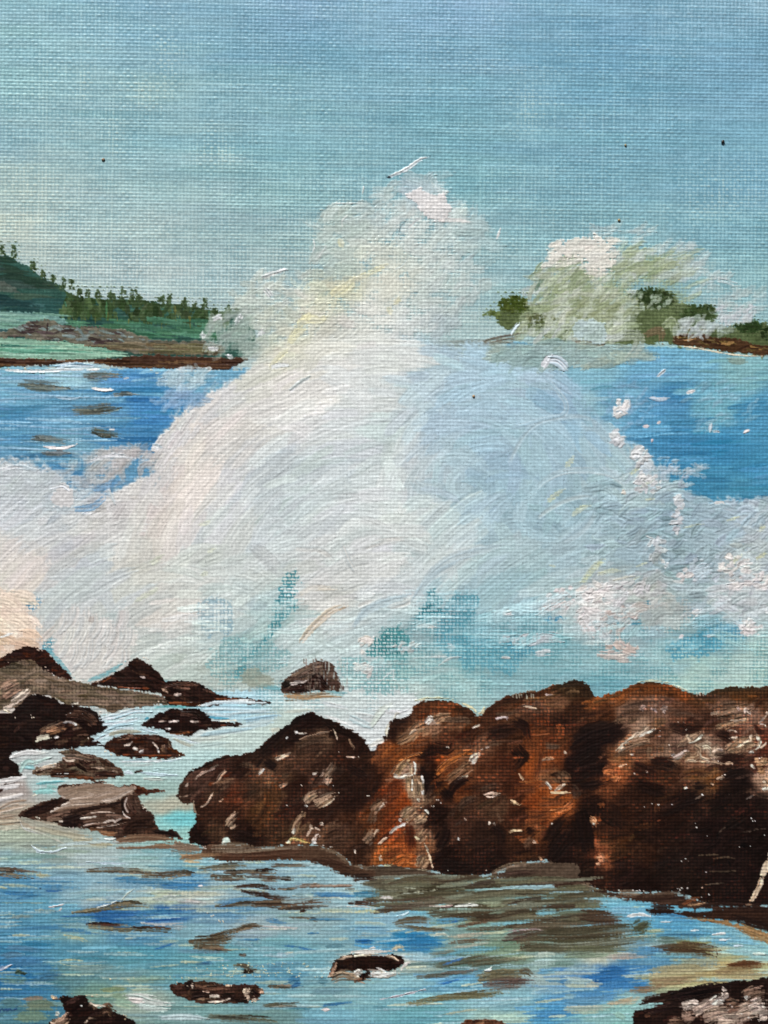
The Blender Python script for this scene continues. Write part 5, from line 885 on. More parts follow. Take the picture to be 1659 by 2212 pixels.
on(P_R12, B7, ('280,260 310,240 320,280', 40, (150, 84, 48)), ('240,400 270,360 300,330', 60, (140, 76, 42), (104, 58, 36)), ('200,360 240,380 250,410', 30, (206, 150, 110)), ('230,405 240,400', 16, (236, 214, 196)), ('260,500 270,450', 60, (112, 62, 34)), ('270,660 300,680 310,720', 44, (206, 140, 104), (150, 88, 56)), ('260,720 290,740', 20, (196, 150, 120)), ('360,690 440,660 500,600', 60, (90, 54, 28), (70, 42, 26)), ('540,540 560,500 580,530', 30, (96, 62, 32)), ('330,300 420,360 520,420', 120, (56, 31, 22)), ('560,440 660,420 740,400', 50, (96, 54, 30), (74, 42, 26)), ('740,300 760,250 780,270', 50, (110, 64, 38)), ('760,380 790,360', 20, (130, 70, 46)), ('60,100 100,160 60,200', 60, (92, 66, 52)), ('0,270 40,240 70,220', 30, (166, 92, 52)), ('100,300 160,500 180,700', 120, (44, 24, 18)), ('60,130 130,130 160,110', 20, (84, 50, 36)), ('130,100 240,80 340,60', 60, (40, 22, 18)))
on(P_R13, B6, ('1180,160 1320,130 1500,130 1659,130', 36, (84, 64, 40), (64, 44, 30)), ('1340,170 1480,160 1659,170', 40, (112, 70, 36), (84, 56, 34)), ('1500,190 1600,190', 30, (132, 78, 38)), ('1060,200 1200,200 1320,200', 50, (100, 70, 52), (80, 54, 40)), ('1190,330 1240,320 1280,320', 20, (170, 146, 130)), ('1200,290 1320,250 1460,240', 60, (120, 92, 74), (100, 72, 56)), ('1240,340 1400,310 1520,280', 60, (132, 104, 84), (112, 84, 66)), ('1410,300 1425,280', 26, (186, 160, 152)), ('1470,330 1480,290 1490,320', 24, (206, 188, 180), (160, 132, 116)), ('1500,320 1520,330', 16, (200, 182, 172)), ('1240,460 1300,430 1400,400 1500,380', 40, (140, 112, 88), (112, 84, 64)), ('1350,390 1430,390 1500,370', 14, (190, 166, 146)), ('1580,410 1610,380 1659,320', 16, (206, 184, 170), (130, 100, 84)), ('1590,420 1640,410', 10, (200, 180, 168)),
   ('1320,470 1380,470 1400,490', 16, (196, 170, 152)), ('1340,540 1380,530 1410,520', 12, (210, 190, 172)), ('1320,640 1400,600 1480,560 1560,540', 60, (160, 130, 104), (124, 94, 72)), ('1400,610 1480,560 1540,500', 14, (206, 186, 166)), ('1440,580 1510,550 1500,520', 12, (196, 172, 150)), ('1480,640 1560,620 1600,560 1560,490', 16, (222, 206, 190), (166, 138, 114)), ('1560,500 1590,540 1560,610', 24, (216, 200, 186), (150, 122, 98)), ('1590,610 1620,590 1650,570', 14, (200, 176, 158)), ('1500,650 1540,640', 18, (224, 210, 200)), ('1200,640 1260,620 1320,640', 14, (206, 182, 164)), ('1240,500 1320,520 1380,580', 60, (60, 34, 26)), ('1240,700 1400,700 1500,690', 60, (62, 34, 26)), ('1200,730 1290,740 1380,745', 14, (190, 156, 130), (110, 70, 50)), ('1540,420 1600,480 1659,460', 40, (78, 40, 30)), ('1560,740 1620,720 1659,700', 50, (180, 142, 108), (136, 96, 66)), ('1580,800 1640,780', 50, (160, 118, 84)), ('1620,900 1650,880', 44, (190, 156, 126)), ('1620,960 1659,930', 26, (232, 214, 194)), ('1520,750 1550,780', 14, (226, 206, 190)), ('1620,880 1630,900', 12, (214, 190, 170)), ('1190,850 1220,800 1280,790', 40, (136, 92, 58)), ('1240,870 1280,850 1310,830', 16, (190, 160, 136)), ('980,940 1000,935', 20, (232, 214, 200)), ('1190,910 1220,905', 14, (196, 166, 140)), ('1659,400 1700,420', 60, (120, 80, 60)), ('1659,250 1750,260', 90, (116, 84, 64)))
# dark boulder: long dragged strokes, little relief highlights
for t, w, c, c2 in (('1300,20 1420,-20 1520,-30', 70, (44, 28, 22), (36, 20, 16)), ('1060,90 1160,90', 60, (40, 24, 20), None), ('900,260 1040,220 1180,160', 70, (46, 28, 23), (38, 21, 17)), ('780,340 900,290 1060,240', 50, (50, 30, 24), (40, 23, 18)), ('1300,440 1380,400 1500,330', 70, (44, 29, 23), (36, 20, 16)), ('1380,330 1440,290 1480,270', 40, (82, 40, 30), (54, 28, 22)), ('1480,330 1560,300 1640,300', 30, (86, 42, 34), (52, 28, 22)), ('1060,560 1090,540 1140,530', 30, (76, 36, 30), None), ('880,520 960,490 1020,490', 26, (70, 34, 28), None), ('1120,620 1240,560 1280,480', 30, (34, 18, 14), None), ('1240,500 1270,460 1320,420', 14, (80, 64, 54), None), ('1380,500 1480,460 1600,440', 14, (96, 80, 68), (46, 30, 24)), ('1090,660 1180,655 1260,650', 10, (96, 78, 60), None), ('1200,690 1320,670 1400,690', 12, (90, 72, 56), None), ('1180,790 1300,790 1420,780', 12, (80, 64, 50), None), ('1140,900 1220,890 1330,880', 12, (96, 80, 66), None), ('1440,560 1500,580', 44, (14, 8, 7), None), ('1330,700 1350,740', 20, (16, 9, 8), None), ('1250,470 1240,520', 24, (18, 10, 8), None), ('1460,470 1560,450 1640,440', 10, (88, 72, 62), None), ('1540,170 1500,190 1470,210', 10, (110, 96, 90), None), ('1060,200 1120,170', 10, (110, 92, 80), None)):
    brush(B7(t), w * B7.k, c, c2, None, clip=CLM, thick=.8)
specks(B7, '1075,430 1080,435 1065,395 1265,420 1160,505 1200,505 1530,365 1540,375 1520,350 1640,490 1625,490 880,240 765,245 715,235 650,260 785,600 775,630 985,685 955,710 1010,710 1020,885 1110,920 960,930 930,930 460,945 500,945 555,945 605,940 620,950 1110,1000 1180,985 1160,800 1515,590 1440,590 75,760 150,850 260,850 980,105 1340,165 1125,165', 5, (232, 226, 222), P_R14)
specks(B5, '640,600 650,605 1010,1000 1030,1010 590,1050 430,1100 2,1000', 5, (226, 214, 204), P_R11)
specks(B8, '570,790 590,800 655,785 775,820 755,835 965,780 1060,780 1085,765 1160,735 1440,700 1410,690 1500,400 740,520 570,210 520,255', 5, (228, 216, 204), P_R11)
specks(B6, '780,465 775,515 850,590 1180,575 1220,640 1260,630 1300,630 1210,700 1260,720 1350,740 1380,745 1560,690 1600,690 1640,430 1650,440 1300,835 1280,840 670,810 575,820 500,745 930,405 970,405 1000,465', 5, (226, 208, 194), P_R13)
specks(B3, '1010,710 780,590 890,875 600,750 1480,480 1420,480 1320,435 1110,370 570,430 545,455 345,470 620,380 1320,760 1320,770 1270,710', 4.5, (226, 212, 200), P_MASS)
# white cleft at the right edge
P_CLEFT = part('foam_streak', 'bright cream streak of water at the right edge of the dark boulder', P_R14)
for t, w, c, c2 in (('1659,700 1630,780 1600,850', 60, (236, 222, 202), (206, 180, 150)), ('1610,840 1590,920 1560,980', 50, (232, 218, 200), (196, 168, 140)), ('1590,900 1540,1000 1500,1050', 40, (226, 206, 182), (180, 150, 120)), ('1480,1065 1540,1060', 16, (222, 196, 166), None), ('1700,620 1670,680', 60, (236, 222, 202), None)):
    stroke(B7(t), w * B7.k, c, c2, pid=P_CLEFT, thick=1.0, dry=.3, n=4)
dab(B7, '1659,880 1620,960 1600,1040', 70, (48, 26, 19), None, None)
# pale teal rim where water meets the crest, white surf thrown at the notch
for f, t, w, c in ((B5, '380,225 480,205 600,205 720,220', 14, (222, 220, 186)), (B5, '760,245 850,285 890,330', 22, (222, 216, 180)), (B5, '900,330 930,320 950,280', 26, (226, 218, 186)), (B5, '20,430 120,300 200,250', 60, (206, 214, 208)), (B5, '130,320 220,330 300,320 360,290', 40, (222, 224, 226)), (B5, '10,600 80,560 150,540', 40, (228, 228, 222)), (B5, '30,630 70,600', 30, (214, 222, 226)), (B5, '150,520 150,460 180,390', 20, (224, 220, 204)), (B5, '210,370 230,330 260,330', 20, (210, 206, 196)), (B6, '880,95 960,125 1030,160', 10, (214, 220, 200)), (B6, '600,72 720,60 860,80', 6, (206, 214, 190))):
    foam(f, t, w, c, tuple(np.array(c) - 16), parent=P_SURF, thick=.8)
foam(B4, '370,560 400,525 430,555', 40, (206, 224, 216), parent=P_MASS); foam(B4, '200,590 220,600 230,610', 26, (226, 214, 204), parent=P_MASS)
specks(B3, '1560,380 1580,400 1600,390', 7, (232, 230, 226), P_SURF)
for x in (1180, 1210, 1230, 1250, 1290, 1330, 1345): dab(B5, [B5('%d,170' % x)[0], B5('%d,205' % (x + 3))[0]], 10, (176, 176, 160), None, None, op=.8, dry=.45)
for x in (1080, 1100, 1130): dab(B6, [B6('%d,160' % x)[0], B6('%d,185' % x)[0]], 12, (200, 190, 178), None, None, op=.8)
# thread tops on the dark paint catch a dry rust glaze
m = CLM * sst(.55, .95, WV + .1 * NF) * sst(-.1, .9, NM + .5 * np.roll(NC, 120, 0))
COL += (COL * np.array([1.5, 1.22, 1.05], f4) + np.array([16, 7, 3], f4) - COL) * (.6 * m)[..., None]

# ---- shelf under the boulders -------------------------------------------------------------------
P_SHELF = part('rock_shelf', 'low dark brown shelf along the foot of the boulders')
def shelf(f, t, w, c, c2=None, **k):
    kw = dict(dry=.38, thick=.5, n=6, taper=(.35, .35), soft=.36, wk=.75); kw.update(k)
    brush(f(t), w * f.k, c, c2, P_SHELF, thick=.5)
for f, t, c in ((B8, '-60,750 60,745 400,765 520,785 600,815 740,835 960,825 1060,795 1200,735 1450,705 1700,740 1700,930 1450,880 1240,860 1000,850 700,870 400,830 150,850 -60,850', (92, 74, 60)), (B7, '-60,850 100,885 300,945 440,965 640,965 900,965 1200,1065 1540,1085 1700,1070 1700,1120 1400,1110 1000,1090 700,1050 400,1000 250,960 -60,920', (74, 50, 39)),
                (B4, '180,600 360,575 560,575 700,605 820,590 1100,575 1200,595 1340,655 1440,745 1600,770 1600,850 1440,830 1300,790 1180,740 1080,700 800,700 320,695', (92, 66, 50)), (W4, '380,155 540,165 700,160 1060,140 1060,300 960,255 860,222 780,205 640,200 500,188 430,178', (62, 38, 28)), (W4, '560,190 700,205 820,225 920,255 1040,300 1040,330 900,300 780,245 640,210', (158, 122, 82))):
    shape(f, t, c, P_SHELF, soft=6, rough=3, var=8, smooth=3)
for f, t, w, c, c2 in ((B4, '-60,590 100,600 250,620', 60, (150, 130, 112), (120, 98, 80)), (B4, '20,680 200,660 400,650', 60, (120, 90, 66), (160, 130, 98)), (B4, '300,590 420,580 560,580 640,600', 50, (136, 118, 100), (110, 88, 70)), (B4, '280,620 500,620 800,600 1100,590', 44, (140, 122, 104), (116, 96, 78)), (B4, '300,650 560,660 800,640 1050,620 1180,620', 50, (82, 52, 38), (106, 76, 58)), (B4, '320,685 600,690 900,670 1100,680', 40, (72, 42, 30), (94, 62, 44)), (B4, '1060,690 1200,710 1350,750 1450,780', 60, (64, 38, 28), (84, 56, 42)), (B4, '1150,600 1260,620 1350,680 1420,740', 40, (140, 120, 100), (110, 88, 70)), (B4, '1430,740 1540,760 1659,770', 34, (146, 132, 112), (90, 62, 48)), (B4, '1240,760 1400,800 1600,810', 50, (72, 44, 32), (92, 64, 48)), (B4, '1420,840 1540,840 1659,860', 70, (50, 34, 28), (70, 48, 38)), (B4, '1330,810 1420,810', 26, (52, 38, 30), None),
                       (B8, '-20,770 200,760 420,780', 40, (96, 82, 66), (72, 54, 42)), (B8, '60,820 250,800 480,800 620,820', 50, (76, 58, 46), (100, 86, 70)), (B8, '380,770 460,780 560,800', 14, (160, 146, 122), None), (B8, '0,870 120,850 260,850', 50, (66, 48, 40), (90, 74, 62)), (B8, '1000,810 1150,750 1300,730 1450,720', 40, (116, 96, 80), (140, 120, 98)), (B8, '1060,820 1250,800 1450,790', 44, (74, 52, 44), (98, 74, 62)), (B8, '1100,850 1250,830 1400,850 1540,830', 50, (46, 30, 26), (64, 44, 36)), (B8, '1240,860 1330,880 1440,860', 40, (30, 18, 15), None), (B8, '1440,860 1560,860 1659,870', 44, (92, 66, 52), (118, 90, 70)), (B8, '1500,900 1600,900 1659,920', 40, (66, 44, 36), (90, 64, 50)), (B8, '700,850 880,840 1000,850', 40, (74, 54, 40), (96, 76, 58)),
                       (B7, '60,900 160,900 280,950', 50, (100, 78, 62), (140, 120, 98)), (B7, '-60,890 60,880 200,870', 50, (64, 42, 34), (84, 60, 48)), (B7, '440,965 560,970 660,990', 40, (122, 102, 84), (150, 130, 110)), (B7, '340,1000 500,990 660,1000', 26, (106, 82, 64), (150, 126, 98)), (B7, '640,990 800,970 1000,960', 44, (76, 54, 42), (100, 78, 62)), (B7, '660,1030 840,1020 1040,990', 50, (60, 38, 30), (84, 60, 48)), (B7, '960,1060 1040,1020 1120,1000', 44, (150, 88, 54), (104, 62, 42)), (B7, '980,1070 1100,1060 1180,1030', 16, (206, 160, 120), None), (B7, '1120,1060 1300,1050 1500,1070 1659,1090', 60, (66, 42, 33), (46, 28, 22)),
                       (W4, '380,160 460,160 540,175', 44, (40, 24, 20), (58, 38, 30)), (W4, '500,180 640,180 800,180 1000,180', 34, (76, 48, 34), (56, 34, 26)), (W4, '520,195 680,205 800,230', 14, (150, 112, 70), (110, 74, 48)), (W4, '780,200 860,220 960,250 1050,290', 44, (44, 25, 19), (60, 38, 30)), (W4, '820,235 900,265 1000,300', 30, (180, 146, 100), (140, 106, 68)), (W4, '860,290 920,295 1000,310', 16, (180, 150, 106), None)):
    shelf(f, t, w, c, c2)
specks(B4, '215,590 230,600 65,570 105,570 1250,590 1200,570 320,695 365,600', 6, (230, 216, 200), P_SHELF)
specks(B4, '300,690 355,700 600,705 660,710 640,690', 6, (40, 22, 17), P_SHELF)
foam(B8, '1090,860 1180,850 1250,865', 26, (176, 200, 202), parent=P_SHELF); specks(W4, '260,68 320,68 345,68 366,72 540,58 575,58', 5, (232, 226, 218), P_SHELF)

# ---- foreground pool ---------------------------------------------------------------------------
CLP = (ID == P_POOL).astype(f4)
g = CLP.copy(); CLP = np.maximum(g, (YY > 2150).astype(f4))
CLP *= (ID != P_SHELF)
water_strokes(1000, -90, 1800, 1740, 2310, FWAT, P_POOL, w=(4, 12), L=(40, 160), ang=-.02, jc=13, op=.8, dry=.4, clip=CLP)
for k in range(150):
    x, y = rs.uniform(-80, 850), rs.uniform(1850, 2180)
    if at(CLP, x, y) < .5: continue
    dab(D0, line(x, y, rs.normal(0, .04), rs.uniform(30, 130)), rs.uniform(4, 9), jit((196, 200, 172) if rs.rand() < .5 else (178, 202, 204), 10), None, P_POOL, dry=.6, n=2, op=.6, clip=CLP)
for k in range(120):
    x, y = rs.uniform(830, 1740), rs.uniform(1900, 2220)
    if at(CLP, x, y) < .5: continue
    dab(D0, line(x, y, rs.normal(-.1, .04), rs.uniform(40, 130)), rs.uniform(3, 7), jit((206, 210, 180) if rs.rand() < .5 else (170, 204, 212), 10), None, P_POOL, dry=.45, n=2, op=.75, clip=CLP)
def wv(f, *items):
    for it in items:
        t, w, c = it[:3]; c2 = it[3] if len(it) > 3 else None
        brush(f(t), w * f.k, c, c2, P_POOL, thick=.35)
BL = (50, 110, 158); BL2 = (84, 140, 172)
wv(W1, ('0,215 60,225 120,225', 30, BL, BL2), ('220,250 400,250 640,255', 20, BL, BL2), ('940,230 1060,220 1160,225', 44, BL, BL2), ('780,260 900,265', 16, BL2), ('1000,245 1250,250 1480,260', 40, BL, BL2), ('1200,285 1400,295 1630,295', 36, (44, 98, 152), BL2), ('0,330 120,345 330,350', 40, BL, BL2), ('360,325 470,325 560,320', 26, (44, 92, 146), BL2), ('140,390 240,370 340,360', 36, BL, BL2), ('330,300 460,295 640,300', 34, BL2, BL), ('780,540 940,520 1130,505', 60, (40, 88, 142), BL), ('930,560 1080,560 1250,530', 50, (42, 90, 144), BL2), ('1100,520 1300,500 1540,500', 44, BL, BL2), ('170,640 360,630 560,640 720,640', 34, BL, BL2), ('500,655 640,655 760,670', 30, (48, 100, 152), BL2), ('1080,720 1220,700 1390,690', 44, BL2, (90, 140, 175)), ('1260,805 1340,780 1440,745', 26, (36, 88, 150), BL), ('60,790 220,800 400,830', 60, (78, 124, 156), (100, 142, 168)), ('60,900 220,900 420,880', 90, (66, 120, 162), (86, 138, 172)), ('180,980 320,960 460,960', 90, (66, 122, 164), (90, 144, 172)), ('300,1020 420,1010 560,1000', 60, (76, 130, 166)), ('0,860 100,840 200,850', 60, (84, 130, 162)), ('60,130 300,120 600,120', 24, (112, 150, 172), (150, 182, 190)), ('420,170 560,170 700,180', 30, (120, 156, 176)),
   ('30,270 140,280 300,300', 36, (196, 196, 158), (160, 182, 176)), ('0,290 60,310', 26, (190, 194, 160)), ('1280,345 1450,350 1659,340', 40, (200, 200, 164), (180, 194, 186)), ('1250,390 1400,380 1560,375', 44, (196, 200, 188), (170, 190, 190)), ('1500,420 1600,410 1659,430', 26, (214, 206, 206)), ('520,690 640,710 740,745', 30, (204, 200, 150), (170, 186, 170)), ('100,690 180,690 240,690', 26, (180, 186, 160)), ('470,905 560,890 700,895', 20, (200, 200, 160), None), ('470,910 560,935 700,940 860,925', 14, (196, 198, 160)), ('300,205 420,205', 30, (190, 188, 156)), ('60,540 200,530 340,540', 30, (146, 160, 150), (120, 150, 160)), ('560,380 760,350 1000,340', 60, (150, 182, 188), (128, 168, 182)), ('400,400 560,400 720,400', 50, (146, 178, 188), (120, 162, 180)), ('900,640 1100,690 1400,680', 24, (150, 182, 188)), ('1150,590 1300,600 1500,590', 26, (192, 196, 196)), ('1400,630 1540,620', 30, (176, 190, 196)), ('560,960 760,960 1000,940', 80, (118, 150, 152), (140, 166, 162)), ('800,1010 1000,1010 1250,980', 60, (126, 160, 156), (106, 146, 160)), ('0,1040 120,1050 260,1060', 50, (110, 150, 150)), ('1000,1060 1200,1050 1400,1040', 60, (122, 150, 140), (150, 170, 150)))
for f, t, w, c, c2, lab in ((W1, '-60,150 60,145 180,160 350,180', 34, (104, 90, 74), (72, 50, 40), None), (W1, '-40,185 100,195 280,215', 34, (120, 110, 94), (92, 78, 62), None), (W1, '700,165 900,160 1150,165 1300,185', 34, (112, 100, 82), (86, 72, 56), None), (W1, '1150,195 1320,195 1500,175 1600,190', 44, (116, 102, 84), (90, 72, 58), None),
                             (W1, '590,505 740,485 900,455 1100,430 1250,445', 40, (124, 116, 90), (98, 88, 68), 'long olive ripple in the middle of the blue water at left'), (W1, '900,440 1060,420 1200,430', 26, (104, 92, 72), None, None), (W1, '700,605 800,600 940,605 1085,600', 30, (70, 42, 34), (98, 80, 62), 'dark brown ripple bar in the blue water at left'), (W1, '720,625 900,640 1150,640 1400,650', 36, (112, 104, 82), (88, 76, 58), None), (W1, '1080,620 1250,625 1390,632', 18, (84, 60, 46), None, None), (W1, '1540,745 1659,720', 26, (92, 74, 58), None, None), (W1, '120,1000 150,985 220,1000', 22, (64, 82, 70), None, None),
                             (W2, '460,95 600,80 700,85 800,95', 36, (62, 40, 31), (84, 62, 48), 'dark brown S shaped ripple below the boulders'), (W2, '520,120 640,140 760,150', 40, (66, 44, 34), None, None), (W2, '660,150 800,170 930,180', 40, (68, 48, 37), None, None), (W2, '310,245 450,235 700,215 950,220', 40, (100, 88, 68), (72, 54, 42), None), (W2, '600,230 850,225 1050,210 1250,190', 50, (84, 64, 50), (108, 90, 72), None), (W2, '820,260 1000,250 1230,240', 36, (96, 78, 60), (76, 56, 44), None), (W2, '1000,290 1060,280', 18, (58, 38, 30), None, None),
                             (W2, '180,500 330,480 450,440 540,425', 40, (92, 76, 58), (116, 100, 78), 'curved brown ripple shaped like a hook'), (W2, '100,535 250,530 400,510 480,465', 60, (98, 82, 62), (120, 106, 82), None), (W2, '160,570 300,575 430,580', 40, (108, 92, 70), (132, 120, 92), None), (W2, '210,610 320,605 440,610', 36, (84, 62, 48), (110, 92, 72), None), (W2, '450,440 560,410 640,400 740,430', 44, (112, 96, 76), (90, 72, 56), None), (W2, '500,640 560,645', 18, (80, 76, 70), None, None), (W2, '450,730 560,735 640,765', 34, (92, 84, 66), (120, 116, 92), None), (W2, '520,770 600,775 640,770', 26, (56, 42, 34), None, None), (W2, '535,790 570,790', 26, (44, 30, 25), None, None),
                             (W2, '260,20 420,25 600,15', 26, (90, 80, 68), (120, 114, 100), None), (B4, '180,770 380,750 600,740', 36, (104, 98, 84), (130, 126, 112), None), (B4, '380,800 560,790 800,795', 34, (92, 80, 66), (116, 106, 90), None), (B4, '560,830 750,840 950,850', 40, (76, 58, 46), (100, 82, 66), None), (B4, '760,745 900,740 1080,745', 26, (96, 88, 76), None, None), (B4, '640,780 760,780 810,795', 18, (62, 46, 37), None, None), (B4, '260,830 400,830 560,830', 30, (96, 84, 70), (120, 108, 92), None), (B4, '960,910 1150,905 1450,905', 30, (136, 112, 96), (160, 140, 122), 'pale mauve brown ripple under the shelf'), (B4, '820,930 940,930 1000,920', 18, (110, 98, 82), None, None), (B4, '1390,1045 1500,1045 1659,1060', 26, (74, 54, 46), (100, 80, 66), None), (B4, '-40,800 60,795 140,810', 26, (88, 78, 64), None, None),
                             (W2, '740,900 850,905 1050,910', 28, (112, 104, 86), (96, 84, 70), None), (W2, '700,1060 850,1050 1010,1050', 36, (96, 92, 76), (112, 118, 104), None), (W2, '900,335 1050,340 1150,360', 20, (98, 92, 78), None, None),
                             (W1, '1580,780 1659,790', 40, (110, 96, 76), None, None)):
    ripple(f, t, w, c, c2, lab, P_POOL)
wv(W2, ('0,90 100,85 210,85', 36, (44, 104, 158), BL2), ('340,230 480,190 620,170', 30, (74, 124, 168), (110, 156, 184)), ('1100,140 1250,145 1420,140', 44, (42, 96, 156), BL2), ('1250,165 1400,160 1600,160', 26, (60, 116, 166)), ('700,355 800,370 930,395', 34, (50, 100, 158), BL2), ('1080,350 1200,350 1380,350', 34, (56, 106, 150), (84, 136, 160)), ('480,520 600,520 680,515', 24, (40, 104, 164), BL2), ('600,550 620,560', 20, (50, 90, 120)), ('860,570 950,575 1120,605', 22, (58, 112, 160)), ('1460,530 1540,525 1610,530', 26, (46, 108, 164)), ('150,720 230,715 300,710', 30, (74, 124, 164)), ('1060,470 1150,465', 22, (60, 116, 160)), ('900,860 960,850 1010,880', 60, (54, 110, 150), (70, 126, 160)), ('930,910 970,890 1010,890', 44, (34, 92, 154), BL), ('1180,1050 1300,1040 1440,1020', 30, (54, 104, 150), BL2), ('0,600 200,610 420,620', 40, (92, 140, 168), (120, 160, 176)),
   ('0,140 150,145 360,145', 44, (202, 200, 172), (186, 194, 184)), ('0,200 120,205 260,225', 36, (196, 190, 186), (176, 186, 188)), ('60,190 160,205 220,230', 10, (214, 206, 196)), ('1150,280 1350,280 1600,300', 40, (206, 206, 176), (176, 196, 186)), ('700,410 850,420 1000,425', 26, (196, 200, 190), (214, 204, 204)), ('870,630 920,625 960,610', 26, (206, 212, 196)), ('880,640 910,635', 14, (226, 220, 210)), ('620,600 760,600 900,610', 50, (156, 190, 196), (130, 170, 186)), ('700,640 860,650 1000,640', 40, (150, 182, 196), (176, 196, 204)), ('440,540 560,560 640,590', 70, (150, 184, 194), (126, 168, 184)), ('850,200 950,200 1100,190', 36, (166, 192, 196)), ('960,150 1060,160', 40, (150, 184, 192)), ('1380,250 1500,250 1659,270', 20, (226, 222, 214)), ('1500,480 1600,470', 30, (180, 196, 190)), ('60,850 240,850 420,850', 60, (116, 154, 156), (140, 170, 160)), ('1080,940 1250,930 1500,920', 70, (112, 158, 172), (136, 174, 184)), ('1150,860 1240,860', 60, (100, 150, 168)))
foam(W1, '-20,980 40,955 100,925', 22, (214, 210, 214), parent=P_POOL); foam(W1, '0,960 40,950', 40, (150, 170, 200), parent=P_POOL, op=.6); foam(W1, '390,460 470,450 535,430', 10, (216, 206, 206), parent=P_POOL); foam(W1, '480,490 510,465', 14, (222, 210, 206), parent=P_POOL)
foam(W1, '700,90 850,100 1000,105 1080,100', 16, (196, 214, 228), parent=P_POOL); foam(W1, '980,420 1040,350 1100,310', 8, (196, 206, 196), parent=P_POOL); foam(W1, '780,465 880,440 970,400', 12, (206, 214, 214), parent=P_POOL); foam(W1, '1620,285 1659,280', 20, (226, 222, 222), parent=P_POOL)
specks(W2, '330,365 345,370 370,370 250,300 270,325 290,320', 6, (226, 214, 190), P_POOL); specks(W1, '900,1050 1050,1050 1090,1040 1380,1030 1440,1030 1480,1035 1550,1040 1600,1040', 6, (214, 206, 170), P_POOL)
specks(W1, '340,300 370,325 450,490', 6, (60, 84, 110), P_POOL)
for k in range(90):
    x, y = rs.uniform(420, 860), rs.uniform(2080, 2112)
    specks(D0, '%f,%f' % (x, y), 1.8, (206, 208, 178), P_POOL)
# olive brown reflection of the boulders
P_REFL = part('reflection', 'olive brown reflection of the boulders in the pool', P_POOL)
def rf(f, *items):
    for it in items:
        t, w, c = it[:3]; c2 = it[3] if len(it) > 3 else None
        brush(f(t), w * f.k, c, c2, P_REFL, thick=.35)
OL, OL2, OB = (104, 98, 76), (84, 76, 58), (84, 66, 52)
for k in range(170):
    x = rs.uniform(845, 1290); u = (x - 845) / 445
    y = rs.uniform(1890 + 8 * u, 1950 + 75 * u)
    c = jit([(104, 98, 76), (92, 84, 64), (118, 116, 92), (86, 70, 54), (128, 132, 112)][rs.randint(5)], 8)
    stroke(line(x, y, rs.normal(-.06, .06), rs.uniform(60, 160)), rs.uniform(6, 16), c, c * .85, pid=P_REFL, dry=.35, thick=.35, n=2, wk=.6, op=.85)
rf(W3, ('260,280 420,230 600,230 800,250', 60, OB, OL), ('250,300 400,310 600,310', 50, OL, (130, 130, 110)), ('230,410 420,400 640,380 800,390', 44, (110, 102, 84), OB), ('220,440 420,450 640,430 800,420', 44, (118, 108, 94), (90, 74, 62)), ('230,480 340,480 480,470', 24, OB), ('310,590 460,570 640,580', 60, (110, 96, 76), (92, 80, 62)), ('330,610 520,640 700,650 860,640', 44, OB, OL), ('380,560 520,545 640,560', 40, (112, 98, 78)), ('800,620 960,590 1100,560 1250,520', 36, (94, 62, 46), (112, 92, 70)), ('1100,560 1300,510 1500,480', 50, OB, OL), ('900,640 1100,630 1300,620', 36, OL, OB), ('1220,620 1400,600 1600,600', 50, OB, OL2), ('760,750 900,740 1160,720', 30, (120, 106, 84), OB), ('1200,720 1350,690 1500,660 1600,680', 70, (104, 82, 76), (82, 62, 54)), ('1300,740 1450,720 1659,720', 70, (84, 68, 54), (108, 96, 76)), ('1340,800 1500,790 1659,780', 60, OB, OL2), ('600,840 800,820 1000,800', 36, (110, 112, 96), (140, 150, 138)), ('640,940 800,920 1000,880 1200,860', 50, (88, 84, 66), (110, 112, 92)), ('900,930 1100,900 1400,880', 60, (84, 78, 60), (108, 102, 82)), ('480,1030 700,1010 900,970', 46, (104, 104, 90), (86, 80, 68)), ('700,1000 900,990 1020,960', 36, (112, 106, 98)), ('1000,1060 1150,1040 1350,1030', 50, (92, 84, 60), (110, 98, 78)), ('1200,1080 1350,1060 1460,1060', 50, (104, 84, 80), (84, 64, 58)), ('1330,990 1400,980 1460,1020', 50, OL, OB), ('1050,980 1200,990 1400,960', 40, (98, 90, 66), OL), ('1450,560 1560,560 1659,570', 50, OL, OB))
rf(T8, ('560,690 700,680 900,680', 40, (92, 76, 62), (116, 104, 84)), ('620,720 800,720 1000,700 1150,690', 60, (96, 90, 68), (76, 64, 50)), ('600,760 800,770 1000,750 1170,730', 50, (104, 102, 80), (84, 78, 60)), ('850,640 950,650 1050,650', 60, (80, 58, 46), (100, 80, 62)), ('1080,700 1120,680 1150,660', 60, (92, 96, 70), (80, 80, 58)), ('1150,780 1300,770 1430,790 1440,815', 50, (100, 74, 50), (78, 56, 40)), ('1180,800 1320,810 1440,815', 34, (112, 90, 62), (84, 62, 46)), ('1480,860 1560,850 1659,850', 50, (112, 72, 42), (92, 58, 38)), ('400,910 520,890 640,890', 40, (96, 88, 64), (116, 108, 84)), ('100,1020 260,990 450,980 550,960', 30, (104, 94, 62), (124, 114, 80)), ('420,940 540,930 650,930', 44, (104, 88, 82), (92, 76, 62)), ('240,990 400,975 540,955', 24, (110, 104, 78)))
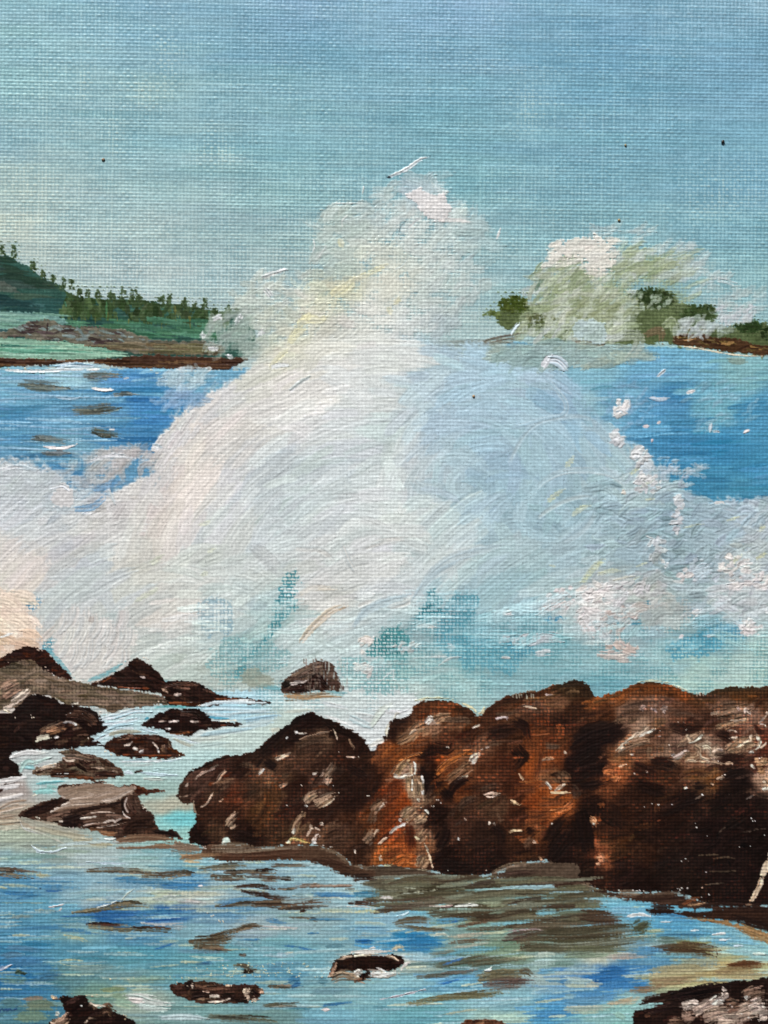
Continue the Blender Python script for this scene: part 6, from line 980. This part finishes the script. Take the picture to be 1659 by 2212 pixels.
wv(W3, ('-20,360 80,355 220,355', 60, (60, 128, 166), (100, 160, 184)), ('-20,290 80,300 180,320', 50, (140, 182, 196), (170, 200, 206)), ('370,740 480,730 600,740 740,750', 90, (48, 118, 168), (64, 132, 176)), ('400,790 560,790 720,780', 50, (54, 120, 172), (84, 150, 186)), ('660,580 780,570 940,550', 46, (60, 128, 170), (100, 160, 190)), ('780,580 840,575', 16, (40, 96, 160)), ('740,850 860,820 1050,800 1200,790', 50, (78, 146, 172), (120, 176, 192)), ('560,900 700,880 860,860', 40, (112, 156, 184), (140, 180, 200)), ('700,940 800,900 900,870', 24, (70, 116, 170)), ('400,860 560,870 660,900', 70, (150, 190, 204), (176, 204, 212)), ('660,1080 800,1050 900,1030 1050,1000', 50, (130, 184, 210), (90, 150, 196)), ('700,1090 840,1050', 24, (50, 112, 176)), ('1100,600 1300,580 1500,560', 36, (110, 170, 190), (140, 190, 196)), ('1480,510 1580,500 1659,500', 44, (140, 190, 196), (110, 172, 196)), ('1460,860 1560,840 1659,850', 50, (170, 198, 196), (196, 206, 190)), ('1430,920 1540,910 1659,900', 50, (190, 204, 190), (160, 192, 196)), ('1480,1000 1600,980 1659,980', 50, (160, 200, 206), (100, 160, 196)), ('-20,500 100,490 240,500', 26, (206, 206, 162)), ('0,590 100,590 260,600', 34, (190, 196, 168), (150, 186, 200)), ('0,640 150,640 320,650', 34, (130, 176, 200), (96, 150, 190)), ('0,740 80,740 160,740', 36, (40, 112, 176)), ('0,690 160,690 300,690', 30, (190, 196, 168), (120, 170, 196)), ('300,800 360,780 400,810', 44, (196, 176, 140), (206, 200, 180)), ('760,700 900,690 1150,660', 36, (192, 186, 164), (170, 160, 140)), ('780,790 950,770 1130,740', 30, (196, 196, 176), (160, 170, 160)), ('600,450 720,450 800,440', 20, (176, 160, 150), (210, 206, 196)), ('1040,430 1150,440 1240,440', 44, (170, 180, 150), (140, 150, 124)), ('620,490 860,480 1180,490', 36, (160, 182, 166), (130, 160, 152)), ('330,360 460,345 600,350', 16, (196, 204, 190), (130, 130, 110)), ('400,300 500,305', 20, (180, 186, 164)), ('440,330 600,330 700,300', 12, (190, 190, 166)))
foam(W3, '190,385 260,380 320,385', 26, (228, 220, 214), (200, 206, 206), P_POOL); foam(W3, '800,455 900,445 1040,440', 26, (216, 218, 212), None, P_POOL); foam(W3, '440,490 400,515 340,530', 20, (190, 214, 224), None, P_POOL); foam(W3, '1060,975 1090,970 1110,955', 22, (222, 228, 228), None, P_POOL); foam(W3, '640,690 700,680 760,690', 30, (206, 212, 196), None, P_POOL)
foam(W3, '1230,660 1350,645 1480,640 1550,655', 16, (176, 160, 160), (130, 110, 106), P_REFL); foam(W3, '0,840 80,835 180,830', 30, (224, 220, 212), None, P_POOL); foam(W3, '240,910 320,880 400,850', 30, (226, 222, 214), (196, 208, 210), P_POOL); foam(W3, '120,1010 180,1000 250,990', 40, (224, 214, 200), (206, 190, 170), P_POOL); foam(W3, '700,460 760,455 800,440', 20, (150, 126, 120), None, P_POOL)
# strip of blue water at right
wv(W4, ('195,165 260,155 340,165 420,190', 30, (150, 196, 216), (110, 170, 200)), ('280,190 360,185 440,200', 34, (130, 184, 212), (90, 160, 200)), ('420,190 540,200 660,220', 40, (110, 172, 206), (70, 140, 190)), ('420,230 560,240 720,250', 44, (76, 146, 190), (110, 176, 204)), ('430,270 560,270 700,270', 44, (110, 172, 200), (84, 150, 190)), ('620,230 760,260 900,300', 50, (110, 172, 202), (140, 194, 210)), ('680,300 800,310 950,330', 50, (130, 186, 206), (100, 164, 196)), ('760,340 880,350 1000,370', 50, (150, 200, 210), (180, 214, 210)), ('860,370 950,375 1050,380', 40, (170, 210, 212)), ('440,300 500,300 560,300', 30, (106, 130, 120)), ('340,350 420,355 500,370', 40, (66, 130, 182), (110, 164, 196)), ('420,370 560,375 700,380', 34, (110, 166, 190), (150, 190, 190)), ('300,400 400,400 540,400', 40, (92, 152, 190), (130, 180, 200)), ('90,480 160,470 260,450 330,440', 60, (44, 106, 168), (64, 126, 182)), ('160,450 240,440 300,450', 40, (36, 92, 158), BL), ('140,520 260,510 380,500', 50, (54, 116, 174), (84, 144, 192)), ('60,560 180,560 300,540', 50, (66, 128, 184), (110, 164, 200)), ('0,590 120,590 240,570', 40, (96, 152, 192), (130, 178, 200)), ('0,440 80,440 200,430', 40, (150, 186, 200), (180, 200, 200)), ('0,500 80,505 150,500', 50, (196, 204, 186), (170, 196, 200)), ('100,510 180,505', 30, (206, 208, 190)), ('0,560 60,560', 30, (150, 190, 206)), ('200,380 300,375 400,380', 30, (160, 150, 140), (196, 186, 176)), ('0,370 120,360 280,350', 40, (150, 162, 140), (120, 140, 120)), ('0,340 160,340 330,340', 30, (110, 112, 86)), ('400,440 560,430 720,420', 50, (186, 180, 142), (160, 150, 120)), ('400,470 560,460 740,450', 50, (192, 184, 144), (150, 132, 100)), ('400,500 520,490 640,480', 40, (176, 160, 124), (140, 118, 90)), ('560,400 680,400 760,390', 40, (170, 174, 140), (130, 150, 150)), ('720,390 800,380 880,370', 20, (190, 186, 136)), ('620,480 700,480 800,485 900,485', 20, (170, 204, 200)), ('700,440 800,440 940,450', 40, (176, 158, 118), (130, 106, 78)), ('700,460 850,465 1000,465', 30, (150, 130, 96), (190, 176, 136)), ('300,620 380,605 450,595', 24, (160, 206, 206)), ('0,625 120,620 240,610', 40, (160, 190, 186), (190, 190, 160)), ('200,600 300,585 380,560', 30, (170, 150, 124), (200, 190, 160)), ('300,540 400,530 480,510', 30, (150, 124, 98)))
foam(W4, '290,188 350,180 400,186', 18, (228, 230, 230), None, P_POOL); foam(W4, '690,275 730,268 760,265', 12, (226, 228, 228), None, P_POOL); foam(W4, '720,298 760,295 790,290', 10, (216, 224, 228), None, P_POOL); foam(W4, '440,215 500,212', 10, (206, 222, 230), None, P_POOL); foam(W4, '590,255 640,250', 8, (210, 224, 230), None, P_POOL); foam(W4, '790,325 840,325', 12, (196, 214, 226), None, P_POOL); foam(W4, '880,360 940,365', 16, (206, 222, 214), None, P_POOL)
foam(T8, '-20,1000 60,985 180,955', 10, (206, 196, 204), None, P_POOL); foam(T8, '1050,640 1090,632 1130,635', 14, (228, 232, 232), None, P_POOL)
# stones in the pool
r = rock(W2, '1240,830 1250,760 1280,700 1330,660 1400,640 1520,640 1659,640 1800,640 1850,680 1840,730 1790,760 1700,775 1560,770 1420,775 1320,780 1290,800', 'small dark oblong rock alone in the middle of the pool', (56, 30, 22), DK + DK + [(72, 44, 34)], 50, ang=.05)
for t, w, c in (('1230,830 1270,770 1290,700', 26, (150, 116, 96)), ('1300,680 1360,660 1420,650', 16, (190, 166, 144)), ('1440,650 1560,640 1680,640', 12, (214, 196, 176)), ('1250,830 1340,800 1440,820 1550,840', 50, (148, 126, 104)), ('1440,860 1540,830 1640,820', 20, (96, 66, 48)), ('1450,800 1480,780 1500,810', 34, (228, 214, 200)), ('1560,800 1620,790 1700,800', 40, (232, 222, 214)), ('1600,820 1700,810 1800,790', 30, (228, 216, 204)), ('1520,790 1540,830', 50, (40, 22, 17)), ('1690,640 1760,660 1800,690', 14, (206, 180, 156))):
    hl(W2, t, w, c, None, r)
for t, w in (('1400,620 1520,610 1680,615 1800,600', 26), ('1560,590 1620,580', 16), ('1820,760 1860,720 1900,700', 30)): foam(W2, t, w, (228, 222, 216), None, r)
specks(W2, '1220,770 1210,790 1240,820 1380,650 1410,660 1360,670', 6, (222, 200, 180), r)
r = rock(W2, '-60,910 -40,880 40,870 140,860 260,860 380,880 500,880 620,880 690,910 700,950 660,1000 580,1030 460,1035 340,1045 220,1040 110,1020 60,1000 0,980 -40,950', 'low brown rock with white flecks in the pool at lower centre', (74, 46, 35), BR + [(92, 62, 46)], 60, ang=.05)
for t, w, c in (('60,900 110,880 120,920', 40, (36, 22, 18)), ('110,970 200,960 270,970', 44, (42, 24, 19)), ('350,985 420,985 480,1000', 34, (38, 22, 17)), ('500,1010 560,1000 590,960', 50, (44, 26, 20)), ('600,930 640,980', 44, (46, 27, 21)), ('260,985 310,980 350,990', 26, (218, 198, 184)), ('200,940 260,940', 18, (200, 172, 154)), ('240,1020 320,1020 420,1010', 14, (216, 192, 176)), ('390,1010 430,1000', 14, (206, 186, 172)), ('540,960 570,930 590,920', 30, (212, 186, 166)), ('560,990 590,980', 40, (206, 180, 160)), ('600,1020 660,1005', 26, (214, 190, 170)), ('670,940 700,930', 30, (196, 160, 136)), ('110,900 130,890', 20, (216, 190, 172)), ('280,920 320,910', 18, (196, 160, 136)), ('180,930 300,910 420,920', 30, (98, 66, 50)), ('380,890 420,895', 12, (206, 176, 150)), ('160,1000 300,1005', 24, (104, 80, 62))):
    hl(W2, t, w, c, None, r)
specks(W2, '0,870 80,900 120,880 300,880 440,890 520,890 540,920 700,930 690,960 640,990', 6, (222, 198, 176), r)
r = rock(W5, '210,700 250,660 350,640 370,620 420,590 460,570 480,540 470,490 450,460 400,445 480,425 560,420 640,420 660,470 690,480 720,510 780,510 820,500 850,540 930,570 1000,600 1060,680 1060,760 200,760', 'dark rock cut off by the bottom edge at left', (38, 20, 15), DK, 60, ang=-.3)
for t, w, c in (('380,630 440,600 520,540', 24, (206, 180, 160)), ('400,640 470,610 520,570', 40, (166, 136, 114)), ('610,495 615,490', 16, (226, 214, 204)), ('670,500 700,495 720,520', 26, (104, 82, 66)), ('760,540 810,520 850,560', 50, (92, 66, 50)), ('640,630 660,600', 14, (180, 156, 138)), ('380,430 450,440', 14, (190, 160, 130)), ('660,590 720,590', 12, (130, 106, 90)), ('420,560 450,555', 26, (206, 206, 196))):
    hl(W5, t, w, c, None, r)
foam(W5, '670,470 720,490 790,500', 20, (226, 212, 196), None, r); specks(W5, '390,430 420,425 470,430 660,410 690,420 730,410 540,410 930,570 940,600', 6, (206, 180, 150), P_POOL)
for t, w, c, c2 in (('180,450 280,440 360,450', 40, (134, 122, 108), (110, 126, 120)), ('200,500 320,490 420,510', 90, (118, 132, 112), (100, 120, 106)), ('120,580 260,570 360,580', 90, (110, 136, 120), None), ('20,470 100,470 170,480', 70, (84, 124, 132), None), ('760,380 860,370 960,370', 40, (150, 158, 120), (120, 140, 110)), ('860,470 930,480 1000,500', 80, (150, 180, 160), (180, 196, 172)), ('840,420 920,420 1000,430', 50, (140, 164, 140), None)):
    stroke(W5(t), w * W5.k, c, c2, pid=P_POOL, dry=.3, n=4)
P_SIG = part('signature_mark', 'dark blue squiggle painted at the left edge near the bottom', P_POOL)
for t, w in (('0,535 15,515 30,530 45,515 55,530 75,518 90,530 110,520 130,505', 15), ('0,520 0,540', 14), ('100,525 130,515', 18)): stroke(W5(t), w * W5.k, (48, 82, 124), None, pid=P_SIG, dry=.15, n=3, thick=.6)
P_CRN = rock(T8, '1070,1060 1130,1005 1200,975 1300,950 1400,935 1500,920 1659,905 1790,890 1790,1300 1000,1300 1070,1150', 'large dark rock with pinkish white flecks in the lower right corner', (46, 26, 20), DK + BR, 90, ang=-.15)
for t, w, c in (('1120,1030 1250,1010 1400,1010', 50, (58, 36, 29)), ('1240,990 1400,960 1500,950', 30, (40, 24, 20)), ('1290,1030 1330,1020 1370,1030', 30, (206, 188, 176)), ('1340,1060 1400,1030 1450,1010', 34, (190, 166, 152)), ('1420,1020 1450,1000 1470,1010', 26, (222, 208, 198)), ('1460,990 1490,980', 20, (196, 176, 166)), ('1380,1080 1450,1060 1520,1060', 44, (176, 150, 134)), ('1500,1080 1560,1050 1620,1040', 50, (186, 160, 144)), ('1560,1000 1600,980 1650,970', 40, (140, 112, 96)), ('1580,1040 1640,1010', 40, (196, 176, 164)), ('1620,1060 1659,1050', 40, (204, 184, 172)), ('1440,1100 1540,1090', 40, (190, 166, 150)), ('1290,1080 1340,1070', 30, (150, 120, 104)), ('1560,995 1570,985', 14, (216, 204, 198)), ('1480,1030 1540,1020', 36, (110, 82, 68)), ('1460,950 1480,960', 14, (206, 190, 180)), ('1230,1100 1300,1095', 30, (110, 82, 66))):
    hl(T8, t, w, c, None, P_CRN)
specks(T8, '1290,1025 1310,1030 1360,1020 1460,970 1455,1000 1500,1030 1600,1010 1640,1030 1540,1060 1580,1080 1620,1090 1400,1050', 5, (226, 212, 202), P_CRN)
for t, w, c in (('1070,1040 1130,1030 1200,1020', 24, (160, 204, 204)), ('1000,1060 1040,1080', 30, (150, 190, 180))): dab(T8, t, w, c, None, P_POOL)
r = rock(T8, '330,1110 350,1090 400,1085 460,1085 510,1095 530,1120 500,1160 340,1160', 'sliver of rusty rock at the bottom edge', (110, 70, 50), RU + [(150, 104, 76)], 12)
foam(T7, '540,985 600,990 660,1010 740,1020', 34, (206, 210, 206), (180, 196, 190), P_POOL); foam(T7, '560,1000 620,1010', 26, (222, 214, 210), None, P_POOL); foam(T7, '1395,1045 1425,1040', 20, (226, 212, 210), None, P_POOL); foam(T7, '690,1080 800,1075 900,1085', 30, (180, 200, 204), None, P_POOL); foam(T7, '600,1030 660,1040 740,1040', 26, (190, 204, 200), None, P_POOL)
ripple(T7, '890,1075 1000,1080 1100,1085 1200,1095', 26, (84, 84, 70), (112, 112, 94), None, P_POOL)

# ---- paint rubbed thin on the thread tops; colour darkened in the pits between threads
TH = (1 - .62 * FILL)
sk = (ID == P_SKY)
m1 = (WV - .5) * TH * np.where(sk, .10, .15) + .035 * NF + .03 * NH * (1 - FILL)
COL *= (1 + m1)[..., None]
lum = COL.mean(2)
m2 = sst(.62, .98, WV + .12 * NF) * TH * sst(-.5, .6, NM) * np.where(lum < 95, .0, .12)
COL += ((COL * .55 + np.array([104, 106, 92], f4)) - COL) * m2[..., None]
COL *= (0.70 + 0.30 * sst(15, 110, lum))[..., None]
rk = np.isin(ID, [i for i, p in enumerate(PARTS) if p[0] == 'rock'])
COL *= (1 - .30 * rk * sst(.42, .08, WV))[..., None]  # shade of the weave grooves painted into the rock colour
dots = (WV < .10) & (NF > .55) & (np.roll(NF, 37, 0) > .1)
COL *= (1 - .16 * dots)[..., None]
# ----------------------------------------------------------------------------
# FROM PAINT TO GEOMETRY: every painted part becomes its own skin of real relief
# ----------------------------------------------------------------------------
RELIEF_W, RELIEF_P = 1.05, 1.9
REL = WV * RELIEF_W * (1 - 0.72 * FILL) * (0.62 + 0.38 * sst(-.7, .7, np.roll(NC, 500, 0) + .5 * NM)) + HT * RELIEF_P + 0.10 * NF
lin = np.clip(COL, 3, 250) / 255.0
LIN = np.where(lin <= 0.04045, lin / 12.92, ((lin + 0.055) / 1.055) ** 2.4).astype(f4)

# pieces too small to see go back to what they lie on
cnt = np.bincount(ID.ravel(), minlength=len(PARTS))
par = [p[2] for p in PARTS]
under = {}
for k in range(1, len(PARTS)):
    if 0 < cnt[k] < 16:
        ID[ID == k] = par[k] if cnt[par[k]] >= 16 and par[k] else P_POOL if False else par[k]
cnt = np.bincount(ID.ravel(), minlength=len(PARTS))

def mat_paint():
    m = bpy.data.materials.new('oil_paint'); m.use_nodes = True
    nt = m.node_tree; N = nt.nodes; L = nt.links; b = N['Principled BSDF']
    a = N.new('ShaderNodeAttribute'); a.attribute_name = 'pigment'
    tc = N.new('ShaderNodeTexCoord')
    n1 = N.new('ShaderNodeTexNoise'); n1.inputs['Scale'].default_value = 2600; n1.inputs['Detail'].default_value = 3
    n2 = N.new('ShaderNodeTexNoise'); n2.inputs['Scale'].default_value = 38; n2.inputs['Detail'].default_value = 4
    L.new(tc.outputs['Object'], n1.inputs['Vector']); L.new(tc.outputs['Object'], n2.inputs['Vector'])
    mr = N.new('ShaderNodeMapRange'); mr.inputs['From Min'].default_value = 0.3; mr.inputs['From Max'].default_value = 0.7
    mr.inputs['To Min'].default_value = 0.90; mr.inputs['To Max'].default_value = 1.10
    L.new(n1.outputs['Fac'], mr.inputs['Value'])
    mx = N.new('ShaderNodeVectorMath'); mx.operation = 'SCALE'
    L.new(a.outputs['Color'], mx.inputs[0]); L.new(mr.outputs['Result'], mx.inputs['Scale'])
    L.new(mx.outputs['Vector'], b.inputs['Base Color'])
    r = N.new('ShaderNodeMapRange'); r.inputs['From Min'].default_value = 0.3; r.inputs['From Max'].default_value = 0.7
    r.inputs['To Min'].default_value = 0.30; r.inputs['To Max'].default_value = 0.48
    L.new(n2.outputs['Fac'], r.inputs['Value']); L.new(r.outputs['Result'], b.inputs['Roughness'])
    b.inputs['Specular IOR Level'].default_value = 0.22
    bp = N.new('ShaderNodeBump'); bp.inputs['Strength'].default_value = 0.25; bp.inputs['Distance'].default_value = 0.0001
    L.new(n1.outputs['Fac'], bp.inputs['Height']); L.new(bp.outputs['Normal'], b.inputs['Normal'])
    return m
MP = mat_paint()
def mat_plain(name, col, rough=0.8, scale=900):
    m = bpy.data.materials.new(name); m.use_nodes = True
    nt = m.node_tree; N = nt.nodes; L = nt.links; b = N['Principled BSDF']
    n1 = N.new('ShaderNodeTexNoise'); n1.inputs['Scale'].default_value = scale; n1.inputs['Detail'].default_value = 4
    cr = N.new('ShaderNodeValToRGB'); cr.color_ramp.elements[0].color = tuple(c * 0.8 for c in col) + (1,); cr.color_ramp.elements[1].color = tuple(min(1, c * 1.15) for c in col) + (1,)
    L.new(n1.outputs['Fac'], cr.inputs['Fac']); L.new(cr.outputs['Color'], b.inputs['Base Color']); b.inputs['Roughness'].default_value = rough
    return m

root = bpy.data.objects.new('oil_painting', None); COLL.objects.link(root); root.location = (0, 0, ZC - 0.18)
root['label'] = 'oil painting of a white wave bursting over brown rocks on coarse woven canvas'; root['category'] = 'painting'

PXW = ((XX - DW / 2) * M_PER_D).astype(f4); PZW = (-(YY - DH / 2) * M_PER_D).astype(f4) + 0.18
PYW = (-REL * M_PER_D).astype(f4)
cell = ID[:-1, :-1].copy()
order = np.argsort(cell.ravel(), kind='stable'); srt = cell.ravel()[order]
starts = np.searchsorted(srt, np.arange(len(PARTS) + 1))
objs = {}
def depth_parent(k):
    p = PARTS[k][2]
    while p and PARTS[p][2]: p = PARTS[p][2]
    return p
vx, vy, vz = PXW.ravel(), PYW.ravel(), PZW.ravel(); lc = LIN.reshape(-1, 3)
for k in range(len(PARTS)):
    q = order[starts[k]:starts[k + 1]]
    if not len(q): continue
    j, i = np.divmod(q, GW - 1); a = j * GW + i
    quad = np.stack([a, a + GW, a + GW + 1, a + 1], 1).astype(np.int64)
    used, inv = np.unique(quad.ravel(), return_inverse=True)
    me = bpy.data.meshes.new(PARTS[k][0])
    me.vertices.add(len(used)); me.loops.add(len(inv)); me.polygons.add(len(q))
    co = np.empty((len(used), 3), f4); co[:, 0] = vx[used]; co[:, 1] = vy[used]; co[:, 2] = vz[used]
    me.vertices.foreach_set('co', co.ravel())
    me.loops.foreach_set('vertex_index', inv.astype(np.int32).ravel())
    me.polygons.foreach_set('loop_start', (np.arange(len(q)) * 4).astype(np.int32))
    me.polygons.foreach_set('use_smooth', np.ones(len(q), bool))
    me.update(calc_edges=True)
    at_ = me.attributes.new('pigment', 'FLOAT_COLOR', 'POINT')
    cc = np.ones((len(used), 4), f4); cc[:, :3] = lc[used]
    at_.data.foreach_set('color', cc.ravel())
    me.materials.append(MP)
    o = bpy.data.objects.new(PARTS[k][0], me); COLL.objects.link(o)
    if PARTS[k][1]: o['label'] = PARTS[k][1]
    objs[k] = o
for k, o in objs.items():
    p = depth_parent(k)
    o.parent = objs[p] if p and p in objs else root

# the stretched canvas itself: cloth slab with rounded edges behind the paint
def rounded_slab(name, x0, x1, z0, z1, y0, y1, r, mat):
    bm = bmesh.new()
    v = [bm.verts.new(p) for p in ((x0, y0, z0), (x1, y0, z0), (x1, y1, z0), (x0, y1, z0), (x0, y0, z1), (x1, y0, z1), (x1, y1, z1), (x0, y1, z1))]
    for f in ((0, 1, 5, 4), (2, 3, 7, 6), (1, 2, 6, 5), (3, 0, 4, 7), (4, 5, 6, 7), (3, 2, 1, 0)): bm.faces.new([v[t] for t in f])
    bmesh.ops.recalc_face_normals(bm, faces=bm.faces)
    bmesh.ops.bevel(bm, geom=list(bm.edges), offset=r, segments=3, affect='EDGES', profile=0.5)
    me = bpy.data.meshes.new(name); bm.to_mesh(me); bm.free(); me.materials.append(mat)
    o = bpy.data.objects.new(name, me); COLL.objects.link(o); o.parent = root
    return o
hw = (DW / 2 + PADX) * M_PER_D + 0.0012; hh = (DH / 2 + PADY) * M_PER_D + 0.0012
rounded_slab('canvas', -hw, hw, 0.18 - hh, 0.18 + hh, 0.0004, 0.018, 0.002, mat_plain('raw_canvas', (0.62, 0.57, 0.47)))

# specks of dirt stuck to the paint: lumps resting on the surface
def speck(x, y, r, col, label, elong=1.0, rot=0.0):
    bm = bmesh.new(); bmesh.ops.create_icosphere(bm, subdivisions=2, radius=1.0)
    rr = np.random.RandomState(int(x * 7 + y)); 
    for v in bm.verts:
        n = 1 + 0.16 * math.sin(5 * v.co.x + x) * math.cos(4 * v.co.z + y) + rr.uniform(-.06, .06)
        v.co = Vector((v.co.x * n * elong, v.co.y * 0.55 * n, v.co.z * n)) * r * M_PER_D
    for f in bm.faces: f.smooth = True
    me = bpy.data.meshes.new('dirt_speck'); bm.to_mesh(me); bm.free()
    me.materials.append(mat_plain('dirt', col, 0.45, 6000))
    o = bpy.data.objects.new('dirt_speck', me); COLL.objects.link(o)
    o.location = ((x - DW / 2) * M_PER_D, -(float(at(REL, x, y)) + 0.35 * r) * M_PER_D, ZC - (y - DH / 2) * M_PER_D); o.rotation_euler = (0, rot, 0)
    o['label'] = label; o['category'] = 'speck'; o['group'] = 'dirt specks stuck to the paint'
speck(1561, 307, 4.4, (0.012, 0.010, 0.009), 'black dirt speck, the only black one, stuck on the blue sky at the upper right', 0.8)
speck(223, 345, 3.2, (0.22, 0.14, 0.08), 'brown dirt speck on the pale sky above the green hill', 1.2)
speck(1351, 314, 2.8, (0.30, 0.24, 0.12), 'small ochre dirt speck on the sky left of the black one', 0.9)
speck(1337, 476, 3.0, (0.30, 0.22, 0.10), 'ochre dirt speck on the sky just above the headland spray', 1.1)
speck(1023, 856, 3.0, (0.40, 0.26, 0.14), 'tan dirt speck on the blue grey dome of the wave', 1.0)
